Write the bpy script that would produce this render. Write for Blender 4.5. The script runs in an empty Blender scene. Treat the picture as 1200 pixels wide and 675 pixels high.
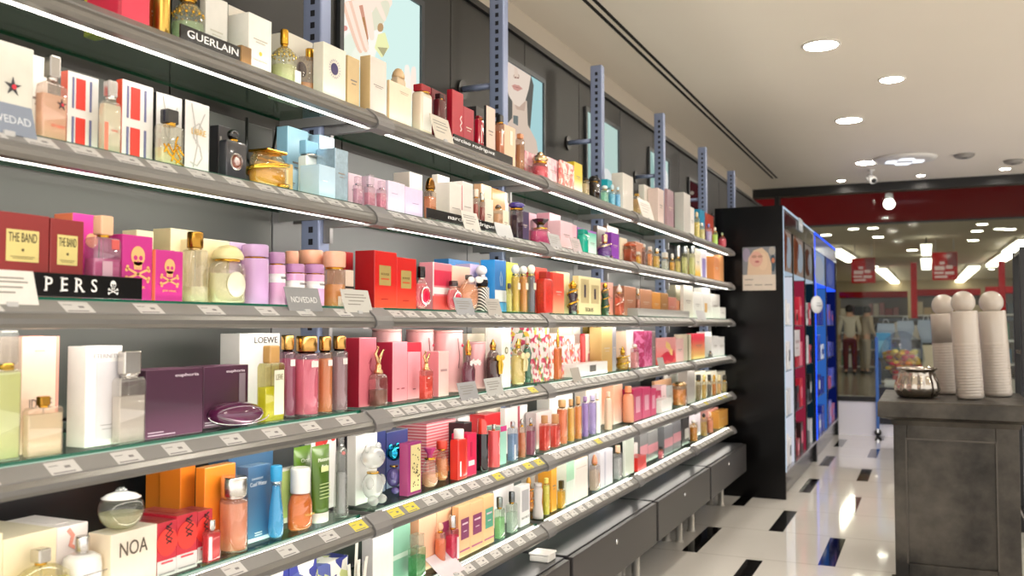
import bpy, bmesh, math, random
from mathutils import Vector, Matrix
random.seed(7)
S = bpy.context.scene
COL = S.collection
PI = math.pi
# ------------------------------------------------------------------ camera, world, exposure
FPX, EYE = 1075.7, 1.1
PITCH, YAW = math.radians(2.3157), math.radians(24.34)
cd = bpy.data.cameras.new('camera'); cam = bpy.data.objects.new('camera', cd); COL.objects.link(cam)
cam.location = (0, 0, EYE); cam.rotation_euler = (PI/2 + PITCH, 0, YAW)
cd.sensor_width = 36; cd.lens = FPX/1200*36; cd.clip_start = .05; cd.clip_end = 200
cd.dof.use_dof = True; cd.dof.focus_distance = 2.2; cd.dof.aperture_fstop = 5.0
S.camera = cam
w = bpy.data.worlds.new('world'); S.world = w; w.use_nodes = True
w.node_tree.nodes['Background'].inputs[0].default_value = (1, .965, .915, 1)
w.node_tree.nodes['Background'].inputs[1].default_value = 2.4
S.view_settings.view_transform = 'Standard'; S.view_settings.look = 'None'
S.view_settings.exposure = -0.32; S.view_settings.gamma = 1; S.view_settings.use_curve_mapping = False
S.cycles.transparent_max_bounces = 24; S.cycles.max_bounces = 8
S.cycles.caustics_reflective = False; S.cycles.caustics_refractive = False
S.cycles.sample_clamp_indirect = 4
LED = 13.0
DOWN = 165.0
# ------------------------------------------------------------------ pixel rays of the 1200x675 photograph
CF = Vector((-math.sin(YAW)*math.cos(PITCH), math.cos(YAW)*math.cos(PITCH), math.sin(PITCH)))
CR = Vector((math.cos(YAW), math.sin(YAW), 0)); CU = CR.cross(CF); CO = Vector((0, 0, EYE))
def ray(px, py): return CF + CR*((px-600)/FPX) + CU*((337.5-py)/FPX)
def onX(px, py, X): r = ray(px, py); return CO + r*(X/r.x)
def onY(px, py, Y): r = ray(px, py); return CO + r*(Y/r.y)
def onZ(px, py, Z): r = ray(px, py); return CO + r*((Z-EYE)/r.z)
def projx(p): d = Vector(p)-CO; return 600 + FPX*d.dot(CR)/d.dot(CF)
def depth(p): return (Vector(p)-CO).dot(CF)
# ------------------------------------------------------------------ materials
def lin(c):
    if isinstance(c, str): c = tuple(int(c[i:i+2], 16) for i in (1, 3, 5))
    f = lambda v: v/12.92 if v <= .04045 else ((v+.055)/1.055)**2.4
    return tuple(f(x/255) for x in c) + (1,)
MC = {}
def new_mat(name):
    m = bpy.data.materials.new(name); m.use_nodes = True; m.node_tree.nodes.clear(); return m, m.node_tree.nodes, m.node_tree.links
def pbsdf(key, col, rough=.4, metal=0, coat=0, spec=.5, noise=0, scale=30, trans=0, emit=0, sss=0):
    k = ('p', key, str(col), rough, metal, coat, noise, scale, trans, emit)
    if k in MC: return MC[k]
    m, N, L = new_mat(key); o = N.new('ShaderNodeOutputMaterial'); b = N.new('ShaderNodeBsdfPrincipled')
    L.new(b.outputs[0], o.inputs[0]); c = lin(col)
    b.inputs['Base Color'].default_value = c; b.inputs['Roughness'].default_value = rough
    b.inputs['Metallic'].default_value = metal; b.inputs['Coat Weight'].default_value = coat
    b.inputs['Coat Roughness'].default_value = .08
    b.inputs['Specular IOR Level'].default_value = spec; b.inputs['Transmission Weight'].default_value = trans
    if emit: b.inputs['Emission Color'].default_value = c; b.inputs['Emission Strength'].default_value = emit
    if noise:
        t = N.new('ShaderNodeTexCoord'); n = N.new('ShaderNodeTexNoise'); n.inputs['Scale'].default_value = scale; n.inputs['Detail'].default_value = 4
        L.new(t.outputs['Object'], n.inputs['Vector'])
        mx = N.new('ShaderNodeMix'); mx.data_type = 'RGBA'
        mx.inputs[6].default_value = tuple(v*(1-noise) for v in c[:3])+(1,); mx.inputs[7].default_value = tuple(min(1, v*(1+noise)) for v in c[:3])+(1,)
        L.new(n.outputs['Fac'], mx.inputs[0]); L.new(mx.outputs[2], b.inputs['Base Color'])
    m.diffuse_color = c
    MC[k] = m; return m
def paper(c): return pbsdf('printed_card', c, .32, coat=.25, noise=.05, scale=60)
def plastic(c): return pbsdf('plastic', c, .3, coat=.2)
def metal(c, r=.24): return pbsdf('metal', c, r, metal=1)
def lacquer(c): return pbsdf('lacquer', c, .12, coat=.8)
def light(c, s, name='light'):
    k = ('e', str(c), s)
    if k in MC: return MC[k]
    m, N, L = new_mat(name); o = N.new('ShaderNodeOutputMaterial'); e = N.new('ShaderNodeEmission')
    e.inputs[0].default_value = lin(c); e.inputs[1].default_value = s; L.new(e.outputs[0], o.inputs[0]); MC[k] = m; return m
def glass(c='#f6f8f5', refl=1.0, name='clear_glass', haze=.10):
    k = ('g', str(c), refl, haze)
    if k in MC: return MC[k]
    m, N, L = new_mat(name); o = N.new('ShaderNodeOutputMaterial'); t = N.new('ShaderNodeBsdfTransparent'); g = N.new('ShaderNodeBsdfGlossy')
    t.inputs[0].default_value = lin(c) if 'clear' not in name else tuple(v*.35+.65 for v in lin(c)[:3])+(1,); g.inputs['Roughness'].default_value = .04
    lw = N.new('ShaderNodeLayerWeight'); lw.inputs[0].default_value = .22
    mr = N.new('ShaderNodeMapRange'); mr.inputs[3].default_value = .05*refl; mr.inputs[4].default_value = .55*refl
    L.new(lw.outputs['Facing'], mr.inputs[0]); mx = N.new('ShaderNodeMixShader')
    df = N.new('ShaderNodeBsdfDiffuse'); df.inputs[0].default_value = lin(c); m2 = N.new('ShaderNodeMixShader'); m2.inputs[0].default_value = haze; L.new(t.outputs[0], m2.inputs[1]); L.new(df.outputs[0], m2.inputs[2])  # whitish diffuse share imitates haze and highlights on the glass
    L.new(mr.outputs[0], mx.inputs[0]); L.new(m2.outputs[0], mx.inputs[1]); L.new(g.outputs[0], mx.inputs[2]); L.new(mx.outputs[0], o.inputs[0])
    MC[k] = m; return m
def liquid(c, dens=None):
    q0 = lin(c)[:3]; sat = (max(q0)-min(q0))/max(max(q0), 1e-4)
    if dens is None: dens = .42+.42*min(1, sat*1.15)
    k = ('l', str(c), dens)
    if k in MC: return MC[k]
    m, N, L = new_mat('liquid'); o = N.new('ShaderNodeOutputMaterial'); t = N.new('ShaderNodeBsdfTransparent'); b = N.new('ShaderNodeBsdfPrincipled'); tr = N.new('ShaderNodeBsdfTranslucent')
    q = tuple(v**.98 for v in lin(c)[:3]); pale = tuple(v*.5+.5 for v in q[:3])+(1,)
    t.inputs[0].default_value = pale; b.inputs['Base Color'].default_value = tuple(min(1, v*1.35+.05) for v in q[:3])+(1,); b.inputs['Roughness'].default_value = .15
    tr.inputs[0].default_value = tuple(min(1, v*1.3+.05) for v in q[:3])+(1,)
    a = N.new('ShaderNodeMixShader'); a.inputs[0].default_value = .25; L.new(b.outputs[0], a.inputs[1]); L.new(tr.outputs[0], a.inputs[2])
    mx = N.new('ShaderNodeMixShader'); mx.inputs[0].default_value = dens
    L.new(t.outputs[0], mx.inputs[1]); L.new(a.outputs[0], mx.inputs[2]); L.new(mx.outputs[0], o.inputs[0])
    MC[k] = m; return m
def stripes(c1, c2, scale, rot=(0, 0, 0), name='striped_print', rough=.3, sharp=.08):
    k = ('s', c1, c2, scale, rot)
    if k in MC: return MC[k]
    m, N, L = new_mat(name); o = N.new('ShaderNodeOutputMaterial'); b = N.new('ShaderNodeBsdfPrincipled'); b.inputs['Roughness'].default_value = rough
    t = N.new('ShaderNodeTexCoord'); mp = N.new('ShaderNodeMapping'); mp.inputs['Rotation'].default_value = rot
    wv = N.new('ShaderNodeTexWave'); wv.inputs['Scale'].default_value = scale; wv.bands_direction = 'Z'
    r = N.new('ShaderNodeValToRGB'); r.color_ramp.elements[0].color = lin(c1); r.color_ramp.elements[1].color = lin(c2)
    r.color_ramp.elements[0].position = .5-sharp; r.color_ramp.elements[1].position = .5+sharp
    L.new(t.outputs['Object'], mp.inputs[0]); L.new(mp.outputs[0], wv.inputs[0]); L.new(wv.outputs['Fac'], r.inputs[0]); L.new(r.outputs[0], b.inputs['Base Color']); L.new(b.outputs[0], o.inputs[0])
    MC[k] = m; return m
def blotch(cols, scale, name='floral_print', rough=.32):
    k = ('b', str(cols), scale)
    if k in MC: return MC[k]
    m, N, L = new_mat(name); o = N.new('ShaderNodeOutputMaterial'); b = N.new('ShaderNodeBsdfPrincipled'); b.inputs['Roughness'].default_value = rough
    t = N.new('ShaderNodeTexCoord'); v = N.new('ShaderNodeTexVoronoi'); v.inputs['Scale'].default_value = scale
    L.new(t.outputs['Object'], v.inputs['Vector'])
    s = N.new('ShaderNodeSeparateColor'); L.new(v.outputs['Color'], s.inputs[0])
    r = N.new('ShaderNodeValToRGB'); r.color_ramp.interpolation = 'CONSTANT'
    e = r.color_ramp.elements
    while len(e) < len(cols): e.new(.5)
    for i, c in enumerate(cols): e[i].position = i/len(cols); e[i].color = lin(c)
    L.new(s.outputs[0], r.inputs[0]); L.new(r.outputs[0], b.inputs['Base Color']); L.new(b.outputs[0], o.inputs[0]); MC[k] = m; return m
def fade(c0, c1, z0, z1, name='graded_colour', rough=.3):
    """base colour running from one tone to another over the height"""
    k = ('f', c0, c1, z0, z1)
    if k in MC: return MC[k]
    m, N, L = new_mat(name); o = N.new('ShaderNodeOutputMaterial'); b = N.new('ShaderNodeBsdfPrincipled'); b.inputs['Roughness'].default_value = rough; b.inputs['Coat Weight'].default_value = .25
    t = N.new('ShaderNodeTexCoord'); s = N.new('ShaderNodeSeparateXYZ'); mr = N.new('ShaderNodeMapRange'); mr.inputs[1].default_value = z0; mr.inputs[2].default_value = z1
    mx = N.new('ShaderNodeMix'); mx.data_type = 'RGBA'; mx.inputs[6].default_value = lin(c0); mx.inputs[7].default_value = lin(c1)
    L.new(t.outputs['Object'], s.inputs[0]); L.new(s.outputs[2], mr.inputs[0]); L.new(mr.outputs[0], mx.inputs[0]); L.new(mx.outputs[2], b.inputs['Base Color']); L.new(b.outputs[0], o.inputs[0]); MC[k] = m; return m
# ------------------------------------------------------------------ mesh builder
def rrect(wy, dx, r, n=6):
    """rounded rectangle, wy along Y and dx along X, centred"""
    r = min(r, wy/2, dx/2); P = []
    for cx, cy, a0 in ((dx/2-r, wy/2-r, 0), (-dx/2+r, wy/2-r, PI/2), (-dx/2+r, -wy/2+r, PI), (dx/2-r, -wy/2+r, 1.5*PI)):
        for i in range(n+1):
            a = a0 + i/n*PI/2; P.append((cx+r*math.cos(a), cy+r*math.sin(a)))
    return P
def circ(r, n=24, a0=0): return [(r*math.cos(a0+2*PI*i/n), r*math.sin(a0+2*PI*i/n)) for i in range(n)]
TXT = {}
def text_geo(s):
    if s not in TXT:
        c = bpy.data.curves.new('lettering', 'FONT'); c.body = s; c.size = 1; c.extrude = .004; c.resolution_u = 3; c.align_x = 'CENTER'
        o = bpy.data.objects.new('lettering', c); me = bpy.data.meshes.new_from_object(o)
        V = [tuple(v.co) for v in me.vertices]; Fs = [tuple(p.vertices) for p in me.polygons]
        x0 = min(v[0] for v in V); x1 = max(v[0] for v in V); y0 = min(v[1] for v in V); y1 = max(v[1] for v in V)
        V = [((v[0]-x0)/(x1-x0)-.5, (v[1]-y0)/(y1-y0)-.5, v[2]) for v in V]
        TXT[s] = (V, Fs, (x1-x0)/(y1-y0)); bpy.data.objects.remove(o); bpy.data.curves.remove(c); bpy.data.meshes.remove(me)
    return TXT[s]
class MB:
    def __init__(s): s.v = []; s.f = []; s.m = []; s.sm = []; s.mats = []; s.T = None
    def mi(s, m):
        if m not in s.mats: s.mats.append(m)
        return s.mats.index(m)
    def add(s, V, F, m, smooth=False, T=None):
        b = len(s.v); T = T or s.T
        s.v += [tuple(T @ Vector(v)) for v in V] if T else [tuple(v) for v in V]
        i = s.mi(m)
        for f in F: s.f.append(tuple(x+b for x in f)); s.m.append(i); s.sm.append(smooth)
        return s
    def box(s, x0, y0, z0, x1, y1, z1, m, bev=0, mf=None, ms=None, mt=None, T=None):
        """mf front (+X) material, ms the sides, mt the top"""
        if bev <= 0:
            V = [(x, y, z) for x in (x0, x1) for y in (y0, y1) for z in (z0, z1)]
            for f, q in (((0, 1, 3, 2), m), ((4, 6, 7, 5), mf or m), ((0, 4, 5, 1), ms or m), ((2, 3, 7, 6), ms or m), ((0, 2, 6, 4), m), ((1, 5, 7, 3), mt or m)): s.add(V, [f], q, T=T)
            return s
        bm = bmesh.new(); bmesh.ops.create_cube(bm, size=1)
        for v in bm.verts: v.co = Vector((x0+(x1-x0)*(v.co.x+.5), y0+(y1-y0)*(v.co.y+.5), z0+(z1-z0)*(v.co.z+.5)))
        bmesh.ops.bevel(bm, geom=bm.edges[:], offset=min(bev, .45*min(x1-x0, y1-y0, z1-z0)), segments=2, profile=.5, affect='EDGES', clamp_overlap=True)
        bm.verts.index_update(); V = [v.co[:] for v in bm.verts]
        for f in bm.faces:
            n = f.normal; q = m
            if n.x > .7: q = mf or m
            elif abs(n.y) > .7: q = ms or m
            elif n.z > .7: q = mt or m
            s.add(V if False else [v.co[:] for v in f.verts], [tuple(range(len(f.verts)))], q, T=T)
        bm.free(); return s
    def loft(s, secs, m, smooth=True, cap=True, T=None):
        """secs: list of (z, [(x,y)...]) rings with equal counts"""
        n = len(secs[0][1]); V = []; F = []
        for z, P in secs: V += [(x, y, z) for x, y in P]
        for k in range(len(secs)-1):
            for i in range(n):
                j = (i+1) % n; F.append((k*n+i, k*n+j, (k+1)*n+j, (k+1)*n+i))
        s.add(V, F, m, smooth, T)
        if cap:
            s.add(V[:n], [tuple(range(n))[::-1]], m, False, T); s.add(V[-n:], [tuple(range(n))], m, False, T)
        return s
    def lathe(s, prof, m, n=24, T=None, smooth=True):
        return s.loft([(z, circ(max(r, 1e-4), n)) for r, z in prof], m, smooth, True, T)
    def tube(s, pts, r, m, n=8, T=None):
        pts = [Vector(p) for p in pts]; R = r if isinstance(r, (list, tuple)) else [r]*len(pts); V = []; F = []
        up = None
        for i, p in enumerate(pts):
            t = (pts[min(i+1, len(pts)-1)]-pts[max(i-1, 0)]).normalized()
            if up is None: up = t.orthogonal().normalized()
            up = (up - t*up.dot(t)); up = up.normalized() if up.length > 1e-6 else t.orthogonal().normalized(); sd = t.cross(up)
            for k in range(n):
                a = 2*PI*k/n; V.append(tuple(p + (up*math.cos(a)+sd*math.sin(a))*R[i]))
        for i in range(len(pts)-1):
            for k in range(n): j = (k+1) % n; F.append((i*n+k, i*n+j, (i+1)*n+j, (i+1)*n+k))
        F.append(tuple(range(n))[::-1]); F.append(tuple(range((len(pts)-1)*n, len(pts)*n)))
        return s.add(V, F, m, True, T)
    def ball(s, c, r, m, n=16, sc=(1, 1, 1), T=None):
        V = []; F = []; h = n//2
        for i in range(h+1):
            a = PI*i/h
            for k in range(n): b = 2*PI*k/n; V.append((c[0]+r*sc[0]*math.sin(a)*math.cos(b), c[1]+r*sc[1]*math.sin(a)*math.sin(b), c[2]+r*sc[2]*math.cos(a)))
        for i in range(h):
            for k in range(n): j = (k+1) % n; F.append((i*n+k, (i+1)*n+k, (i+1)*n+j, i*n+j))
        return s.add(V, F, m, True, T)
    def prism(s, poly, x0, x1, m, T=None):
        """polygon in (y,z) pulled from x0 to x1 (x1 faces the room)"""
        n = len(poly); V = [(x0, y, z) for y, z in poly] + [(x1, y, z) for y, z in poly]
        F = [tuple(range(n, 2*n)), tuple(range(n))[::-1]] + [(i, (i+1) % n, n+(i+1) % n, n+i) for i in range(n)]
        return s.add(V, F, m, False, T)
    def pulled(s, prof, y0, y1, m, smooth=True):
        """profile of (x,z) pulled along Y"""
        n = len(prof); V = [(x, y0, z) for x, z in prof] + [(x, y1, z) for x, z in prof]
        F = [(i, n+i, n+(i+1) % n, (i+1) % n) for i in range(n)] + [tuple(range(n)), tuple(range(n, 2*n))[::-1]]
        return s.add(V, F, m, False)
    def text(s, t, x, y, z, h, m, wmax=None, T=None, width=None):
        """text facing +X, centred at (y,z), letter height h"""
        V, F, asp = text_geo(t); wd = width or h*asp
        if wmax and wd > wmax: wd = wmax
        return s.add([(x+v[2]*.06, y+v[0]*wd, z+v[1]*h) for v in V], F, m, T=T)
    def build(s, name, parent=None, loc=None):
        me = bpy.data.meshes.new(name); me.from_pydata(s.v, [], s.f); me.validate(verbose=False)
        for m in s.mats: me.materials.append(m)
        if len(me.polygons) == len(s.f):
            me.polygons.foreach_set('material_index', s.m); me.polygons.foreach_set('use_smooth', s.sm)
        me.update()
        bm = bmesh.new(); bm.from_mesh(me); bmesh.ops.remove_doubles(bm, verts=bm.verts[:], dist=1e-6); bmesh.ops.recalc_face_normals(bm, faces=bm.faces[:])
        bm.to_mesh(me); bm.free()
        o = bpy.data.objects.new(name, me); COL.objects.link(o)
        if parent: o.parent = parent
        if loc is not None: o.location = loc
        return o
def tag(o, label, cat, group=None):
    o['label'] = label; o['category'] = cat
    if group: o['group'] = group
    return o
def thing(name, label, cat, loc=(0, 0, 0), group=None, rz=0):
    o = bpy.data.objects.new(name, None); COL.objects.link(o); o.location = loc; o.rotation_euler = (0, 0, rz); o.empty_display_size = .05
    return tag(o, label, cat, group)
def struct(mb, name):
    o = mb.build(name); o['kind'] = 'structure'; return o
def copy_tree(o, parent=None):
    c = o.copy(); COL.objects.link(c)
    if parent: c.parent = parent
    for ch in list(o.children): copy_tree(ch, c)
    return c
# ------------------------------------------------------------------ the setting: floor, ceiling, walls, glass front
YG = 9.9                                   # glass front to the mall
def floor_mat():
    m, N, L = new_mat('polished_tiles'); o = N.new('ShaderNodeOutputMaterial'); b = N.new('ShaderNodeBsdfPrincipled'); L.new(b.outputs[0], o.inputs[0])
    b.inputs['Roughness'].default_value = .06; b.inputs['Coat Weight'].default_value = .3; b.inputs['Coat Roughness'].default_value = .03
    t = N.new('ShaderNodeTexCoord'); s = N.new('ShaderNodeSeparateXYZ'); L.new(t.outputs['Object'], s.inputs[0])
    def M(op, a, bb=None, c=None):
        n = N.new('ShaderNodeMath'); n.operation = op
        for i, v in enumerate((a, bb, c)):
            if v is None: continue
            if isinstance(v, (int, float)): n.inputs[i].default_value = v
            else: L.new(v, n.inputs[i])
        return n.outputs[0]
    px = .317
    u = M('DIVIDE', M('ADD', s.outputs[0], .44), px); k = M('ROUND', u); fu = M('MULTIPLY', M('SUBTRACT', u, k), px)
    inx = M('LESS_THAN', M('ABSOLUTE', fu), .038)
    ph = M('MULTIPLY', M('FLOORED_MODULO', k, 2), .625)
    v = M('SUBTRACT', M('SUBTRACT', s.outputs[1], 4.76), ph); fv = M('SUBTRACT', M('FLOORED_MODULO', M('ADD', v, .625), 1.25), .625)
    iny = M('LESS_THAN', M('ABSOLUTE', fv), .298)
    ins = M('MULTIPLY', inx, iny)
    g = M('LESS_THAN', M('ABSOLUTE', M('SUBTRACT', M('FLOORED_MODULO', M('SUBTRACT', s.outputs[1], 4.15), .625), .3125)), .002)
    n = N.new('ShaderNodeTexNoise'); n.inputs['Scale'].default_value = 3; L.new(t.outputs['Object'], n.inputs['Vector'])
    c0 = N.new('ShaderNodeMix'); c0.data_type = 'RGBA'; L.new(n.outputs['Fac'], c0.inputs[0]); c0.inputs[6].default_value = lin((238, 233, 226)); c0.inputs[7].default_value = lin((246, 242, 236))
    c1 = N.new('ShaderNodeMix'); c1.data_type = 'RGBA'; L.new(g, c1.inputs[0]); L.new(c0.outputs[2], c1.inputs[6]); c1.inputs[7].default_value = lin((170, 160, 146))
    c2 = N.new('ShaderNodeMix'); c2.data_type = 'RGBA'; L.new(ins, c2.inputs[0]); L.new(c1.outputs[2], c2.inputs[6]); c2.inputs[7].default_value = lin((14, 12, 12))
    L.new(c2.outputs[2], b.inputs['Base Color']); return m
mb = MB(); mb.add([(-1.7, -2.5, 0), (4, -2.5, 0), (4, YG, 0), (-1.7, YG, 0)], [(0, 1, 2, 3)], floor_mat()); struct(mb, 'floor')
ZC = 2.53
ceil_m = pbsdf('ceiling_paint', (246, 238, 224), .9, noise=.02, scale=2)
mb = MB()
mb.box(-1.68, -2.5, ZC, 4, YG+.05, ZC+.1, ceil_m); struct(mb, 'ceiling')
for i, x in enumerate((-1.352, -1.312)):
    mb = MB(); mb.box(x-.009, -2.5, ZC-.002, x+.009, 9.16, ZC+.01, pbsdf('black_slot', (9, 8, 8), .8)); struct(mb, 'trim_%d' % (i+5))
mb = MB(); mb.box(-1.75, -2.5, 0, -1.66, YG, ZC, pbsdf('wall_paint', (206, 194, 176), .9, noise=.02, scale=2)); struct(mb, 'wall_left')
# low dark panelling behind the shelves
pan = pbsdf('bronze_panel', (32, 30, 27), .5, noise=.05, scale=8); blk = pbsdf('black_trim', (16, 15, 15), .35)
mb = MB(); y = .2
while y < 9.8:
    mb.box(-1.50, y, 0, -1.43, min(y+.612, 9.8), 2.215, pan); y += .617
struct(mb, 'wall_panelling')
mb = MB(); mb.box(-1.51, -.4, 2.215, -1.415, 9.85, 2.238, blk); struct(mb, 'trim_1')
# glass front: riser, beam, posts, panes
mb = MB(); mb.box(-1.66, YG-.03, 0, 4, YG+.06, .335, pbsdf('white_riser', (222, 222, 232), .3)); struct(mb, 'wall_back')
mb = MB(); mb.box(-1.66, YG-.04, .335, 4, YG+.06, .385, blk); struct(mb, 'trim_2')
mb = MB(); mb.box(-1.66, YG-.06, 2.44, 4, YG+.08, ZC, blk); mb.box(-1.44, YG-.05, .385, -1.39, YG+.06, 2.44, blk); struct(mb, 'trim_3')
pane = glass('#f4f7f4', .2, 'window_glass', .0)
for i, (x0, x1) in enumerate(((-1.39, -.477), (-.471, 1.0), (1.006, 2.5), (2.506, 4.0))):
    mb = MB(); mb.box(x0, YG-.004, .385, x1, YG+.004, 2.44, pane); struct(mb, 'window_%d' % (i+1))
# ------------------------------------------------------------------ ceiling fittings
WARM = (255, 246, 231)
def downlight(px, py, r, label, s=DOWN):
    p = onZ(px, py, ZC) if px is not None else Vector(py)
    t = thing('downlight', label, 'ceiling light', (p.x, p.y, ZC), 'round downlights in the ceiling')
    MB().lathe([(r, -.001), (r+.012, -.001), (r+.014, -.006), (r+.002, -.010), (r, -.006)], pbsdf('white_rim', (235, 232, 226), .4), 32).build('rim', t)
    MB().lathe([(r-.001, -.0085), (r-.002, -.0005)], light(WARM, s), 32).build('lamp', t)
    return t
downlight(962, 52, .082, 'large bright round downlight nearest the camera')
downlight(1045, 92, .062, 'smaller downlight to the right of the row of large ones')
downlight(995, 140, .082, 'round downlight midway between the nearest one and the ceiling cassette')
downlight(1015, 190, .082, 'round downlight beside the ceiling cassette')
downlight(986, 211, .035, 'small spot downlight left of the ceiling camera, near the glass front', DOWN)
downlight(1079, 205, .035, 'small spot downlight right of the ceiling camera, near the glass front', DOWN)
downlight(1178, 197, .04, 'small spot downlight at the far right, near the glass front', DOWN)
for x, y in ((-.45, 2.9), (.0, -.2), (1.2, 1.8), (1.5, 3.9), (1.5, 6.2), (1.6, 8.2), (3.0, 3.0), (3.0, 6.0), (.4, -1.0)):
    downlight(None, (x, y, 0), .082, 'round downlight over the aisle outside the picture')
# ceiling cassette, detectors, camera
p = onZ(1060, 185, ZC)
t = thing('ceiling_cassette', 'round white air cassette in the ceiling with open bright slots', 'air vent', (p.x, p.y, ZC))
MB().lathe([(.02, -.002), (.26, -.002), (.25, -.02), (.20, -.03), (.02, -.03)], pbsdf('white_rim', (235, 232, 226), .4), 32).build('housing', t)
mb = MB()
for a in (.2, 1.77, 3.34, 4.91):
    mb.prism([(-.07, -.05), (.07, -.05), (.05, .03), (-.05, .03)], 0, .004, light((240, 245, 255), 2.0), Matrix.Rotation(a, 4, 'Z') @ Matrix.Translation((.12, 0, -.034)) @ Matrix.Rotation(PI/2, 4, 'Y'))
mb.build('slot_glow', t)  # vent slots drawn as glowing patches
for (px, py), lb in (((1130, 181), 'flat grey smoke detector right of the ceiling cassette'), ((1188, 188), 'flat grey smoke detector at the far right of the ceiling')):
    p = onZ(px, py, ZC); t = thing('smoke_detector', lb, 'smoke detector', (p.x, p.y, ZC), 'smoke detectors on the ceiling')
    MB().lathe([(.01, -.032), (.05, -.032), (.075, -.02), (.085, -.001), (.01, -.001)], pbsdf('grey_plastic', (150, 146, 140), .5), 24).build('housing', t)
    MB().lathe([(.002, -.036), (.02, -.036), (.024, -.032), (.002, -.031)], pbsdf('dark_grille', (90, 88, 86), .6), 16).build('grille', t)
p = onZ(1021, 199, ZC); t = thing('security_camera', 'small white bullet camera hanging from the ceiling by the glass front', 'security camera', (p.x, p.y, ZC))
wp = plastic((235, 235, 235))
MB().lathe([(.03, -.001), (.03, -.01), (.012, -.014), (.010, -.06)], wp, 16).build('mount', t)
Rm = Matrix.Translation((0, -.01, -.085)) @ Matrix.Rotation(math.radians(118), 4, 'X') @ Matrix.Rotation(.4, 4, 'Y')
MB().lathe([(.02, -.06), (.033, -.055), (.035, .05), (.028, .06)], wp, 20, Rm).build('housing', t)
MB().lathe([(.004, .0602), (.024, .0602), (.022, .066), (.004, .066)], pbsdf('lens', (12, 12, 14), .1), 16, Rm).build('lens', t)
# ------------------------------------------------------------------ light-box posters on the panelling
def yz(px, py): p = onX(px, py, -1.418); return (p.y, p.z)
def poster(y0, y1, z0, z1, label, art, s=.9):
    t = thing('lightbox_poster', label, 'poster', (-1.428, y0, z0), 'light boxes along the dark wall')
    mb = MB(); fr = pbsdf('grey_frame', (78, 80, 82), .4, metal=.6); b = .018; W = y1-y0; H = z1-z0
    for a in ((-b, -b, W+b, 0), (-b, H, W+b, H+b), (-b, 0, 0, H), (W, 0, W+b, H)): mb.box(0, a[0], a[1], .012, a[2], a[3], fr)
    mb.build('frame', t)
    mb = MB(); k = 0
    mb.box(-.001, 0, 0, .004, W, H, light(art[0], s, 'lit_print'))
    for poly, c in art[1]:
        k += 1; mb.prism([(min(max(a-y0, .001), W-.001), min(max(c_-z0, .001), H-.001)) for a, c_ in poly], .0035, .004+.00025*k, light(c, s, 'lit_print'))
    mb.build('picture', t); return t
def ell(px, py, rx, ry, rot=0, n=20):
    P = []
    for i in range(n):
        a = 2*PI*i/n; x = rx*math.cos(a); y = ry*math.sin(a); P.append(yz(px+x*math.cos(rot)-y*math.sin(rot), py+x*math.sin(rot)+y*math.cos(rot)))
    return P[::-1]
def fing(x0, y0, x1, y1, w0, w1):
    d = Vector((x1-x0, y1-y0)); n = Vector((-d.y, d.x)).normalized(); P = []
    for s_, tt in ((1, 0), (1, .3), (1, .7), (.8, .93), (.3, 1.0), (-.3, 1.0), (-.8, .93), (-1, .7), (-1, .3), (-1, 0)):
        w_ = w0+(w1-w0)*min(tt, 1); P.append(yz(x0+d.x*tt+n.x*w_*s_, y0+d.y*tt+n.y*w_*s_))
    return P
skin1, skin2, skin3 = (250, 226, 208), (236, 200, 178), (205, 150, 128)
y0, y1 = onX(402, 30, -1.42).y, onX(493, 30, -1.42).y
poster(y0, y1, 1.70, 2.092, 'lit wall poster of pale hands holding a small flower', ((206, 232, 226), [
    ([yz(402, 90), yz(402, -20), yz(446, -20), yz(452, 30), yz(440, 70)], (244, 240, 230)),
    (ell(410, 58, 9, 20, .2), (226, 233, 216)), (ell(424, 66, 10, 12), (236, 238, 222)), (ell(436, -2, 26, 14, .25), skin1), (ell(446, 18, 9, 20, .5), (222, 220, 196)),
    (fing(442, -2, 453, 24, 3.2, 2.2), skin1), (fing(424, 6, 433, 46, 2.6, 1.0), skin3), (fing(431, 2, 438, 47, 4.4, 3.2), skin1), (fing(427, 20, 433, 58, 1.6, .8), (176, 130, 90)),
    (fing(406, 2, 424.5, 62, 4.4, 3.2), skin2), (fing(408.5, 2, 426, 60, 3.4, 2.4), skin1), (fing(414, 0, 430.5, 61, 4.4, 3.2), skin2), (fing(416.5, 0, 432, 59, 3.4, 2.4), skin1), (ell(405.5, 33, 2.8, 3.2), (214, 150, 140)),
    ([yz(445, 40), yz(452, 38), yz(457, 55), yz(449, 67), yz(441, 56)], (232, 234, 176)), ([yz(443, 55), yz(455, 56), yz(450, 66)], (176, 170, 130)),
    (ell(447, 32, 3, 5), (186, 150, 110)), (fing(480, 118, 478, 76, 3, 2.2), (250, 236, 224)), (fing(485, 118, 486, 78, 3, 2.2), (246, 228, 214))]), 1.4)
y0, y1 = onX(594, 90, -1.42).y, onX(636.5, 90, -1.42).y
F1, F2, F3 = (226, 204, 186), (205, 178, 160), (240, 222, 206)
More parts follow.
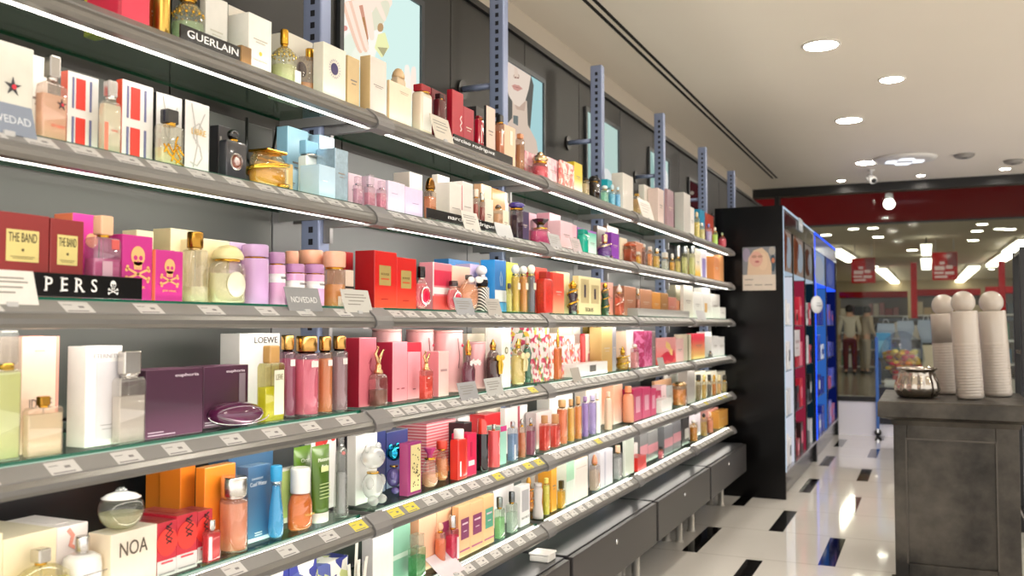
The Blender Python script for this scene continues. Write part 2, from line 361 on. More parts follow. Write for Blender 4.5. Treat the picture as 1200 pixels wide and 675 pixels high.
poster(y0, y1, 1.70, 2.092, 'lit wall poster of a face from nose to bare shoulders', ((176, 218, 222), [
    ([yz(594, 180), yz(594, 60), yz(624, 78), yz(627, 100), yz(623, 150)], (104, 102, 96)),
    ([yz(594, 190), yz(594, 146), yz(602, 138), yz(602, 116), yz(619, 118), yz(620, 146), yz(630, 165), yz(634, 190)], F1),
    ([yz(603, 118), yz(618, 119), yz(616, 130), yz(607, 128)], F2),
    ([yz(594, 66), yz(594, 98), yz(598, 112), yz(604, 122), yz(610, 125), yz(617, 118), yz(621, 104), yz(623.5, 86), yz(608, 72)], F3),
    (ell(606.5, 89, 3.6, 3.0), F2), ([yz(604.2, 78), yz(607.5, 80), yz(609, 90), yz(604, 91)], (234, 212, 194)), (ell(605.3, 90.6, 1.2, .8), (150, 110, 100)), (ell(608.4, 91.2, 1.0, .8), (150, 110, 100)),
    ([yz(601, 100), yz(604.5, 98.6), yz(606.5, 99.6), yz(609, 99.6), yz(613.5, 104), yz(608, 106.8), yz(603.5, 104.6)], (214, 160, 148)), ([yz(601, 100.4), yz(607, 102), yz(613.4, 104.2), yz(607, 102.8)], (170, 112, 106)),
    ([yz(603, 135), yz(608, 136), yz(608, 147), yz(603, 144)], (120, 128, 126))]), 1.15)
for (a, b, c), lb in (((688, 724.5, 139), 'narrow lit poster of pale folds behind the third post'), ((761.5, 783.5, 175), 'narrow lit poster behind the fourth post')):
    y0, y1 = onX(a, c+10, -1.42).y, onX(b, c+10, -1.42).y; m_ = (a+b)/2
    poster(y0, y1, 1.70, 2.092, lb, ((196, 222, 214), [([yz(a, 230), yz(a, c-10), yz(a+3, c), yz(a+5, 190), yz(a+10, 230)], (160, 196, 190)), (ell(m_+4, 215, 9, 18), (238, 240, 236)), (ell(m_+1, 222, 5, 10), (206, 216, 214))]), 1.1)
y0, y1 = onX(808, 225, -1.42).y, onX(819.5, 225, -1.42).y
poster(y0, y1, 1.70, 2.06, 'dim wine red reflection with two bright dots, painted near the fifth post', ((120, 62, 66), [(ell(812, 226, 2.2, 2.2), (255, 240, 220)), ([yz(808, 262), yz(808, 240), yz(819, 244), yz(819, 262)], (96, 48, 54))]), .3)  # pinkish reflection painted as a faintly glowing panel, not a light box
# ------------------------------------------------------------------ shelving: uprights, shelves, brackets, back panels
J = [.725, 1.745, 2.745, 3.752, 4.772, 5.80]
TOP = [1.585, 1.370, 1.1415, .915, .687, .473]          # rail top of each shelf, top one first
ROWW = ['top', 'second', 'third', 'fourth', 'fifth', 'lowest']
BAYW = ['nearest', 'second', 'third', 'fourth', 'far']
ORD = ['first', 'second', 'third', 'fourth', 'fifth', 'sixth']
blue = pbsdf('blue_grey_paint', (140, 152, 184), .38, metal=.25); slotm = pbsdf('slot_dark', (22, 24, 34), .7)
def upright(Y, ztop, lb):
    t = thing('slotted_post', lb, 'post', (-1.29, Y, 0), 'slotted posts between the shelf bays')
    mb = MB(); mb.box(-.026, -.020, .02, .026, .020, ztop, blue, .004); mb.build('column', t)
    mb = MB(); z = .5
    while z < ztop-.03: mb.box(-.004, -.0206, z, .008, -.0195, z+.014, slotm); z += .028
    mb.build('slots', t)
    mb = MB(); mb.box(-.03, -.025, 0, .025, .025, .02, blue, .003); mb.build('foot', t)
    for z in (2.0-.1,) if Y > 2.5 else (2.02,):
        mb = MB(); mb.tube([(-.02, 0, z), (-.145, 0, z)], .011, blue, 10); mb.lathe([(.032, -.138), (.032, -.132)], blk, 16, Matrix.Translation((0, 0, z)) @ Matrix.Rotation(PI/2, 4, 'Y')); mb.build('wall_arm', t)
pl = ['slotted blue grey post reaching out of frame above the light box', 'tall slotted post before the lit face poster', 'slotted post with its top showing beside the narrow poster', 'slotted post fourth along the shelving', 'slotted post near the dim red reflection', 'last slotted post beyond the shelves by the black cabinet', 'slotted post holding the first bay, outside the picture']
for Y, z, l in ((1.745, 2.52, pl[0]), (2.745, 2.52, pl[1]), (3.752, 2.225, pl[2]), (4.772, 2.232, pl[3]), (5.80, 2.232, pl[4]), (6.74, 2.225, pl[5])): upright(Y, z, l)
silver = pbsdf('brushed_rail', (134, 132, 129), .32, metal=.75); strip = pbsdf('label_strip', (132, 130, 127), .35); dark = pbsdf('rail_groove', (34, 32, 32), .5)
gls = glass('#d4e4da', .5, 'shelf_glass', .02); gedge = pbsdf('glass_edge', (14, 58, 44), .15)
card_w = pbsdf('price_card', (208, 206, 204), .5); card_y = pbsdf('price_card_yellow', (226, 212, 72), .5); ink = pbsdf('ink', (128, 125, 126), .6)
led = light((255, 247, 236), LED, 'light_strip')
greyb = pbsdf('bracket_grey', (132, 130, 130), .4, metal=.3)
def strip_T(y, z): return Matrix.Translation((-1.1165, y, z-.0095)) @ Matrix.Rotation(-math.atan2(.022, .017), 4, 'Y')
def price_label(t, y, z, m, w=.050):
    mb = MB(); T = strip_T(y, z)
    mb.box(.0006, -w/2, -.0125, .0014, w/2, .0125, m, T=T)
    mb.box(.0014, w*.06, -.002, .0017, w*.24, .0025, ink, T=T); mb.box(.0014, -w*.42, -.0105, .0017, w*.3, -.0085, ink, T=T); mb.box(.0014, -w*.42, .004, .0016, -w*.12, .0052, ink, T=T)
    o = mb.build('price_label', t)
def shelf(r, k):
    zg = TOP[r]; z = zg-.007; a, b = J[k]+.030, J[k+1]-.030
    t = thing('glass_shelf', '%s glass shelf from the top in the %s bay, silver front rail with price labels' % (ROWW[r], BAYW[k]), 'shelf', (0, 0, 0), 'glass shelves of the wall display')
    mb = MB(); mb.box(-1.372, a, zg-.008, -1.1425, b, zg-.002, gls)
    mb.box(-1.3725, a, zg-.0085, -1.372, b, zg-.0015, gedge); mb.box(-1.1425, a, zg-.0085, -1.1417, b, zg-.0015, gedge); mb.build('glass_panel', t)
    mb = MB(); a2, b2 = (a+.006, b-.006)
    mb.pulled([(-1.122, z-.019), (-1.106, z-.019), (-1.104, z-.0215), (-1.1005, z-.026), (-1.100, z-.033), (-1.104, z-.039), (-1.122, z-.040)], a2, b2, silver)
    mb.build('front_rail', t)
    mb = MB(); mb.pulled([(-1.130, z), (-1.128, z+.001), (-1.106, z-.016), (-1.106, z-.0188), (-1.124, z-.0188), (-1.130, z-.004)], a2, b2, strip)
    mb.box(-1.124, a2, z-.0198, -1.1075, b2, z-.0186, dark); mb.build('label_holder', t)
    mb = MB(); mb.box(-1.1358, a2, z-.0395, -1.1318, b2, z-.001, led); mb.build('light_strip', t)
    for y in (a-.006, b): MB().box(-1.372, y, zg-.03, -1.143, y+.006, zg-.009, greyb).build('side_arm', t)
    if r >= 1:
        y = a2+.04; rr = random.Random(r*10+k)
        while y < b2-.035:
            big = k == 0 and r in (2, 3, 4)
            yl = (r == 4 and k == 1 and rr.random() < .5) or (r == 3 and k == 1 and y > b2-.12) or (r == 4 and k == 0 and y > b2-.1) or (r == 4 and k in (2, 4) and rr.random() < .15)
            price_label(t, y, z, card_y if yl else card_w); y += (.10+rr.random()*.05) if big else (.062 + rr.random()*.03)
for r in range(6):
    for k in range(5): shelf(r, k)
def bracket(r, i):
    z = TOP[r]-.007; Y = J[i]
    t = thing('shelf_bracket', 'grey bracket joining the %s shelves from the top at the %s' % (ROWW[r], ['near end', 'first post', 'second post', 'third post', 'fourth post', 'far end'][i]), 'shelf bracket', (0, Y, z), 'grey brackets between the shelves')
    mb = MB(); mb.pulled([(-1.134, .003), (-1.126, .0045), (-1.104, -.014), (-1.0975, -.025), (-1.0965, -.035), (-1.103, -.0425), (-1.134, -.044)], -.034, .034, greyb); mb.build('end_cap', t)
    mb = MB(); mb.box(-1.262, -.0075, -.040, -1.13, .0075, -.006, greyb, .002); mb.build('arm', t)
    mb = MB(); mb.prism([(-.006, -.075), (.006, -.075), (.006, .0), (-.006, .0)], -1.263, -1.245, greyb); mb.build('hook', t)
for r in range(6):
    for i in range(1, 6): bracket(r, i)
grey_p = pbsdf('back_panel', (116, 116, 118), .42, metal=.2); dark_p = pbsdf('dark_back_panel', (26, 25, 27), .3); open_dark = pbsdf('open_back_dark', (12, 12, 13), .4)  # last one: black sheet standing for the far bay's dark open back
def backp(k, z0, z1, m, lb):
    mb = MB(); mb.box(-1.408, J[k]-.02, z0, -1.396, J[k+1]-.024, z1, m, .002); tag(mb.build('back_panel'), lb, 'back panel', 'metal panels behind the shelves')
for k in range(5):
    if k < 4: backp(k, .935, 1.56, grey_p if k else pbsdf('back_panel', (92, 93, 90), .42, metal=.2), 'grey metal back panel behind the upper shelves of the %s bay' % BAYW[k])
    else: backp(k, .935, 1.56, open_dark, 'black sheet for the dark open back of the far bay, upper shelves')
    if k == 0: backp(k, .40, .93, dark_p, 'dark back panel behind the lower shelves of the nearest bay')
    elif k == 2: backp(k, .40, .93, grey_p, 'grey back panel behind the lower shelves of the third bay')
    else:
        backp(k, .70, .93, grey_p if k < 4 else open_dark, 'backing behind the fourth shelf of the %s bay' % BAYW[k])
        backp(k, .40, .695, dark_p if k < 4 else open_dark, 'dark backing behind the two lowest shelves of the %s bay' % BAYW[k])
# cables of the light strips
for pts, c, lb in (([(-1.37, 1.60, 1.56), (-1.37, 1.60, 1.47), (-1.368, 1.63, 1.44), (-1.366, 1.67, 1.45), (-1.366, 1.70, 1.56)], (20, 20, 20), 'black cable hanging behind the light blue boxes of the second shelf'),
                   ([(-1.30, 2.80, 1.56), (-1.30, 2.83, 1.53), (-1.30, 2.80, 1.49), (-1.31, 2.81, 1.44)], (214, 208, 190), 'white cable hanging under the top shelf in the third bay'),
                   ([(-1.37, 2.45, 1.56), (-1.37, 2.43, 1.50), (-1.37, 2.47, 1.42)], (20, 20, 20), 'thin black cable under the top shelf in the second bay')):
    mb = MB(); mb.tube(pts, .0035, plastic(c), 8); tag(mb.build('cable'), lb, 'cable', 'cables of the shelf lights')
# base cabinets
cab_m = pbsdf('graphite_laminate', (54, 52, 52), .33, noise=.03, scale=20); cab_t = pbsdf('graphite_top', (48, 48, 51), .28); chrome = metal((225, 225, 228), .12)
for k, lb in ((0, 'graphite base cabinet under the nearest bay, mostly below the frame'), (1, 'graphite base cabinet with the small white tray on it'), (2, 'wide graphite base cabinet with lock, between the tray cabinet and the far ones'), (3, 'graphite base cabinet third from the black cabinet end'), (4, 'graphite base cabinet beside the tall black cabinet')):
    a, b = J[k]-.003, J[k+1]-.026
    if k == 4: b = 5.78
    t = thing('base_cabinet', lb, 'cabinet', (0, a, 0), 'graphite base cabinets under the shelves'); W = b-a
    mb = MB(); mb.box(-1.255, 0, .20, -1.05, W, .372, cab_t, .003); mb.build('body', t)
    mb = MB(); mb.box(-1.05, .003, .203, -1.03, W-.003, .368, cab_m, .003); f = mb.build('drawer_front', t)
    mb = MB(); mb.lathe([(.010, 0), (.010, .004), (.004, .005)], chrome, 16, Matrix.Translation((-1.03, W*.45, .325)) @ Matrix.Rotation(PI/2, 4, 'Y')); mb.build('lock', f)
    for y in (.14, W-.1):
        for x in (-1.17, -1.235): MB().lathe([(.024, 0), (.024, .006), (.018, .008), (.018, .2)], pbsdf('leg_grey', (196, 192, 184), .35, metal=.5), 16, Matrix.Translation((x, y, 0))).build('leg', t)
p = onX(636, 655, -1.10)
t = thing('small_tray', 'small white lidded tray on the cabinet top below the lowest shelf', 'tray', (-1.10, p.y, .3722))
MB().box(-.032, -.032, 0, .032, .032, .020, plastic((236, 234, 228)), .004).build('tray', t); MB().box(-.034, -.034, .020, .034, .034, .027, plastic((244, 242, 238)), .003).build('lid', t)
# ------------------------------------------------------------------ goods on the shelves
W_ = '#e3e0d9'; CREAM = '#f0e2c2'; GOLD = '#d8a63e'; SILV = '#d0d0d2'; BLK = '#141316'
ITEMS = []; BOXES = {r: [] for r in range(6)}
XF = -1.143
def onto(r, k, make): ITEMS.append((r, k, make))
def clash(r, bb):
    for o in BOXES[r]:
        if bb[0] < o[1]-.0015 and bb[1] > o[0]+.0015 and bb[2] < o[3]-.0015 and bb[3] > o[2]+.0015: return True
    return False
def settle(r, ins, fit):
    """fit(Xf) -> (x0,x1,y0,y1,...): slide the piece back along its sight line until it touches no neighbour"""
    best = None
    for i in range(44):
        Xf = XF - ins - i*.005; g = fit(Xf)
        if g is None: continue
        if best is None: best = (Xf, g)
        if g[0] < (-1.262 if any(g[2] < j+.024 and g[3] > j-.024 for j in J[1:]) else -1.388): break
        if not clash(r, g): best = (Xf, g); break
    BOXES[r].append(best[1][:4]); return best
def bay(y):
    for k in range(5):
        if y < J[k+1]: return k
    return 4
USED = {}
def where(r, y): return '%s shelf, %s bay' % (ROWW[r], BAYW[bay(y)])
def lab(desc, r, y):
    l = '%s on the %s' % (desc, where(r, y)); USED[l] = USED.get(l, 0)+1; return l
# --- emblems drawn as flat shapes on a face at x (facing +X); y,z centre, h height
def emblem(mb, kind, x, y, z, h, m, m2=None):
    e = .0007
    if kind == 'dot': mb.prism([(y+h/2*math.cos(a*PI/12), z+h/2*math.sin(a*PI/12)) for a in range(24)], x, x+e, m)
    elif kind == 'ring':
        for a in range(24):
            p = [(y+q*math.cos(b*PI/12), z+q*math.sin(b*PI/12)) for q, b in ((h/2, a), (h/2, a+1), (h*.42, a+1), (h*.42, a))]; mb.prism(p, x, x+e, m)
    elif kind == 'rays':
        for a in range(20):
            c, s = math.cos(a*PI/10), math.sin(a*PI/10); q = h*.012
            mb.prism([(y+h*.40*c-q*s, z+h*.40*s+q*c), (y+h*.40*c+q*s, z+h*.40*s-q*c), (y+h*.5*c+q*s, z+h*.5*s-q*c), (y+h*.5*c-q*s, z+h*.5*s+q*c)], x, x+e, m)
    elif kind == 'star':
        P = [(y+(h/2 if i % 2 == 0 else h*.17)*math.sin(i*PI/5), z+(h/2 if i % 2 == 0 else h*.17)*math.cos(i*PI/5)) for i in range(10)]
        mb.prism(P, x, x+e, m); mb.prism([(y+h*.13*math.cos(a*PI/6)+h*.05, z+h*.13*math.sin(a*PI/6)) for a in range(12)], x, x+e*1.6, m2 or m)
    elif kind == 'skull':
        zc = z+h*.18; mb.prism([(y+h*.23*math.cos(a*PI/12), zc+h*.26*math.sin(a*PI/12)) for a in range(24)], x, x+e, m)
        mb.prism([(y-h*.12, zc-h*.36), (y+h*.12, zc-h*.36), (y+h*.15, zc-h*.15), (y-h*.15, zc-h*.15)], x, x+e, m)
        for s in (-1, 1): mb.prism([(y+s*h*.09+h*.065*math.cos(a*PI/6), zc-h*.05+h*.065*math.sin(a*PI/6)) for a in range(12)], x, x+e*1.5, m2)
        mb.prism([(y-h*.03, zc-h*.17), (y+h*.03, zc-h*.17), (y, zc-h*.11)], x, x+e*1.5, m2)
        for i in (-1, 0, 1): mb.box(x, y+i*h*.055-h*.004, zc-h*.36, x+e*1.5, y+i*h*.055+h*.004, zc-h*.29, m2)
        for s in (-1, 1):
            a, b = (y-s*h*.36, z-h*.16), (y+s*h*.36, z-h*.44); d = Vector((b[0]-a[0], b[1]-a[1])).normalized(); n = Vector((-d.y, d.x))*h*.028
            mb.prism([(a[0]+n.x, a[1]+n.y), (b[0]+n.x, b[1]+n.y), (b[0]-n.x, b[1]-n.y), (a[0]-n.x, a[1]-n.y)], x, x+e, m)
            for q in (a, b):
                for t in (-1, 1): mb.prism([(q[0]+n.x*t*1.5+h*.048*math.cos(g*PI/5), q[1]+n.y*t*1.5+h*.048*math.sin(g*PI/5)) for g in range(10)], x, x+e, m)
def curve_strip(mb, pts, x, wd, m):
    """flat ribbon along (y,z) points on a face"""
    L_, R_ = [], []
    for i, p in enumerate(pts):
        a = Vector(pts[max(i-1, 0)]); b = Vector(pts[min(i+1, len(pts)-1)]); d = (b-a).normalized(); n = Vector((-d.y, d.x))*wd/2
        L_.append((p[0]+n.x, p[1]+n.y)); R_.append((p[0]-n.x, p[1]-n.y))
    for i in range(len(pts)-1): mb.prism([L_[i], L_[i+1], R_[i+1], R_[i]], x, x+.0007, m)
def deco(mb, D, x, y0, W, H, T=None):
    k = 0
    for d in D:
        k += 1; xx = x + .00015*k
        if d[0] == 'P': mb.box(x-.0001, y0+d[1]*W, d[2]*H, xx+.0003, y0+d[3]*W, d[4]*H, d[5] if not isinstance(d[5], str) else paper(d[5]))
        elif d[0] == 'T': mb.text(d[1], xx+.0002, y0+d[2]*W, d[3]*H, d[4]*H, paper(d[5]), wmax=(d[6] if len(d) > 6 else .85)*W)
        elif d[0] == 'X': mb.text(d[1], xx+.0002, y0+d[2]*W, d[3]*H, d[4]*H, paper(d[5]), width=d[6]*W)
        elif d[0] == 'E': emblem(mb, d[1], xx, y0+d[2]*W, d[3]*H, d[4]*H, paper(d[5]), paper(d[6]) if len(d) > 6 else None)
        elif d[0] == 'C': curve_strip(mb, [(y0+a*W, b*H) for a, b in d[1]], xx, d[2]*W, paper(d[3]))
def box(r, s, m, rt, yt, ins, col, desc, D=(), sc=None, tc=None, dp=.05, tex=None, plain=False, name='perfume_box', cat='box', zb=None, lift=0, yref=None):
    """s/m/rt: picture columns of the hidden-side edge, near front edge and far front edge; yt: row of the near top corner"""
    def make():
        zs = (TOP[r]-.002 if zb is None else zb) + lift
        def fit(Xf):
            py = yt+15; y0 = onX(m, py, Xf).y; y1 = onX(rt, py, Xf).y; H = onX(m, yt, Xf).z-zs
            d = dp
            if s is not None and s < m-.3: d = max(.008, Xf-onY(s, py, y0).x)
            if any(y0 < j+.024 and y1 > j-.024 for j in J[1:]): d = min(d, max(Xf+1.262, .008))
            d = min(d, Xf+1.388) if Xf-d < -1.388 and Xf+1.388 > .012 else d
            return (Xf-d, Xf, y0, y1, H, d)
        Xf, g = settle(r, ins, fit); y0, y1, H, d = g[2], g[3], g[4], g[5]; Wd = y1-y0
        if zb is None and r > 0: H = min(H, TOP[r-1]-.05-zs)
        H = max(H, .02)
        t = thing(name, lab(desc, r, (y0+y1)/2), cat, (Xf, y0, zs), 'perfume boxes on the %s shelf' % ROWW[r])
        mb = MB(); b = paper(col) if tex is None else tex
        mb.box(-d, 0, 0, 0, Wd, H, b, .0012, mf=b, ms=paper(sc) if sc else None, mt=paper(tc) if tc else None); mb.build('carton', t)
        DD = D
        if not D and not plain:
            lum = sum(lin(col)[:3]); c2 = '#8a8078' if lum > 1.2 else '#d8c8b8'
            DD = [('P', .25, .52, .75, .545, c2), ('P', .34, .46, .66, .475, c2)]
        if DD:
            mb = MB(); deco(mb, DD, .0003, 0, Wd, H); mb.build('printed_front', t)
        if not plain and rt-m > 14:
            mb = MB(); mb.box(-d*.8, .3*Wd, H, -d*.2, .7*Wd, H+.0006, paper(tc or col)); mb.build('top_flap', t)
        return t
    onto(r, ins, make)
def capgeo(mb, shape, w_, d_, z0, z1, m):
    h = z1-z0
    if shape == 'box': mb.box(-d_/2, -w_/2, z0, d_/2, w_/2, z1, m, min(.0025, w_*.12))
    elif shape == 'cyl': R = w_/2; mb.lathe([(R*.96, z0), (R, z0+h*.06), (R, z1-h*.1), (R*.9, z1)], m)
    elif shape == 'ball': R = h/2; mb.ball((0, 0, z0+R), R, m, 20, (w_/2/R, w_/2/R, 1))
    elif shape == 'dome': R = w_/2; mb.lathe([(R, z0), (R*1.02, z0+h*.25), (R*.85, z0+h*.6), (R*.5, z0+h*.9), (R*.1, z1)], m)
    elif shape == 'flare': R = w_/2; mb.lathe([(R*.45, z0), (R*.4, z0+h*.35), (R, z1-h*.05), (R*.95, z1)], m, 8, smooth=False)
    elif shape == 'crown': R = w_/2; mb.lathe([(R*.8, z0), (R, z0+h*.3), (R*.7, z0+h*.6), (R*.35, z0+h*.75), (R*.4, z0+h*.85), (R*.1, z1)], m, 10)
def bot(r, l, rt, ys, yt, cl, cr, ins, g, liq, cap, desc, shape='rect', capsh='box', fill=.8, q=.55, capm='plastic', collar=GOLD, D=(), shoulder=.06, opaque=False, prof=None, rad=.18, extra=None, name='perfume_bottle', cat='bottle', lift=0):
    """l/rt body silhouette columns, ys body top row, yt cap top row, cl/cr cap columns"""
    def make():
        zs = TOP[r]-.002+lift; py = (ys+yt)/2+10
        def fit(Xf):
            if shape == 'rect':
                Y2 = onX(rt, py, Xf).y; lo, hi = .0005, .4
                for _ in range(30):
                    mid = (lo+hi)/2
                    if projx((Xf-q*mid, Y2-mid, zs+.05)) > l: lo = mid
                    else: hi = mid
                w = lo; d = q*w; yc = Y2-w/2
            else:
                w = .03
                for _ in range(4):
                    p = onX((l+rt)/2, py, Xf-w/2*min(q*1.8, 1)); w = (rt-l)*depth(p)/FPX*1.06; tn = math.atan2(-p.x, p.y)
                if shape == 'oval': w /= math.sqrt(math.sin(tn)**2+(q*math.cos(tn))**2)
                d = w if shape == 'round' else w*q; yc = p.y
            H = onX((l+rt)/2, ys, Xf-d/2).z-zs; Hc = onX((cl+cr)/2, yt, Xf-d/2).z-zs
            return (Xf-d, Xf, yc-w/2, yc+w/2, H, Hc, w, d)
        Xf, gg = settle(r, ins, fit); x0, x1, ya, yb, H, Hc, w, d = gg
        H = max(H, .015); Hc = max(Hc, H+.004)
        if r > 0: Hc = min(Hc, TOP[r-1]-.048-zs); H = min(H, Hc-.006)
        yc = (ya+yb)/2
        t = thing(name, lab(desc, r, yc), cat, (Xf-d/2, yc, zs), 'perfume bottles on the %s shelf' % ROWW[r])
        f = (cr-cl)/(rt-l); cw = w*f; cdp = min(cw, d*.9)
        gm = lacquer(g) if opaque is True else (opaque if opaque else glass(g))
        n = 5
        if shape == 'rect': R = lambda k, k2=None: rrect(w*k, d*(k2 or k), min(w, d)*rad, n)
        elif shape == 'oval': R = lambda k, k2=None: [(x*d/w, y) for x, y in circ(w/2*k, 28)]
        else: R = lambda k, k2=None: circ(w/2*k, 24)
        if prof is None: prof_ = [(.96, 0), (1, .02), (1, 1-shoulder), (.93, 1-shoulder*.4), (min(f*.9, .85) if shoulder > .08 else .86, 1)]
        else: prof_ = prof
        mb = MB(); mb.loft([(z*H, R(k)) for k, z in prof_], gm); body = mb.build('glass' if not opaque else 'flacon', t)
        if liq and not opaque:
            mb = MB(); fz = fill; ins_ = []
            for k, z in prof_:
                if z < fz: ins_.append((max(z, .03)*H, R(k*.95)))
            kk = [p for p in prof_ if p[1] < fz][-1][0]; nx = [p for p in prof_ if p[1] >= fz]
            if nx:
                k1, z1 = nx[0]; k0, z0 = [p for p in prof_ if p[1] < fz][-1]; kk = k0+(k1-k0)*(fz-z0)/max(z1-z0, 1e-4)
            ins_.append((fz*H, R(kk*.95)))
            zz = []; last = -1
            for z, P in ins_:
                if z > last+1e-5: zz.append((z, P)); last = z
            if len(zz) > 1: mb.loft(zz, liquid(liq)); mb.build('liquid', t)
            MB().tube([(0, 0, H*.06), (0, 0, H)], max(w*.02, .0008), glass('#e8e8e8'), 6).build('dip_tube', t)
        ch = Hc-H
        if collar:
            mb = MB(); rr_ = cw*.40; mb.lathe([(rr_, H-.0005), (rr_, H+ch*.16)], metal(collar), 20); mb.build('collar', t)
        if capsh:
            cm = {'plastic': plastic, 'metal': metal, 'lacquer': lacquer, 'glass': glass, 'paper': paper}[capm](cap)
            mb = MB(); capgeo(mb, capsh, cw, cdp if capsh == 'box' else cw, H+(ch*.12 if collar else 0), Hc, cm); mb.build('cap', t)
        if D:
            mb = MB(); deco(mb, D, d/2+.0004 if shape == 'rect' else d/2*.985, -w/2, w, H); mb.build('printed_label', t)
        if extra: extra(t, w, d, H, Hc)
        return t
    onto(r, ins, make)
def label_D(c='#f4f2ec', t=None, tc='#403a38', a=(.2, .3, .8, .7)):
    D = [('P', a[0], a[1], a[2], a[3], c)]
    if t: D.append(('T', t, (a[0]+a[2])/2, a[1]+(a[3]-a[1])*.72, (a[3]-a[1])*.16, tc, (a[2]-a[0])*.85))
    return D
def price_sign(r, l, rt, yt, yb, col, desc, txt=None, tcol='#f0f0f0', tilt=.28, lines=True, X=-1.118):
    """stiff card in a foot clip on the front rail"""
    def make():
        p0 = onX(l, (yt+yb)/2, X); p1 = onX(rt, (yt+yb)/2, X); W = p1.y-p0.y; zt = onX((l+rt)/2, yt, X).z; z0 = TOP[r]-.014
        H = max(zt-z0, .02)
        t = thing('price_sign', lab(desc, r, (p0.y+p1.y)/2), 'sign', (X, (p0.y+p1.y)/2, z0), 'small cards standing on the shelf rails')
        T = Matrix.Rotation(-tilt, 4, 'Y')
        mb = MB(); mb.box(-.001, -W/2, 0, .0006, W/2, H/math.cos(tilt), paper(col), T=T); mb.build('card', t)
        mb = MB(); mb.T = T
        if txt: mb.text(txt, .0009, 0, H*.5, H*.26, paper(tcol), wmax=W*.86)
        elif lines:
            for a, b, c in ((.78, -.4, .3), (.66, -.4, .36), (.50, -.3, .25), (.34, -.35, .1)): mb.box(.0006, b*W, a*H, .0009, c*W, a*H+.0022, paper('#8c8880'))
        if mb.v: mb.build('printed_text', t)
        MB().box(-.006, -.008, -.004, .004, .008, .004, plastic('#c8c8c8'), .001).build('clip', t)
    onto(r, -9, make)
def brand_sign(r, l, rt, ytl, txt, desc, h=None, emb=None, serif=False, fx=(.05, .9), X=-1.1388):
    def make():
        p0 = onX(l, ytl+5, X); p1 = onX(rt, ytl+5, X); W = p1.y-p0.y; z0 = TOP[r]-.001; H = onX(l, ytl, X).z-z0
        if h: H = h
        t = thing('name_strip', lab(desc, r, (p0.y+p1.y)/2), 'sign', (X, p0.y, z0), 'black name strips on the shelves')
        MB().box(-.004, 0, 0, 0, W, H, pbsdf('black_acrylic', '#0c0c0d', .2), .0006).build('strip', t)
        mb = MB(); wm = paper('#f4f4f2')
        if serif:
            n = len(txt); hh = H*.56; z = H*.54
            for i, ch in enumerate(txt):
                yc = W*(.115+.135*i); mb.text(ch, .0004, yc, z, hh, wm); V, F, asp = text_geo(ch); wd = hh*asp
                feet = {'P': [(-1, -1), (-1, 1)], 'E': [(-1, -1), (-1, 1)], 'R': [(-1, -1), (-1, 1), (1, -1)], 'S': []}[ch]
                for sx, sz in feet: mb.box(.0002, yc+sx*wd*.42-hh*.14, z+sz*hh*.5-hh*.04, .0008, yc+sx*wd*.42+hh*.14, z+sz*hh*.5+hh*.04, wm)
                if ch in 'PER': mb.box(.0002, yc-wd*.5, z-hh*.5, .0008, yc-wd*.5+hh*.17, z+hh*.5, wm)
        else: mb.text(txt, .0004, W*(fx[0]+fx[1])/2, H*.50, H*.52, wm, width=W*(fx[1]-fx[0]))
        if emb: emblem(mb, emb, .0004, W*.70, H*.52, H*.66, wm, pbsdf('black_acrylic', '#0c0c0d', .2))
        mb.build('lettering', t)
        BOXES[r].append((X-.004, X, p0.y, p1.y))
    onto(r, -8, make)
# ================= small special parts
def legs(t, w, d, H, Hc):
    g = metal('#e2b98a', .2); h = Hc-H
    MB().lathe([(w*.22, H-.001), (w*.24, H+h*.08), (w*.14, H+h*.16), (w*.16, H+h*.28), (w*.10, H+h*.34)], g, 16).build('stopper', t)
    for s, k in ((-1, .98), (1, .78)):
        mb = MB(); b = H+h*.3
        mb.tube([(0, 0, b), (0, s*w*.10, b+h*.22), (0, s*w*(.28 if s > 0 else .26), b+h*.30+h*.1*k), (0, s*w*(.40 if s > 0 else .02), b+h*.66*k), (0, s*w*(.52 if s > 0 else .14), b+h*.69*k)], [w*.10, w*.10, w*.085, w*.05, w*.035], g, 10); mb.build('leg_ornament', t)
def bowx(c):
    def f(t, w, d, H, Hc):
        m = pbsdf('ribbon', c, .3, coat=.3); z = H*.80; x = d/2
        mb = MB()
        for s in (-1, 1): mb.ball((x+.004, s*w*.24, z), w*.20, m, 14, (.5, 1, .75)); mb.tube([(x+.003, s*w*.05, z), (x+.005, s*w*.16, z-H*.18), (x+.004, s*w*.10, z-H*.42)], [w*.05, w*.07, w*.05], m, 8)
        mb.ball((x+.006, 0, z), w*.09, m, 12); mb.build('bow', t)
    return f
def flowersx(c):
    def f(t, w, d, H, Hc):
        m = pbsdf('petals', c, .4); mb = MB()
        for i, (y, z) in enumerate(((-.42, .79), (-.15, .83), (.12, .79), (.38, .82), (.6, .78))):
            for a in range(5): mb.ball((d/2*.9+.004, y*w+w*.09*math.cos(a*1.257), z*H+w*.09*math.sin(a*1.257)), w*.07, m, 8, (.6, 1, 1))
        mb.build('flower_garland', t)
    return f
def swirlx(c, n=2.5):
    def f(t, w, d, H, Hc):
        m = metal(c, .2); P = []
        for i in range(40):
            a = i/39*n*2*PI; P.append((d*.54*math.cos(a), w*.54*math.sin(a), H*(.05+.9*i/39)))
        MB().tube(P, w*.05, m, 6).build('metal_swirl', t)
    return f
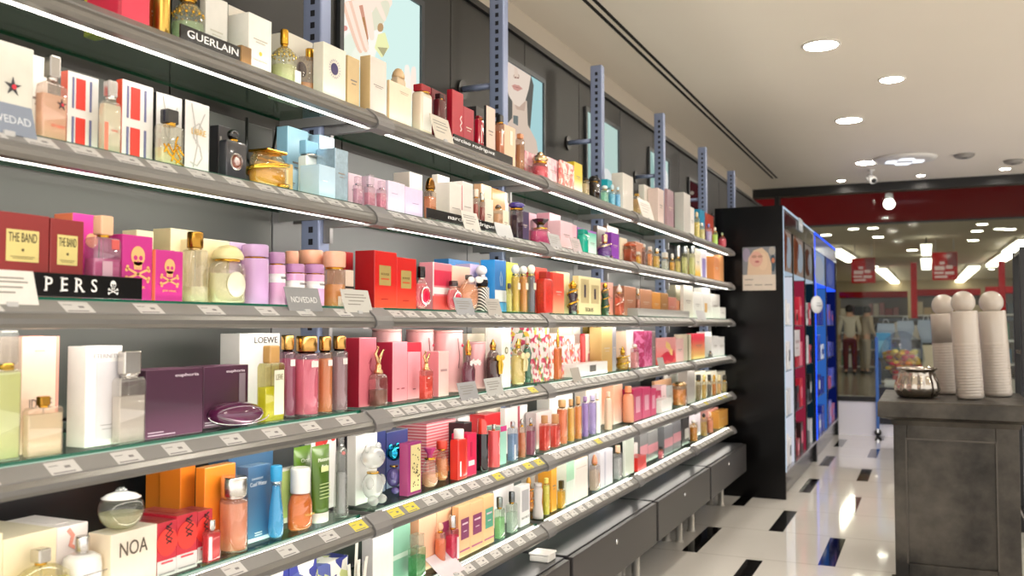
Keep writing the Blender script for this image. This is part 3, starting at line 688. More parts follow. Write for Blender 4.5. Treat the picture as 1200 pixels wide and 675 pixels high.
def discx(c, k=.42, ring=None):
    def f(t, w, d, H, Hc):
        mb = MB(); R = min(w, H)*k; T = Matrix.Translation((d/2, 0, H*.45)) @ Matrix.Rotation(PI/2, 4, 'Y')
        mb.lathe([(R*.2, .001), (R, .0008), (R, -.002)], paper(c) if not ring else metal(c), 24, T)
        if ring: mb.lathe([(R*.5, .0016), (R*.86, .0012), (R*.86, 0)], lacquer(ring), 24, T)
        mb.build('round_medallion', t)
    return f
def ribx(c):
    def f(t, w, d, H, Hc):
        mb = MB()
        for i in range(14):
            a = 2*PI*i/14
            for j in range(3):
                z = H*(.74+.085*j); R = w/2*(.93-.22*j); mb.ball((R*math.cos(a+j*.2), R*math.sin(a+j*.2), z), w*.055, metal(c, .25), 8)
        mb.build('bee_relief', t)
    return f
def goldmark(t, w, d, H, Hc):
    mb = MB(); x = d/2+.0008; m = metal('#d9a32c', .2); q = lambda P: mb.tube([(x, a*w, b*H) for a, b in P], .0016, m, 6)
    q([(-.42, .30), (-.25, .52), (-.05, .34), (.15, .54), (.34, .38), (.46, .30)]); q([(-.1, .1), (.02, .3), (.1, .62), (.18, .75)]); q([(-.45, .5), (-.2, .28), (.1, .16), (.45, .05)]); q([(.3, .5), (.1, .4), (.32, .2), (.1, .08)])
    mb.build('gold_emblem', t)
def bear(r, l, rt, yt, yb, ins, head, body, desc, earc=None):
    def make():
        zs = TOP[r]-.002
        def fit(Xf):
            w = .05
            for _ in range(3): p = onX((l+rt)/2, (yt+yb)/2, Xf-w*.35); w = (rt-l)*depth(p)/FPX
            return (Xf-w*.7, Xf, p.y-w/2, p.y+w/2, onX((l+rt)/2, yt, Xf-w*.35).z-zs, w)
        Xf, g = settle(r, ins, fit); H, w = g[4], g[5]
        t = thing('bear_bottle', lab(desc, r, (g[2]+g[3])/2), 'bottle', (Xf-w*.35, (g[2]+g[3])/2, zs), 'perfume bottles on the %s shelf' % ROWW[r])
        mb = MB(); hz = H*.735; k = w*.43
        mb.ball((0, 0, hz), k, head, 20, (.9, 1, .88)); mb.ball((.012, 0, hz-k*.2), k*.42, head, 14)
        for s in (-1, 1): mb.ball((0, s*k*.72, hz+k*.72), k*.34, head, 12, (.6, 1, 1))
        mb.build('head_cap', t)
        mb = MB(); mb.ball((0, 0, H*.30), w*.40, body, 20, (.85, 1, 1.12))
        for s in (-1, 1): mb.ball((.008, s*w*.36, H*.36), w*.14, body, 12, (1, .8, 1.5)); mb.ball((.012, s*w*.24, H*.085), w*.17, body, 14, (1.2, .9, .95))
        mb.build('body_flacon', t)
        MB().lathe([(w*.2, H*.485), (w*.2, H*.515)], metal('#c8a04a'), 20).build('collar', t)
        mb = MB()
        for s in (-1, 1): mb.ball((k*.78, s*k*.3, hz+k*.14), k*.07, plastic('#30281e'), 8)
        mb.ball((.012+k*.4, 0, hz-k*.12), k*.1, plastic('#30281e'), 8); mb.build('face', t)
    onto(r, ins, make)
def tube_(r, l, rt, yt, ins, col, cap, desc, txt=None):
    def make():
        zs = TOP[r]-.002
        def fit(Xf):
            w = .05
            for _ in range(3): p = onX((l+rt)/2, yt+40, Xf-.014); w = (rt-l)*depth(p)/FPX*1.3
            return (Xf-.032, Xf, p.y-w/2, p.y+w/2, onX((l+rt)/2, yt, Xf-.014).z-zs, w)
        Xf, g = settle(r, ins, fit); H, w = g[4], g[5]; n = 24
        t = thing('cream_tube', lab(desc, r, (g[2]+g[3])/2), 'tube', (Xf-.015, (g[2]+g[3])/2, zs), 'skin care tubes on the %s shelf' % ROWW[r])
        mb = MB(); ring = lambda wy, dx: [(dx/2*math.cos(2*PI*i/n), wy/2*math.sin(2*PI*i/n)) for i in range(n)]
        mb.loft([(H*.13, ring(w*.72, .030)), (H*.2, ring(w*.78, .030)), (H*.55, ring(w*.9, .022)), (H*.93, ring(w, .006)), (H*.935, ring(w, .003)), (H, ring(w, .003))], plastic(col)); mb.build('tube', t)
        MB().loft([(0, ring(w*.68, .03)), (H*.01, ring(w*.7, .031)), (H*.13, ring(w*.72, .031))], plastic(cap)).build('screw_cap', t)
        if txt:
            mb = MB()
            for i, s_ in enumerate(txt): mb.text(s_, .0128-.003*(2-i)*.6, 0, H*(.82-.09*i), H*.05, paper('#f0f4e4'), wmax=w*.62)
            mb.box(.0100, -w*.18, H*.66, .0116, w*.22, H*.73, paper('#dfe6a8'))
            for i in range(5): mb.box(.012, -w*.3, H*(.50-.045*i), .0142, w*.26, H*(.508-.045*i), paper('#cfe0a0'))
            mb.build('printed_text', t)
    onto(r, ins, make)
# ================= TOP SHELF
R = 0
bot(R, 181, 199, -14, -30, 184, 196, .03, '#e8c46a', '#d99a30', GOLD, 'ribbed gold flask beside the red box', capm='metal', shape='round', capsh='cyl', fill=.9, opaque=metal('#d9b25c', .3))
box(R, None, 139, 176, -34, .02, '#d8344e', 'crimson box, first from the left', [('P', 0, 0, .1, 1, '#b0203a')], dp=.07)
box(R, None, 124, 138, -30, .03, '#e8d23c', 'yellow edged red box at the picture edge', [('P', .0, .1, 1, 1, '#d8344e')])
box(R, None, 176.5, 182, -20, .05, '#b4521f', 'slim amber brown box', dp=.05)
brand_sign(R, 212, 282, 27, 'GUERLAIN', 'black strip lettered in white capitals', fx=(.1, .96))
box(R, None, 283, 295, 52, -.002, '#8e6a3c', 'small wooden block ending the lettered strip', plain=True, name='wood_block', cat='block', dp=.012)
bot(R, 203, 238, 4, -16, 211, 230, .012, '#d6e2cc', '#bcd0a8', GOLD, 'pale green round flask with gilded bee shoulders', shape='round', capsh='cyl', fill=.55, shoulder=.45, capm='metal', extra=ribx('#dcb04a'))
W2 = [('P', .22, .44, .78, .46, '#c8c2b4'), ('P', .3, .38, .7, .395, '#c8c2b4'), ('P', .38, .22, .5, .28, '#d8d2c4')]
box(R, 234, 241, 267, -9, .03, W_, 'white carton behind the lettered strip, leftmost', W2, sc='#d8d2c6')
box(R, None, 268, 291, 5, .03, W_, 'white carton in the middle of three', W2)
box(R, None, 291.8, 318.5, 13.5, .006, '#f4f2ea', 'white carton with yellow seal and yellow top edge', [('P', .2, .55, .8, .565, '#b8b2a4'), ('P', .3, .50, .7, .51, '#b8b2a4'), ('E', 'dot', .5, .31, .075, '#ecc63c'), ('P', .2, .17, .8, .18, '#b8b2a4')], tc='#ecc94c')
bot(R, 319.5, 347, 55, 34.7, 328, 337, .012, '#eef0d8', '#dfe0a8', GOLD, 'round flask with gold honeycomb shoulders and tall gold cap', shape='round', capsh='cyl', fill=.5, shoulder=.45, capm='metal', extra=ribx('#d8c070'), D=[('P', .55, .02, .95, .4, '#f4f2ea')])
bot(R, 346.5, 374, 69, 56, 356, 363, .010, '#f4e6da', '#e8953c', GOLD, 'small flask of orange scent with purple medallion', shape='oval', q=.6, capsh='cyl', fill=.35, capm='metal', D=[('E', 'dot', .66, .36, .5, '#f4f0ec'), ('E', 'dot', .66, .38, .34, '#4b3f70')])
box(R, None, 336.5, 367, 36.6, .07, '#ece6d8', 'white box with purple dot behind the small orange flask', [('E', 'dot', .55, .5, .24, '#40356a'), ('E', 'rays', .55, .5, .42, '#9a94a8')])
box(R, 367, 379, 405.5, 48, .008, '#efe9da', 'cream box with large purple dot and rays', [('E', 'dot', .48, .57, .22, '#40356a'), ('X', 'L ARTISAN', .48, .57, .025, '#d8d4e8', .18), ('E', 'rays', .48, .57, .36, '#9a94a8')])
box(R, None, 407.5, 421.5, 64, .012, '#d9bd8c', 'gold beige foil box, left of its twin', dp=.05)
box(R, 421.8, 434, 453, 64, .008, '#ece2d8', 'beige box with pale front and foil side', [('P', .2, .52, .8, .53, '#9a8f86'), ('P', .3, .49, .7, .497, '#9a8f86')], sc='#dcc08e')
bot(R, 457, 476, 92, 80, 459, 474, .035, '#f0d9b8', None, '#e9c79a', 'peach flask whose cap shows over the cream box', capsh='dome', opaque=True, collar=None)
box(R, 453, 456.5, 482.5, 93, .006, '#f8e6cc', 'glowing cream box before the peach cap', [('P', .45, .82, .85, .83, '#b8a488'), ('P', .5, .78, .8, .786, '#b8a488')], sc='#ecd2aa')
bot(R, 482, 507, 110, 99.5, 482.5, 503, .010, '#f6e6d2', '#f6e2cc', '#a80f2a', 'cream flask with wide crimson cap', q=.5, capm='lacquer', opaque=pbsdf('frosted_cream', '#f2e0cc', .25), D=[('P', .15, .1, .9, .9, '#f0eee8')])
bot(R, 507, 523, 117, 110, 510, 519, .012, '#5a1420', None, '#3a0a12', 'dark maroon flask behind the price card', opaque=True, q=.5)
box(R, 502, 506, 523, 103, .06, '#7c0f20', 'dark red box behind the maroon flask')
box(R, 523.5, 530, 543, 104, .010, '#b81430', 'tall bright red box with vertical white letters', [('C', [(.72, .30), (.82, .34), (.70, .40), (.84, .46), (.70, .52), (.82, .58)], .06, '#f0e8e8')], sc='#a30e26')
box(R, None, 543.3, 555.5, 124, .010, '#b01a36', 'mid red box right of the tall red one')
bot(R, 555.6, 567, 140, 136, 557, 565, .010, '#b01430', None, '#8a0d20', 'short red flask with silver letters', opaque=True, D=[('P', .5, .35, .62, .85, '#e8d8d8')], q=.4)
box(R, None, 558, 570, 124, .05, '#1a1518', 'black box behind the short red flask')
box(R, 568, 570, 580.5, 123, .008, '#e6c8b8', 'tall blush box with dark sides', sc='#241c1c')
bot(R, 580.5, 591, 145, 134.5, 581, 590, .008, '#f0b898', '#e08a58', BLK, 'amber flask with square black cap', D=[('P', .3, .45, .6, .85, '#f8e8dc')])
box(R, None, 591, 604, 145, .012, '#eec2a0', 'peach box shining beside the amber flask', [('P', .5, .55, .72, .9, '#f8ead8')])
bot(R, 604, 615, 163, 157, 606, 613, .008, '#d8b090', '#c08a5c', '#e0966a', 'bronze tinted flask with peach cap', collar=None, q=.5)
price_sign(R, 510.5, 532, 136, 160, '#ded6c8', 'small cream price card before the red boxes')
brand_sign(R, 532, 601, 156.5, 'narciso rodriguez', 'black strip lettered in white small letters', fx=(-.02, .66))
box(R, None, 615, 631, 176, .03, '#eea6ae', 'pink floral box', tex=blotch(['#f0b0b8', '#e890a0', '#f6d4d4'], 60))
bot(R, 624, 641, 192, 178, 626, 640, .008, '#f0b8b8', '#e0405a', '#e8c8a0', 'red flask topped by a cluster of golden flowers', shape='oval', q=.7, capsh='crown', capm='metal', fill=.8)
box(R, None, 641, 656, 183, .012, '#eeb2bc', 'rosy box between the flower flask and the floral box', tex=blotch(['#f0bcc4', '#eaa0b0', '#f4d0d4'], 50))
box(R, 656, 657, 673, 187, .008, '#f6d6d0', 'pale box printed with coral flowers', tex=blotch(['#f8e4dc', '#f0a090', '#f6d6d0', '#e8706a'], 70), tc='#e8c83c')
box(R, None, 673, 682.5, 189, .010, '#ecd24a', 'yellow box turning white at its foot', tex=fade('#f4ecd8', '#e6c62c', .01, .05))
bot(R, 682, 691, 212, 208, 683, 689, .006, '#e8dcc4', '#d8c8a8', '#1a1612', 'small cream flask with black bow cap', capsh='dome')
bot(R, 689, 703, 214, 206, 690, 702, .014, '#2a211c', None, '#151210', 'low black flask with flared lid', opaque=True, capsh='dome')
bot(R, 703.5, 713.5, 223, 217, 705, 711, .006, '#d4ecdc', '#a8dcc8', '#e8f0ec', 'mint green flask in front of the turquoise cap', capsh='ball')
bot(R, 704, 718, 221, 211, 704, 718, .03, '#8fd4dc', '#5cc0d0', '#1aa6b8', 'tall flask with wide turquoise cap', collar=None)
for l, rt, c, nm in ((714, 721, '#7cc8e4', 'first'), (721, 727, '#6cb8e0', 'second'), (727, 732.5, '#82b8dc', 'third')):
    bot(R, l, rt, 224, 216 if nm == 'first' else 219, l+1.5, rt-1.5, .010, '#d0e8f4', c, '#cfe8f4', 'slender sky blue flask, %s of three' % nm, shape='round', capsh='ball', shoulder=.4)
box(R, None, 730, 742, 202, .008, '#dcd6cc', 'tall cream canister box', plain=True)
bot(R, 741, 752, 230, 227, 744, 748, .012, '#f0e2cc', '#e6b878', GOLD, 'tiny amber flask on the white riser', lift=.012)
box(R, 748.5, 755, 771, 216, .012, '#e2dcd2', 'wide off white box behind the pale card')
price_sign(R, 753, 767, 234, 253, '#e4dcd2', 'pale card before the wide off white box')
box(R, None, 771.2, 778, 220, .010, '#dcc6be', 'blush box beside the wide off white one')
box(R, 778.5, 782, 789.5, 221, .010, '#a88890', 'mauve brown box')
box(R, 790, 796, 801, 229, .010, '#f0d8d8', 'pink sided white box', sc='#d890a0')
box(R, None, 801.5, 809, 225, .006, '#cbc6c0', 'tall grey canister before the dim reflection', plain=True)
box(R, None, 809, 813.5, 242, .006, '#ece8e0', 'narrow white box beside the grey canister')
bot(R, 813, 820, 256, 248, 814.5, 818, .010, '#f0e4b8', '#e4cc70', '#e8d8b0', 'yellow flask near the shelf end', shape='round', capsh='ball')
box(R, None, 820.5, 826, 245, .03, '#2e8cb4', 'slim blue box near the shelf end')
box(R, None, 827, 836, 249, .03, '#b0402e', 'brick red canister near the shelf end', plain=True)
bot(R, 819, 826, 266, 261, 821, 824, .006, '#ece4c8', '#e0d090', '#f0ece0', 'small straw coloured flask', shape='round', capsh='ball')
bot(R, 827, 834, 268, 262, 829, 832, .006, '#e4dce8', '#c8b8d8', '#8878b8', 'small lilac flask', shape='round', capsh='ball')
bot(R, 834.5, 841, 272, 266, 836, 839, .006, '#dcecb8', '#b8dc60', '#f0f0e0', 'small lime flask', shape='round', capsh='ball')
def leafx(t, w, d, H, Hc):
    mb = MB()
    for s in (-1, 0, 1): mb.tube([(0, 0, H), (0, s*w*.2, H+.012), (0, s*w*.4, H+.022)], [.002, .0035, .001], plastic('#c8dcb0'), 6)
    mb.build('leaf_cap', t)
bot(R, 842, 851, 277, 268, 845, 848, .004, '#e8788c', '#e46078', '#d8e8c8', 'strawberry pink round flask with leaf top', shape='round', capsh=None, prof=[(.5, 0), (.9, .2), (1, .55), (.8, .9), (.3, 1)], extra=leafx)
# ================= SECOND SHELF
R = 1
price_sign(R, -26, 44, 118, 156, '#8c96a8', 'blue grey novelty card before the star box', 'NOVEDAD', '#dfe4ea', X=-1.117)
box(R, None, -34, 40, 36, .02, '#d6d2c6', 'large white box with a dark star', [('E', 'star', .66, .52, .22, '#2c2c34', '#d8283c')], dp=.06)
bot(R, 40, 81, 95, 67, 56, 72.5, .012, '#f4dccc', '#f0b89a', '#b8b4b0', 'tall peach flask with clear cap and star', q=.4, fill=.76, shoulder=.22, capm='metal', collar='#e8e4e0', D=[('E', 'star', .72, .62, .2, '#3a2c34', '#d8283c'), ('X', 'MY NAME', .6, .25, .05, '#d8705c', .5)])
box(R, None, 33, 57, 62, .075, '#f6f4ec', 'white carton behind the peach star flask')
ST = [('P', .26, .53, .56, .93, '#d8372c'), ('P', .14, .53, .20, .93, '#6a6c94'), ('P', .70, .53, .76, .93, '#6a6c94'), ('P', .26, .04, .56, .42, '#d8372c'), ('P', .14, .04, .20, .42, '#6a6c94'), ('P', .70, .04, .76, .42, '#6a6c94')]
box(R, 71, 79.5, 116, 82, .04, '#e2deda', 'white box with red and blue upright stripes, left one', ST, sc='#e2553c')
bot(R, 114.6, 143.5, 117, 94, 119.5, 135, .010, '#f4ecdc', '#f2e4c8', '#b8b4b0', 'clear flask between the two striped boxes', q=.4, fill=.9, shoulder=.22, capm='metal', collar='#e8e4e0', D=[('P', .02, .0, .22, .55, '#e07a60'), ('X', 'GIRL', .6, .42, .04, '#d8705c', .4)])
box(R, 136, 143.5, 180, 92, .04, '#e2deda', 'white box with red and blue upright stripes, right one', ST, sc='#e2553c')
YS = [('C', [(.25, .97), (.40, .66), (.52, .42), (.42, .2), (.34, .05)], .035, '#bcbab6'), ('C', [(.80, .86), (.55, .62), (.44, .40)], .03, '#bcbab6'), ('C', [(.72, .62), (.55, .70), (.32, .62), (.35, .48), (.60, .36), (.70, .2), (.5, .08), (.22, .12)], .035, '#bcbab6')]
box(R, 180.5, 183.2, 213.6, 107, .06, '#e0deda', 'white box with grey monogram behind the black capped flask', YS, sc='#20201f')
bot(R, 180, 216.5, 148, 129, 189.5, 209, .010, '#f4efdc', '#f2e2b0', BLK, 'clear flask with slanted black cap and gold monogram', q=.4, fill=.42, capm='lacquer', extra=goldmark)
box(R, 214.5, 217, 245.5, 116, .016, '#e0deda', 'white box with grey monogram and gold letters', YS+[('T', 'LIBRE', .55, .57, .085, '#d8b25c', .9)], sc='#20201f')
bot(R, 256, 289, 166, 152, 266, 280, .006, '#33343a', None, '#0c0c0e', 'black square flask with round amber window', q=.36, opaque=pbsdf('black_glitter', '#2c2d33', .3, coat=.6, noise=.3, scale=300), capsh='ball', capm='lacquer', rad=.1, extra=discx('#a09890', .30, '#6a3018'))
box(R, 245.5, 256, 270, 146, .05, '#1d1b20', 'black box behind the black square flask', [('P', .1, .3, .25, .8, '#8c8880')])
bot(R, 288.7, 330, 179, 174.5, 291, 318, .010, '#f0d48a', '#e2a818', '#c89030', 'low wide gold lozenge flask', shape='oval', q=.55, prof=[(.75, 0), (.95, .1), (1, .35), (.97, .6), (.9, .85), (.7, 1)], fill=.55, capm='metal', extra=swirlx('#e8b84a', 1.5))
box(R, None, 320, 343.5, 187, .03, '#d8b070', 'matt gold box behind the lozenge flask', [('P', .3, .3, .75, .8, '#e8cc98')])
box(R, 324, 337, 361, 147, .09, '#9cc8dc', 'tall light blue box, largest of the blue ones', sc='#86b4cc')
box(R, None, 361, 374, 151, .13, '#a0cce0', 'light blue box partly hidden behind the blue cap')
bot(R, 349, 374.5, 184, 166, 350, 374, .012, '#e8f0ec', None, '#84b8d4', 'frosted white flask with light blue cap', q=.45, opaque=pbsdf('frosted_white', '#e6eee8', .3), collar='#b8b0a8', rad=.08, D=[('P', .3, .48, .7, .5, '#a8b8c0')])
box(R, None, 374.3, 393, 192, .010, '#bcd8ea', 'pale blue box right of the frosted flask', [('P', .2, .5, .5, .53, '#e8f2f8')])
foil = pbsdf('blue_foil', '#a8c0d0', .25, metal=.5, noise=.35, scale=90)
box(R, None, 374.5, 392, 157, .09, '#9cb8c8', 'crinkled silver blue foil box, taller one', tex=foil)
box(R, None, 393, 408, 173, .012, '#a8c0d0', 'crinkled silver blue foil box at the bay edge', tex=foil)
box(R, None, 335, 349, 196, .05, '#c0dcec', 'pale blue box left of the frosted flask')
PK = '#f2d6e4'
bot(R, 413, 426, 217, 207, 415, 424, .010, '#f4dce6', '#e8b0c4', '#f0d8e4', 'small clear pink flask, left one', capsh='box', capm='glass', collar='#d8c8d0')
bot(R, 426, 440.5, 219, 205, 429.5, 439.5, .008, '#f6dfe8', '#dc98ac', '#ece0e8', 'small clear pink flask, middle one', capsh='box', capm='glass', collar='#c8b8c0', fill=.7)
bot(R, 440.5, 453.5, 222, 212, 443, 451, .006, '#f4d8e2', '#d890a8', '#f0dce8', 'small clear pink flask, right one', capsh='box', capm='glass', collar='#c8b0b8')
box(R, None, 408.5, 424, 202, .06, PK, 'pale pink box behind the left pink flask')
box(R, None, 432, 453, 206, .06, '#eccfe0', 'pale pink box behind the right pink flasks')
box(R, 453.5, 455, 474.6, 211, .008, '#eadbf0', 'lilac white box, left of a pair', [('P', .2, .6, .55, .62, '#b8a4c8'), ('P', .15, .08, .9, .12, '#ffffff')])
box(R, None, 475, 495.5, 218, .008, '#e2d0ee', 'lilac box, right of a pair', [('P', .4, .45, .75, .47, '#a890bc')])
box(R, 461, 480, 495, 201, .09, '#f2eae0', 'cream box behind the lilac pair', sc='#d8ccc0')
brand_sign(R, 501, 584, 247, 'narciso rodriguez', 'black strip lettered in white, partly covered by a card', h=.026, fx=(.26, .98))
bot(R, 496, 512, 224, 206.5, 494, 506, .010, '#f4d8c0', '#dc9058', '#8a6030', 'orange flask with bronze ball cap', q=.6, capsh='dome', capm='metal')
box(R, 506, 513, 527, 204, .04, '#f2ece2', 'tall cream box after the bronze capped flask', [('P', .2, .42, .75, .44, '#a09890')], sc='#e6ddd2')
box(R, None, 527, 541.5, 213, .012, '#ece4dc', 'cream box, left of two with a pink edge', [('P', .2, .4, .8, .42, '#b0a8a0'), ('P', .96, 0, 1, 1, '#d8707c')])
box(R, None, 542, 554.5, 212, .012, '#eae2dc', 'cream box, right of two with a pink edge', [('P', .2, .45, .8, .47, '#b0a8a0')])
bot(R, 554.5, 561, 232, 222, 555, 560.5, .010, '#e8c0b0', '#b04840', '#f4e0d0', 'thin dark red flask with blush cap', capsh='cyl', collar=GOLD)
bot(R, 561.5, 568.5, 236, 226, 562.5, 567.5, .006, '#e8c0b0', '#983030', '#d8d0c8', 'thin wine red flask with silver cap', capsh='cyl', capm='metal')
box(R, 555, 564, 576, 215, .09, '#f2caa4', 'peach box behind the thin red flasks', sc='#e8b890')
box(R, None, 568.5, 578, 232, .012, '#f0e8d8', 'short ivory box before the peach ones')
bot(R, 578, 589.5, 245, 239.5, 580, 587, .008, '#f4dcc4', '#e8b48c', '#584838', 'peach flask with brown dome cap', capsh='dome')
box(R, None, 576.5, 592, 220, .10, '#d8985c', 'orange brown box')
box(R, None, 592, 596, 220, .11, '#e8e2da', 'sliver of a white box')
box(R, None, 589.5, 596.5, 246, .012, '#f0e4cc', 'narrow ivory box beside the brown dome flask')
bot(R, 597, 613.5, 246, 235, 590, 609, .014, '#5c3450', '#42203c', '#43328c', 'dark plum flask with violet ball cap', capsh='ball', capm='lacquer', q=.6)
box(R, 608, 611, 620, 246, .03, '#4a3a60', 'dark purple box behind the plum flask')
price_sign(R, 545, 564, 248, 267, '#d6d0c8', 'grey price card over the lettered strip')
price_sign(R, 583, 602, 262, 276, '#c2c4c6', 'zigzag edged grey card at the lettered strip end', lines=False)
box(R, None, 620.5, 629, 249, .04, '#f0b8c8', 'rose box left of the fluted stopper')
bot(R, 620.5, 643.5, 269, 257, 626, 639.5, .008, '#f0b4d0', '#e0408c', '#6a6468', 'magenta flask with fluted dark stopper', shape='oval', q=.6, capsh='flare', capm='metal', fill=.85)
box(R, 629, 644, 657, 249, .05, '#f2c0cc', 'large rose pink box', sc='#eca8b8')
box(R, None, 657, 671, 258, .03, '#f4c8d0', 'pink box behind the grey card')
box(R, None, 671, 676, 263, .03, '#eeb8c4', 'narrow pink box')
price_sign(R, 645.5, 659, 274, 289, '#a8a6a8', 'grey card before the large rose box')
price_sign(R, 672, 683, 279, 293, '#c0aeb0', 'pinkish card before the turquoise flask')
bot(R, 676, 690, 275, 269, 677, 689, .014, '#2cb49c', '#109c88', '#12a08c', 'turquoise flask with broad green cap', capm='lacquer', opaque=lacquer('#18a890'), collar=None)
box(R, 688.5, 689.5, 699, 272, .014, '#b8e4d4', 'mint green box beside the turquoise flask', tex=fade('#f0f8f4', '#6ccab0', .0, .08))
box(R, None, 677, 699, 266, .08, '#8c48a0', 'violet dome topped box', plain=True)
bot(R, 700.5, 716, 285, 274, 703, 708, .006, '#b48cc8', '#702898', '#e8c8a0', 'purple flask with gold neck', shape='oval', q=.7, capsh='cyl', capm='metal', prof=[(.7, 0), (1, .25), (.95, .6), (.6, .9), (.35, 1)], extra=swirlx('#d8b8a0', 1))
box(R, 709, 716.5, 725.5, 272, .02, '#8c3cb0', 'bright purple box', sc='#7a3098')
box(R, None, 711.5, 724.5, 264, .10, '#8a6454', 'brown box behind the purple one')
box(R, None, 700, 711, 264, .10, '#6c5e58', 'taupe box behind the purple flask')
bot(R, 730, 746, 289, 284, 732, 744, .006, '#d88850', '#a8400c', '#b04818', 'big burnt orange flask with two knobs', q=.5, capsh='dome', opaque=False, collar=None)
box(R, None, 727, 735, 278, .04, '#ecdcc0', 'white and gold box left of the burnt orange flask')
box(R, None, 745, 755.5, 283, .04, '#c88468', 'terracotta box behind the yellow flask')
SM = [(744.5, 751.5, 299, 295, '#f0d890', '#e0b040', 'amber cube flask'), (752, 758, 291, 286, '#c8b0a8', '#8c6058', 'grey brown flask'), (758.5, 765, 294, 289, '#f0d0b0', '#e0a060', 'peach flask'), (765, 773.5, 297, 291, '#f0e4c8', '#e8b850', 'honey flask with silver cap'), (774.5, 784, 303, 296, '#ecebe6', '#e0dcd0', 'squat clear flask'), (784.5, 791, 305, 297, '#f0e4c0', '#e0a830', 'honey flask with round cap')]
for i, (l, rt, a, b, g, q_, n_) in enumerate(SM): bot(R, l, rt, a, b, l+1.6, rt-1.6, .006+.004*(i % 2), g, q_, '#dcd4cc', n_, capsh='ball' if i % 2 else 'box', capm='metal' if i == 3 else 'plastic')
bot(R, 791, 798, 303, 288, 792, 796.5, .02, '#f2e8cc', '#e8c870', '#c8c8c8', 'flask with tall silver cap', capsh='cyl', capm='metal')
for l, rt, n_ in ((798.5, 806.5, 'left'), (807, 815, 'right')): bot(R, l, rt, 297, 288.5, l+1.5, rt-1.5, .008, '#eeecc8', '#dcdca0', '#c0c4c4', 'pale yellow tall flask with silver cap, %s one' % n_, capsh='cyl', capm='metal', collar=SILV)
box(R, None, 815.5, 821, 291, .012, '#f0cc58', 'yellow box', tex=fade('#f0b83c', '#f4ecd8', .02, .07))
box(R, None, 821.5, 828, 292, .012, '#f2eef4', 'white box with violet panel', [('P', .2, 0, .8, .7, '#8078c0')])
box(R, None, 828.5, 836.5, 291, .012, '#f2f6ee', 'white box with green band', [('P', 0, .6, 1, .9, '#7cd058'), ('P', .3, 0, .45, .6, '#7cd058')])
box(R, None, 837, 843, 300, .008, '#e08c50', 'orange box near the far end')
box(R, None, 843, 848, 295, .016, '#e8a468', 'apricot canister at the far end', plain=True)
# ================= THIRD SHELF
R = 2
price_sign(R, -20, 46, 316, 350, '#e9e6e0', 'large white information card left of the skull strip')
BD = [('P', .20, .42, .80, .80, '#e0cf86'), ('X', 'THE BAND', .5, .71, .11, '#241e1a', .52), ('E', 'dot', .5, .56, .035, '#6a5c38'), ('P', .28, .475, .72, .483, '#8a7c4c'), ('P', .32, .455, .68, .462, '#8a7c4c')]
box(R, None, -6, 58, 246, .016, '#8e2c2a', 'large brick red box with gold label', BD, dp=.07)
box(R, None, 59.2, 98.5, 255, .016, '#8e2c2a', 'brick red box with gold label beside its larger twin', BD, dp=.05)
brand_sign(R, 41, 167, 318.5, 'PERS', 'black strip with white capitals and a skull', emb='skull', serif=True)
bot(R, 97.5, 143, 279, 253.5, 114, 134, .012, '#ecc0dc', '#c2508c', '#f2bc98', 'clear magenta flask with wide peach cap', q=.42, fill=.66, rad=.12, capm='plastic', D=[('P', .62, .82, .9, .98, '#d8605c'), ('P', .3, .05, .66, .62, '#d0a8b8')])
box(R, 63, 85, 116, 249, .08, '#d8389a', 'magenta box with orange side behind the brick red box', [('E', 'dot', .72, .70, .17, '#f4b888')], sc='#f08058')
SK = lambda: [('E', 'skull', .5, .58, .58, '#f0b878', '#c82c86'), ('X', 'JOY PINK', .5, .20, .05, '#f0b878', .5)]
box(R, None, 143.5, 179, 274, .016, '#c8308c', 'magenta box with gold skull and crossbones, larger one', SK(), tc='#d8405c')
box(R, 178, 182.3, 214.5, 292, .010, '#c8308c', 'magenta box with gold skull and crossbones, smaller one', SK(), sc='#f08058')
box(R, 143, 160, 180, 269, .11, '#f0deb8', 'cream box behind the larger skull box', plain=True)
box(R, 179, 200, 234, 267, .075, '#f2e2bc', 'large cream box behind the gold capped flask', plain=True, sc='#e2cfa2')
box(R, None, 236, 269, 279, .06, '#f0e0b6', 'cream box behind the yellow domed flask', plain=True)
bot(R, 214.6, 243, 293.5, 271.5, 216.5, 234, .010, '#f4eeda', '#f4e4bc', '#a87c34', 'tall clear cylinder flask with gold cap', shape='round', capsh='cyl', capm='metal', fill=.3, collar='#e8cc90')
bot(R, 243.2, 282.5, 306, 286, 245, 271, .010, '#f4eedc', '#f2dcb0', '#e6d8a0', 'flat round shouldered flask with pale yellow dome', shape='oval', q=.5, capsh='dome', fill=.7, prof=[(.9, 0), (1, .06), (1, .8), (.9, .93), (.6, 1)], extra=discx('#f0e8d0', .3))
box(R, None, 269, 289, 283, .06, '#d4b8d8', 'lilac box behind the lilac cylinder', plain=True)
BAND = [(.98, 0), (1, .02), (1, .98), (.96, 1)]
def cylb(l, rt, yb_, yt, ins, body, cap, desc, band=None, wide=1.0):
    def ex(t, w, d, H, Hc):
        mb = MB(); mb.lathe([(w/2*1.004, H*.56), (w/2*1.004, H*.78)], paper('#f4f2f0'), 24)
        mb.text('TRUSSARDI', w/2+.0005, 0, H*.68, H*.06, paper('#6c6468'), wmax=w*.5); mb.build('label_band', t)
    bot(R, l, rt, yb_, yt, l+.4, rt-.4, ins, body, None, cap, desc, shape='round', capsh='cyl', opaque=pbsdf('satin', body, .25, coat=.3), collar=GOLD, extra=ex if band else None, prof=BAND)
cylb(284.3, 314, 303.5, 287, .008, '#c8a0d0', '#c6a0ce', 'tall satin lilac cylinder flask')
cylb(314.5, 334, 311, 296, .014, '#e0aad0', '#b486b0', 'pink cylinder flask with white band, left one', 1)
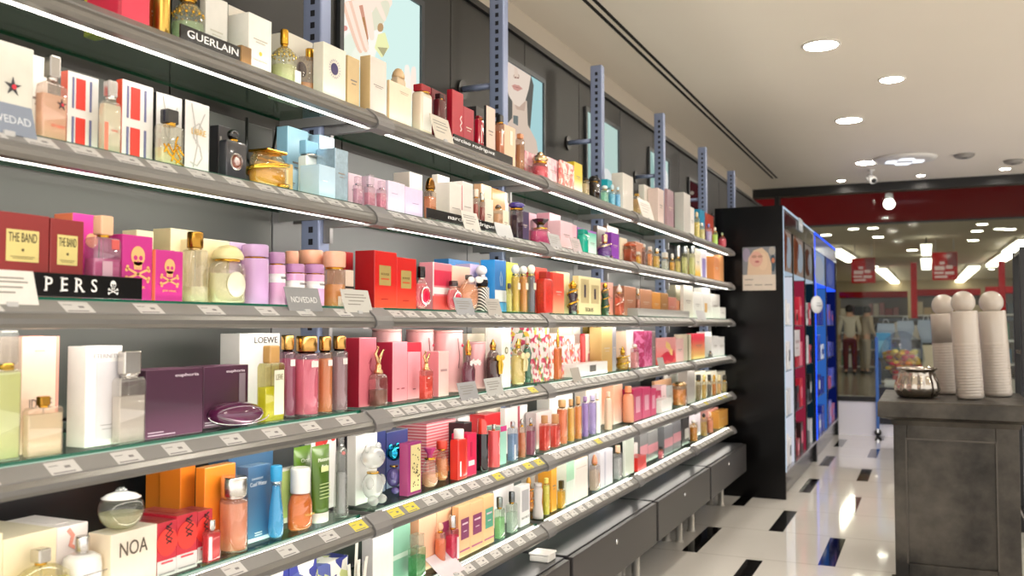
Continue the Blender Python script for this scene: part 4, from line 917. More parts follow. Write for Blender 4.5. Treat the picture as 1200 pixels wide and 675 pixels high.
cylb(334.5, 356.5, 321, 309.5, .006, '#dca4d0', '#b882b4', 'pink cylinder flask with white band behind the novelty card', 1)
cylb(357, 379.5, 322, 310, .006, '#e0aad4', '#b882b4', 'pink cylinder flask with white band, right one', 1)
cylb(334, 350, 312, 294.5, .06, '#e6a886', '#d8987c', 'peach cylinder behind the pink ones, left')
cylb(350, 378.5, 312, 293.5, .06, '#eab492', '#e6a688', 'wide peach cylinder behind the pink ones')
bot(R, 380, 404, 316, 295, 379.5, 404.5, .008, '#f4d8bc', '#e89838', '#ecb094', 'amber cylinder flask with striped peach cap', shape='round', capsh='cyl', fill=.6, prof=BAND, D=[('P', .1, .02, .8, .28, '#d8c8b8')])
box(R, None, 404.8, 414.5, 316, .012, '#e4cdbc', 'narrow peach and white box left of the red boxes', [('P', 0, .5, 1, .56, '#3a302c'), ('P', 0, 0, 1, .42, '#eee8e0')])
box(R, None, 398, 414, 294, .10, '#b8141c', 'red box edge left of the blue post', plain=True)
price_sign(R, 339, 378.5, 337, 364, '#8e8f92', 'dark grey novelty card before the pink cylinders', 'NOVEDAD', '#e6e6e6')
price_sign(R, 405, 437, 339.5, 360, '#c8c6c0', 'grey card left of the large red box')
RG = [('P', .2, .40, .72, .75, '#b09a5c'), ('X', 'ROUGE', .46, .60, .04, '#5a4824', .36), ('P', .28, .5, .64, .525, '#d0502c'), ('P', .3, .15, .6, .165, '#b02820')]
red_t = fade('#f0583c', '#d8201c', .0, .06, 'red_base_glow')  # orange foot imitates the glow of the shelf light strip
box(R, 416, 439, 465, 293, .012, '#d42420', 'large red box with gold label', RG, sc='#b0121a', tex=red_t)
box(R, None, 465.2, 488, 301, .012, '#d42420', 'red box with gold label, right of the larger one', RG, tex=red_t)
def cbot(l, rt, ys, yt, cl, cr, ins, c, cap, desc, ring='#f4f0ee'):
    bot(R, l, rt, ys, yt, cl, cr, ins, '#f8dcd8', c, cap, desc, shape='oval', q=.5, prof=[(.45, 0), (.85, .12), (1, .4), (.97, .65), (.7, .9), (.35, 1)], capsh='cyl', capm='metal', collar='#e8e0d8', fill=.85, extra=discx(ring, .40, c))
cbot(484, 501, 327, 312, 487, 493, .004, '#e4264c', '#403c3c', 'round red flask with white ring')
box(R, 491, 507, 529, 307, .03, '#f0808c', 'pink and red banded box', [('P', 0, .52, 1, .84, '#d83452'), ('P', 0, .34, 1, .48, '#f4ecea'), ('P', 0, 0, .05, 1, '#fbeeee'), ('P', 0, 0, 1, .3, '#ec5c58')], sc='#ee9aa6', tc='#f4b8c4')
def ribn(t, w, d, H, Hc):
    mb = MB(); m = pbsdf('ribbon', '#f2eae8', .4); mb.ball((d*.4, w*.35, H*1.02), w*.22, m, 12, (.4, 1.2, .5)); mb.ball((d*.4, -w*.2, H*1.0), w*.2, m, 12, (.4, 1, .5)); mb.build('ribbon_bow', t)
cbot(523, 538, 336, 329, 526.5, 533, .004, '#e8405c', '#5a5050', 'small round coral flask before the banded box')
box(R, None, 530, 551, 311, .05, '#f4c8b4', 'peach box behind the round peach flask')
bot(R, 537, 559, 328, 322, 545, 550, .010, '#f6dccc', '#eca070', '#505050', 'round peach flask with white bow', shape='oval', q=.5, prof=[(.45, 0), (.85, .12), (1, .4), (.97, .65), (.7, .9), (.35, 1)], capsh='cyl', extra=ribn, fill=.85)
box(R, None, 551, 564, 309, .06, '#cab6d8', 'lilac sliver box behind the pearl stopper')
bot(R, 557, 573, 337, 328, 559, 572, .008, '#f4f2ee', None, '#2c2a2c', 'black and white striped flask', shape='round', opaque=stripes('#f2f0ec', '#242224', 55, (.9, 0, 0)), capsh='cyl', capm='metal', prof=BAND)
bot(R, 557, 571, 325, 311, 558, 571, .04, '#f0e8f0', None, '#ece6ea', 'tall white flask with large pearl stopper', shape='round', opaque=pbsdf('satin', '#f0eaee', .3), capsh='ball', collar='#d8c8d0')
box(R, 563, 580, 593, 304, .03, '#3c78b8', 'large blue box with white lower band', [('P', 0, .20, 1, .42, '#e2e6ea'), ('P', 0, 0, 1, .18, '#58a8e0'), ('C', [(.5, .5), (.42, .65), (.5, .78), (.62, .66), (.6, .5)], .05, '#a8c0d8')], sc='#2f8fd4')
box(R, None, 526, 562, 303, .12, '#3a80c0', 'flat blue box at the back', plain=True)
price_sign(R, 536, 557, 349, 364, '#a2a4aa', 'blue grey card before the round flasks')
price_sign(R, 573, 589, 350, 368, '#b8b2ac', 'grey card with red mark before the blue box')
bot(R, 593.5, 600, 339, 332, 594.5, 598.5, .004, '#e8e4b0', '#d0c868', '#4a4640', 'small olive flask with dark cap', shape='round', capsh='cyl')
box(R, None, 594, 607, 307, .07, '#e0dc50', 'yellow green box behind the white ball caps', tc='#a8d850')
BALL = [(.98, 0), (1, .02), (1, .92), (.8, 1)]
for l, rt, c, n_ in ((599.5, 608.5, '#e8b810', 'left'), (608.8, 617.8, '#e09010', 'middle'), (618.2, 627, '#8c8e9c', 'right')):
    bot(R, l, rt, 323, 310 if n_ != 'middle' else 311.5, l-.5, rt-.2, .008, '#f0e8b8' if n_ != 'right' else '#c8cad0', c, '#f2efe8', 'flask with white ball cap, %s of three' % n_, shape='round', capsh='ball', fill=.97, prof=BALL, collar='#d8c890', D=[('P', .12, .62, .9, .80, '#ece8d4')])
bot(R, 628, 648, 327, 318, 633, 642, .006, '#e85048', None, '#c02830', 'red lacquer flask with raised ornament', q=.5, opaque=pbsdf('red_relief', '#e0382c', .3, coat=.4, noise=.4, scale=150), collar=None)
box(R, None, 627.5, 641, 313, .05, '#e4402c', 'red box behind the red lacquer flask')
box(R, None, 648.5, 661, 319, .012, '#f07858', 'coral box', tex=fade('#f6b890', '#ec5848', .0, .07))
box(R, None, 652.5, 667.5, 318, .07, '#f4e2b4', 'cream box behind the gold scroll flask', plain=True)
bot(R, 665, 676.5, 338, 328.5, 667, 674, .006, '#583050', '#401c3c', '#d8a83c', 'plum flask with curled gold stopper', shape='oval', q=.6, prof=[(.8, 0), (.85, .45), (.6, .5), (1, .72), (.8, .95), (.4, 1)], capsh='crown', capm='metal', extra=swirlx('#e0a830', 2), opaque=False)
TX = [('P', .10, .30, .45, .93, '#cbb98a'), ('P', .55, .30, .90, .80, '#cbb98a'), ('E', 'dot', .27, .62, .13, '#4a4050'), ('P', .23, .45, .31, .78, '#4a4050'), ('E', 'dot', .72, .56, .12, '#4a4050'), ('P', .68, .42, .76, .70, '#4a4050'), ('X', 'TOUS', .45, .13, .1, '#3a3430', .36)]
box(R, 671, 678, 704, 323, .016, '#f2e2b0', 'wide cream box with two grey figures', TX, sc='#e8d49c')
bot(R, 704, 714, 337, 331, 706, 712, .006, '#3c7840', '#1c4c20', '#e0b440', 'green flask wrapped in gold', shape='round', capsh='crown', capm='metal', extra=swirlx('#e4b43c', 3), prof=[(.8, 0), (1, .3), (.7, .6), (.9, .85), (.4, 1)])
box(R, None, 712, 718.5, 331, .04, '#e8a494', 'pink box behind the green and gold flask')
bot(R, 720, 731.5, 344, 333, 722.5, 728, .006, '#f0a488', '#ec7048', '#f0e0d8', 'coral flask with swan neck stopper', q=.5, capsh='crown', extra=swirlx('#f0d8c8', 1.5))
box(R, None, 731.5, 745, 335, .014, '#b87c60', 'tall copper box')
bot(R, 745, 750, 346, 338, 746, 749, .006, '#e8c8b0', '#c87850', '#e8d8c8', 'thin flask with pearl beads', shape='round', capsh='ball')
def row_small(items, ins=.012):
    for it in items: box(R, None, it[0], it[1], it[2], it[4] if len(it) > 4 and not isinstance(it[4], str) else ins, it[3], it[-1])
box(R, None, 748, 808, 361, .0, '#a8a6a2', 'long grey riser tray under the copper boxes', plain=True, name='riser_tray', cat='tray', dp=.05)
row_small([(750.5, 764, 338.5, '#c08868', .055, 'copper brown box standing on the grey riser'), (764.5, 774, 342, '#d89448', .055, 'orange gold box standing behind the riser'), (774.5, 783, 343, '#a87848', .055, 'bronze box behind the riser'), (783.5, 793, 348, '#c87c6c', .055, 'rosy copper box behind the riser'), (793, 801, 352, '#d88a5c', .055, 'low apricot box behind the riser'), (792, 801, 334, '#e6dcc0', .11, 'cream box with dark letters at the back')])
box(R, 797, 801, 812, 334, .012, '#e2dcd0', 'tall cream box near the far end')
for l, rt, yt_, n_ in ((812.5, 822.5, 342, 'white box beside the tall cream one'), (823, 832, 337, 'white box with amber mark'), (833, 843.5, 344, 'white box, second from the shelf end')): box(R, None, l, rt, yt_, .014, '#eeebe6', n_, [('P', .3, .2, .6, .5, '#d8a85c')] if 'amber' in n_ else ())
box(R, None, 843.8, 850.5, 360, .010, '#f0eeea', 'tiny white box at the far end')
price_sign(R, 818, 828, 364, 370.5, '#dcdce0', 'small pale card near the far end', lines=False)
# ================= FOURTH SHELF
R = 3
bot(R, -16, 26.5, 433, 387, -10, 22, .012, '#eaf0d0', '#dce8a4', '#e6e8e4', 'tall pale green flask with crystal cap', q=.5, capm='glass', collar='#b89440', fill=.97, rad=.12)
box(R, None, 26, 69, 394.5, .05, '#f6d6c0', 'tall peach box with grey serif letters', [('X', 'IDOLE', .52, .42, .085, '#8a7a74', .62), ('P', .35, .87, .6, .88, '#c8a898'), ('P', .93, 0, 1, 1, '#e0a090')], tc='#f0a898')
bot(R, 25.5, 74.5, 477, 464, 46, 60, .006, '#f8e6d4', '#f6d8c0', '#b88838', 'flat square peach flask with small gold cap', q=.22, capm='metal', rad=.08, fill=.86)
box(R, 79, 101, 143.5, 406, .014, '#f4f1ee', 'tall white box with grey panel and small barcode', [('P', .28, .06, .92, .84, '#dcd8dc'), ('X', 'ETERNITY', .55, .9, .045, '#b4b0b4', .7), ('P', .4, .2, .85, .208, '#a8a4a8'), ('P', .45, .16, .85, .167, '#a8a4a8')], sc='#f6f2ee')
bot(R, 130, 171.6, 442.5, 411, 139, 166, .008, '#eeeae4', '#e0d4cc', '#cfcac4', 'clear rectangular flask with chrome T shaped cap', q=.34, capm='metal', collar='#c0bcb8', fill=.72, rad=.1)
EU = lambda: [('X', 'euphoria', .70, .90, .06, '#e8d8e4', .42), ('P', .04, .04, .5, .055, '#d8b8d0'), ('P', .04, .08, .3, .095, '#d8b8d0')]
plum = fade('#6a3a58', '#452038', .0, .05, 'plum_base_glow')  # paler foot stands for strip light falling on the carton
box(R, None, 171, 238, 434.5, .02, '#4c2640', 'wide plum box with white letters, left one', EU(), tex=plum, dp=.07, tc='#7a4c68')
box(R, None, 238.5, 291, 430, .045, '#4c2640', 'wide plum box with white letters, right one', EU()+[('P', .78, 0, .92, .86, '#8a7a88')], tex=plum, dp=.05, tc='#7a4c68')
def lens_make():
    def make():
        zs = TOP[3]-.002; p = onX(277, 482, -1.165); w = (311-242)*depth(p)/FPX*1.03; H = .046
        t = thing('perfume_bottle', lab('low lens shaped dark plum flask with silver band', 3, p.y), 'bottle', (-1.167, p.y, zs), 'perfume bottles on the fourth shelf'); t.rotation_euler = (0, 0, -.5); BOXES[3].append((-1.19, -1.139, p.y-w/2, p.y+w/2))
        def lens(k, hz): return [(z, [(x*.60*k*s, y*k*s) for x, y in circ(w/2, 28)]) for z, s in ((H*hz*.5*(1+v), math.sqrt(max(1-v*v, .0004))) for v in (-.999, -.9, -.7, -.4, 0, .4, .7, .9, .999))]
        mb = MB(); mb.loft([(z, [(x, math.copysign(abs(y)**1.0, y)) for x, y in P]) for z, P in lens(.96, 1)], lacquer('#5a2046')); mb.build('flacon', t)
        mb = MB(); P1 = [(.0205, w/2*math.sin(a)*1.0, H*.5+H*.30*math.cos(a)*s) for s in (1,) for a in [PI*(-.5+i/16) for i in range(17)]]; P2 = [(.0205, w/2*math.sin(a), H*.46-H*.34*math.cos(a)) for a in [PI*(-.5+i/16) for i in range(17)]]
        mb.tube(P2, .0011, metal('#d8ccd4', .15), 8); mb.build('silver_band', t)
        MB().ball((.012, 0, H*.5), .014, lacquer('#8a3a68'), 16, (.7, 1.9, .8)).build('window', t)
    onto(3, .003, make)
lens_make()
box(R, None, 281, 328, 391, .10, '#f2f0ee', 'tall white box with dark serif letters', [('X', 'LOEWE', .64, .92, .075, '#2c2826', .58)], dp=.05, sc='#e4e0dc')
bot(R, 301, 334, 425.5, 405, 310, 327, .008, '#e2d840', '#f0e420', '#c89a5c', 'yellow rectangular flask with copper cap and white label', q=.36, fill=.60, rad=.06, capm='paper', collar=None, D=[('P', .44, .12, .94, .88, '#f0eed8'), ('X', 'LOEWE', .69, .76, .1, '#6a6030', .36)])
for l, rt, yb_, yt_, g, c, n_, i_ in ((328, 346, 412, 392.5, '#c080a0', '#a83860', 'wine red', .035), (345.5, 373, 414, 393.5, '#f0c0cc', '#dc6080', 'rose pink', .010), (372, 389.5, 413, 394, '#e0b090', '#dc8c48', 'amber brown', .014), (388.5, 407, 411, 393.5, '#d8c4c8', '#b08c94', 'dusty mauve', .010)):
    bot(R, l, rt, yb_, yt_, l+2, rt-2, i_, g, c, '#c89a58', 'tall %s mist flask with copper gold cap' % n_, shape='round' if n_ != 'x' else 'rect', capsh='cyl', capm='metal', collar='#2c2420', fill=.9, prof=[(.98, 0), (1, .02), (1, .95), (.86, 1)], D=[('P', .18, .78, .62, .88, '#f4e8e4')])
box(R, 403, 421, 441, 396, .025, '#dc7484', 'deep pink box with fine lettering, leftmost', [('C', [(.55, .62), (.7, .7), (.6, .56), (.72, .5)], .03, '#b84c60')], sc='#a81c34', tc='#e890a0')
bot(R, 430.5, 456, 437.5, 405, 433, 452, .006, '#d8a8a0', '#7c4c38', None, 'flask with dark base and golden legs stopper', shape='rect', q=.62, capsh=None, collar=None, fill=.5, rad=.3, shoulder=.2, extra=legs)
box(R, 441, 460, 477.5, 401, .045, '#ec94a0', 'pink box behind the golden legs flask', [('P', .3, .2, .45, .22, '#a04858'), ('P', .6, .2, .8, .22, '#a04858')], sc='#b82440')
box(R, None, 477.8, 493, 413, .05, '#f0a0ac', 'pink box with red upper box behind it', [('P', .4, .2, .6, .22, '#a04858')])
box(R, None, 477.5, 494, 401.5, .11, '#e02c44', 'scarlet box edge', plain=True)
for l, rt, yt_, n_, i_ in ((437, 470, 385.5, 'left', .12), (476.5, 507.5, 386, 'middle', .10), (507.5, 541.5, 387, 'right', .055)):
    def lip(t, w, d, H, Hc):
        mb = MB(); mb.ball((d/2*.95, w*.12, H*.78), w*.12, lacquer('#b8203c'), 12, (.3, 1, .55)); mb.tube([(d/2*.99, -w*.2, H*.9), (d/2*1.01, -.1*w, H*.6), (d/2*1.0, -.16*w, H*.4)], .0012, plastic('#8c6c6c'), 6); mb.build('printed_motif', t)
    bot(R, l, rt, yt_+2, yt_, l, rt, i_, '#e8b0b0', None, '#eebcb8', 'pale pink round tin behind the pink boxes, %s one' % n_, shape='round', opaque=pbsdf('pink_tin', '#e6aaac', .3, coat=.3), capsh='cyl', collar=None, prof=BAND, extra=lip if n_ != 'left' else None, name='round_tin', cat='tin')
bot(R, 490.5, 508, 433.5, 411, 493, 504, .006, '#f0a090', '#e83820', None, 'bright red flask with golden legs stopper', q=.5, capsh=None, collar=None, fill=.8, extra=legs)
box(R, 498, 514, 526, 412, .025, '#eec4c0', 'pale rose box right of the red legs flask', [('P', .2, .55, .8, .6, '#b89090')], sc='#e89098')
bot(R, 540.5, 556, 416, 398, 546, 552, .012, '#c088a0', '#6c1838', '#d0a058', 'plum flask garlanded with white flowers', shape='oval', q=.7, prof=[(.8, 0), (.95, .1), (1, .6), (.7, .78), (.35, .86), (.3, 1)], capsh='crown', capm='metal', extra=flowersx('#f4f0ee'))
bot(R, 547, 568.5, 402, 401, 547, 568.5, .04, '#dca0a4', None, '#e4aeb0', 'rose pink round tin behind the flower flask', shape='round', opaque=pbsdf('pink_tin', '#e0a4a8', .3, coat=.3), capsh='cyl', collar=None, prof=BAND, name='round_tin', cat='tin')
box(R, None, 548, 568, 391, .11, '#f4e8d4', 'ivory box with cream lid at the back', plain=True, tc='#f4d8a8')
box(R, None, 569.5, 588, 383.5, .11, '#ece6de', 'tall white box behind the yellow bow')
bot(R, 568.5, 585.5, 410, 397.5, 573, 579, .010, '#8a6058', '#4a1c24', '#c89850', 'dark flask tied with a big yellow bow', shape='oval', q=.7, prof=[(.8, 0), (.95, .1), (1, .7), (.7, .9), (.35, 1)], capsh='crown', capm='metal', extra=bowx('#e8c030'))
box(R, None, 588, 598.5, 380, .016, '#f6f4ee', 'slim white box with olive medallion', [('E', 'dot', .5, .62, .12, '#8a8a5c'), ('E', 'dot', .5, .62, .07, '#f0ecd8')])
bot(R, 598, 614.5, 408, 396.5, 603, 608, .008, '#f0e4b8', '#e0cc88', '#d8b060', 'pale gold flask with long bow', shape='oval', q=.6, prof=[(.8, 0), (.95, .1), (1, .7), (.7, .9), (.35, 1)], capsh='crown', capm='metal', extra=bowx('#ece0b0'))
bot(R, 613, 623, 404, 394, 615, 620, .014, '#78b098', '#3c7c64', '#d8b8b0', 'sea green figure shaped flask', shape='round', prof=[(.8, 0), (.9, .2), (.65, .5), (1, .78), (.5, 1)], capsh='dome', fill=.9)
box(R, None, 599.5, 610, 385, .09, '#f0ece8', 'white box with coloured stickers', tex=blotch(['#f2eee8', '#58b4d8', '#f2eee8', '#e0507c', '#e8d070'], 110))
price_sign(R, 540.5, 561.5, 448, 466, '#a4a4a8', 'grey card before the flower flask')
price_sign(R, 572, 591, 443, 460, '#c2c2c0', 'pale card before the yellow bow flask')
FL = blotch(['#e9d8d8', '#c8385c', '#e9dedc', '#e0bc4c', '#e9dcd8', '#d84c70', '#6c8c5c', '#f0e4e0'], 75)
FL2 = blotch(['#f4ecea', '#ec7048', '#f4eeec', '#e86c90', '#f6f0ec', '#f0b0b8', '#f4ecea'], 85)
box(R, None, 619.5, 631.5, 380, .03, '#e9d8d8', 'grey floral box, left of two', tex=FL, plain=True, dp=.06)
box(R, None, 632.5, 643.5, 380, .03, '#e9d8d8', 'grey floral box, right of two', tex=FL, plain=True)
box(R, None, 644, 655, 391, .055, '#f4ecea', 'blossom printed white box behind the slim orange flask', tex=FL2, plain=True)
bot(R, 648.5, 658.8, 407, 386, 652, 656, .008, '#f8c898', '#f08030', '#e8b850', 'slim orange gradient flask', capsh='crown', capm='metal', q=.6, fill=.95)
box(R, None, 659, 673.5, 394, .020, '#f4ecea', 'white box with orange and pink blossoms', tex=FL2, plain=True)
box(R, None, 655, 671, 379.5, .10, '#f2e4cc', 'ivory box at the back under the rail glow', plain=True)
box(R, None, 671.5, 680, 379.5, .10, '#f8f4ec', 'bright white box at the back under the rail glow', plain=True)
box(R, None, 673.8, 680, 403, .02, '#f2d8d8', 'low white box with pink print', tex=FL2, plain=True)
box(R, None, 676, 712, 427, .0, '#f2f0ee', 'white riser with dark label', [('P', .40, .3, .60, .8, '#70706c')], name='riser_tray', cat='tray', dp=.05)
bot(R, 679.5, 686, 393, 391, 680, 685.5, .056, '#e04040', None, '#d83040', 'upright red cylinder', shape='round', opaque=True, capsh='cyl', prof=BAND, collar=None)
PB = [('E', 'dot', .5, .6, .12, '#c8384c'), ('P', .25, .15, .75, .50, '#d88088')]
box(R, None, 686.3, 696.5, 391.5, .056, '#f4dcd4', 'cream box with red ornament, left one', PB)
box(R, None, 697, 704.5, 391.5, .056, '#eed0c4', 'cream box with red ornament, right one', PB)
bot(R, 688, 695.5, 388, 380, 689, 694, .11, '#e0a840', None, '#d09020', 'gold canister at the back', shape='round', opaque=metal('#d8a030', .3), capsh='cyl', capm='metal', prof=BAND)
box(R, None, 696, 704, 381, .12, '#f0c060', 'golden yellow box at the back', plain=True)
box(R, None, 705, 717.5, 381, .014, '#c89858', 'tall bronze gold box', tex=fade('#b08040', '#e8c888', .0, .14))
box(R, None, 717.8, 722, 382, .016, '#a8a4aa', 'narrow grey box by the bronze one')
price_sign(R, 672.5, 682, 431, 444, '#b8b2aa', 'grey card before the white riser', lines=False)
box(R, None, 722.5, 734, 388.5, .05, '#dcc0a4', 'tan box behind the gold sculpted flask')
bot(R, 722.5, 737, 416, 406, 726, 732, .008, '#e8d088', '#c8a030', '#d8b048', 'gold sculpted flask', shape='round', prof=[(.8, 0), (1, .25), (.8, .5), (.95, .75), (.4, 1)], capsh='crown', capm='metal', extra=swirlx('#e0b840', 2))
bot(R, 738.5, 749, 408, 403, 741, 746, .006, '#f4d8d8', '#e8a8ac', '#f0e8e8', 'pink flask before the tall white box', capsh='ball')
box(R, None, 734.2, 754.5, 387, .03, '#f4f0f0', 'tall white box with grey print', [('P', .42, .5, .55, .8, '#8a8288')])
box(R, None, 755, 764, 388, .014, '#b84878', 'magenta marbled box', tex=blotch(['#b83c70', '#a83060', '#d070a0'], 90), plain=True)
box(R, None, 764.2, 768, 388, .014, '#887474', 'narrow taupe box')
box(R, 768.5, 770, 792, 396, .012, '#e88080', 'pink box with gilded scarlet scroll', [('C', [(.2, .15), (.5, .3), (.75, .2), (.9, .35)], .12, '#c8203c'), ('C', [(.45, .75), (.65, .62), (.7, .45), (.8, .4)], .09, '#f0c880')], tex=fade('#e8504c', '#eca0a0', .0, .09))
box(R, None, 792.3, 801, 397, .014, '#ecc0bc', 'blush box right of the gilded scroll')
box(R, None, 801, 810, 392, .018, '#d8ccb4', 'beige striped box', [('P', .5, 0, .7, 1, '#8c8c70')])
box(R, 805, 812, 826, 391, .03, '#f08060', 'sunset orange red box', tex=fade('#f4c878', '#e83c54', .0, .11))
box(R, None, 826.3, 834, 389, .03, '#f2eef0', 'white box by the sunset box')
for l, rt, n_ in ((834.3, 842, 'left'), (842.2, 849, 'right')): box(R, None, l, rt, 394 if n_ == 'left' else 395, .014, '#eeecec', 'low white box at the far end, %s one' % n_)
price_sign(R, 773, 780, 419, 429, '#b8b4b0', 'grey card before the gilded scroll box', lines=False)
bot(R, 830, 835, 414, 411, 831, 834, .002, '#b8b4b4', '#9a9494', '#686464', 'tiny grey flask at the far end', shape='round', capsh='ball')
# ================= FIFTH SHELF
R = 4
for i, (l, rt, yt_, ins_, dp_) in enumerate(((-40, 3, 634, .045, .19), (3.4, 66, 633, .045, .19))):
    box(R, None, l, rt, yt_, ins_, '#efe0bd', 'deep cream box, %s' % ('cut by the picture edge' if i == 0 else 'behind the gold round flask'), dp=dp_, plain=True, tc='#ddd0b4')
bot(R, 8, 74, 663, 644, 35, 48, .004, '#f6ecc4', '#f0d878', '#d0ccc4', 'wide round golden flask at the lower left corner', shape='oval', q=.45, prof=[(.6, 0), (.9, .15), (1, .45), (.9, .75), (.5, .95), (.2, 1)], capm='metal', capsh='box', fill=.62)
box(R, None, 66.5, 103, 619.5, .055, '#f6ecea', 'white box with coral ribbon print', [('C', [(.35, .95), (.5, .85), (.42, .72), (.6, .66), (.75, .75)], .12, '#f0a090')], dp=.12)
bot(R, 76, 117, 648, 628, 89, 104, .004, '#f6f4f2', None, '#d4d0cc', 'white shouldered flask with chrome pump', shape='round', opaque=pbsdf('white_gloss', '#f2f0ee', .15, coat=.5), prof=[(.9, 0), (1, .05), (1, .75), (.92, .92), (.6, 1)], capsh='cyl', capm='metal', collar='#d8d4d0', D=[('P', .1, .6, .9, .615, '#6c6c70')])
box(R, 103, 130, 184, 627.5, .012, '#ece2d2', 'large cream box with thin letters, carrying the glass globe', [('X', 'NOA', .48, .70, .25, '#5c5044', .60)], sc='#f2e2c6', tc='#e2d8c8', dp=.12)
def globe():
    def make():
        r = 4; p = onX(142, 597, -1.178); w = (168-116)*depth(p)/FPX; hs = .86
        top = [o for o in bpy.data.objects if 'carrying the glass globe' in o.get('label', '')][0]
        zb = top.location.z + max(v.co.z for v in top.children[0].data.vertices) + .0007
        t = thing('perfume_bottle', lab('clear glass globe flask standing on a cream box', r, p.y), 'bottle', (-1.178, p.y, zb), 'perfume bottles on the fifth shelf'); t.scale = (1, 1, hs)
        q = w/2
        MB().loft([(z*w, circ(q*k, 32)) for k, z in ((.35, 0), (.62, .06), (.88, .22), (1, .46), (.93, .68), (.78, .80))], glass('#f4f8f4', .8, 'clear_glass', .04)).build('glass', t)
        MB().loft([(z*w, circ(q*k, 32)) for k, z in ((.3, .02), (.58, .075), (.84, .23), (.94, .40))], liquid('#e0dfb4', .35)).build('liquid', t)
        MB().lathe([(q*.84, w*.80), (q*.86, w*.815), (q*.62, w*.90), (q*.3, w*.95), (q*.2, w*.96)], pbsdf('white_gloss', '#f2f0ee', .15, coat=.5), 32).build('lid', t)
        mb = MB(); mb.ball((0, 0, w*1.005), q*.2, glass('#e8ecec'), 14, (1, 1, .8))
        for i in range(6): mb.ball((q*.17*math.cos(i*PI/3), q*.17*math.sin(i*PI/3), w*1.0), q*.10, glass('#e8ecec'), 10)
        mb.build('knob', t)
    onto(4, .9, make)
globe()
AM = [('P', 0, .0, 1, .30, '#d4cfcf'), ('E', 'dot', .5, .62, .5, '#e83a32'), ('C', [(.45, .92), (.7, .85), (.4, .75), (.75, .66), (.45, .6)], .07, '#2a1418'), ('C', [(.72, .95), (.42, .88), (.78, .78), (.42, .68), (.7, .6)], .07, '#2a1418'), ('P', .2, .24, .8, .27, '#d83c4c'), ('P', .1, .05, .9, .065, '#8a8688')]
for i, (l, rt, yt_) in enumerate(((184.5, 206.8, 614), (207.2, 231, 605), (231.5, 249, 600))):
    box(R, None, l, rt, yt_, .012+.012*(i == 2), '#c8283c', 'red and silver scrawled box, %s of three' % ['first', 'second', 'third'][i], AM, tc='#8a3038', dp=.10 if i < 2 else .05)
bot(R, 236, 259.5, 622, 609, 243.5, 252.5, .004, '#f0a0a0', '#d81c30', '#d2cec8', 'small clear red flask with silver cap and white strip', q=.5, capm='metal', collar='#c0bcb8', capsh='cyl', D=[('P', .02, .1, .26, .85, '#f2eef0')], fill=.9)
OR = fade('#f89840', '#f08424', .0, .12, 'orange_print')
box(R, None, 194, 211, 546, .135, '#f08c30', 'orange box, first from the left of three', tex=OR, plain=True, dp=.05, tc='#f4a860')
box(R, None, 211.5, 229, 546, .115, '#f08c30', 'orange box, second from the left of three', tex=OR, plain=True, dp=.05, tc='#f4a860')
box(R, 229, 240, 276, 549, .055, '#f08c30', 'orange box behind the orange chrome capped flask', tex=OR, plain=True, tc='#f4a860')
bot(R, 259, 289.5, 584, 558, 259.5, 288.5, .008, '#f6ece4', '#f0844c', '#d6d2cc', 'tall clear oval flask of orange scent, chrome cap', shape='round', capsh='cyl', capm='metal', collar='#e4e0dc', fill=.93, prof=[(.98, 0), (1, .02), (1, .94), (.94, 1)])
BLU = [('X', 'Cool Water', .45, .76, .055, '#dfe8f0', .74), ('X', 'DAVIDOFF', .4, .83, .028, '#c8d8e4', .5), ('P', .3, .10, .62, .115, '#d8e8f0'), ('P', .3, .07, .62, .085, '#d8e8f0'), ('P', 0, 0, 1, .05, '#cfeaf6')]
blu = fade('#4c86b0', '#3f6488', .0, .08, 'blue_print')
box(R, 277, 291, 317, 548, .010, '#44688c', 'tall steel blue box with white script', BLU, tex=blu, tc='#6484a4', sc='#4a7094')
box(R, 244, 268, 320, 535, .10, '#44688c', 'steel blue box behind the tall script one', plain=True, tex=blu, tc='#6484a4')
bot(R, 315, 332.5, 566, 545.5, 317, 330, .006, '#8cd4f0', '#30b0e8', '#2fa0d8', 'turquoise teardrop flask with blue cap', shape='round', prof=[(.7, 0), (.95, .08), (1, .25), (.85, .55), (.55, .85), (.45, 1)], capsh='cyl', fill=.95, collar='#d8e4ea')
box(R, 324, 330, 361, 550, .06, '#f2f0e4', 'white and green box behind the amber oil flask', [('P', .0, .1, .45, .95, '#c8dc88'), ('P', .45, .55, .8, .95, '#dfe8b8')], plain=False)
bot(R, 335.5, 363, 578, 548, 342, 359, .008, '#f4b070', '#e0841c', '#f2f0ec', 'amber oil flask with white cap', shape='oval', q=.6, prof=[(.8, 0), (.96, .08), (1, .3), (.98, .7), (.8, .92), (.55, 1)], capsh='cyl', collar=None, fill=.96, D=[('X', 'Huile', .6, .42, .08, '#f0d070', .45)])
tube_(R, 342, 367, 523, .055, '#5c8026', '#ecebe4', 'green upright tube, the one behind', ['Clarins'])
tube_(R, 362.5, 389, 522, .020, '#4c6c1a', '#ecebe4', 'green upright tube with white foot, in front', ['Moisture', 'Rich', 'Body', 'Lotion'][:2])
box(R, None, 365, 394, 509, .10, '#f2eeec', 'white box with red poppies behind the tubes', [('E', 'dot', .3, .86, .16, '#d82c24'), ('E', 'dot', .52, .90, .12, '#c82018'), ('E', 'dot', .86, .93, .13, '#d82c24'), ('C', [(.3, .8), (.35, .5), (.3, .2)], .02, '#70805c')])
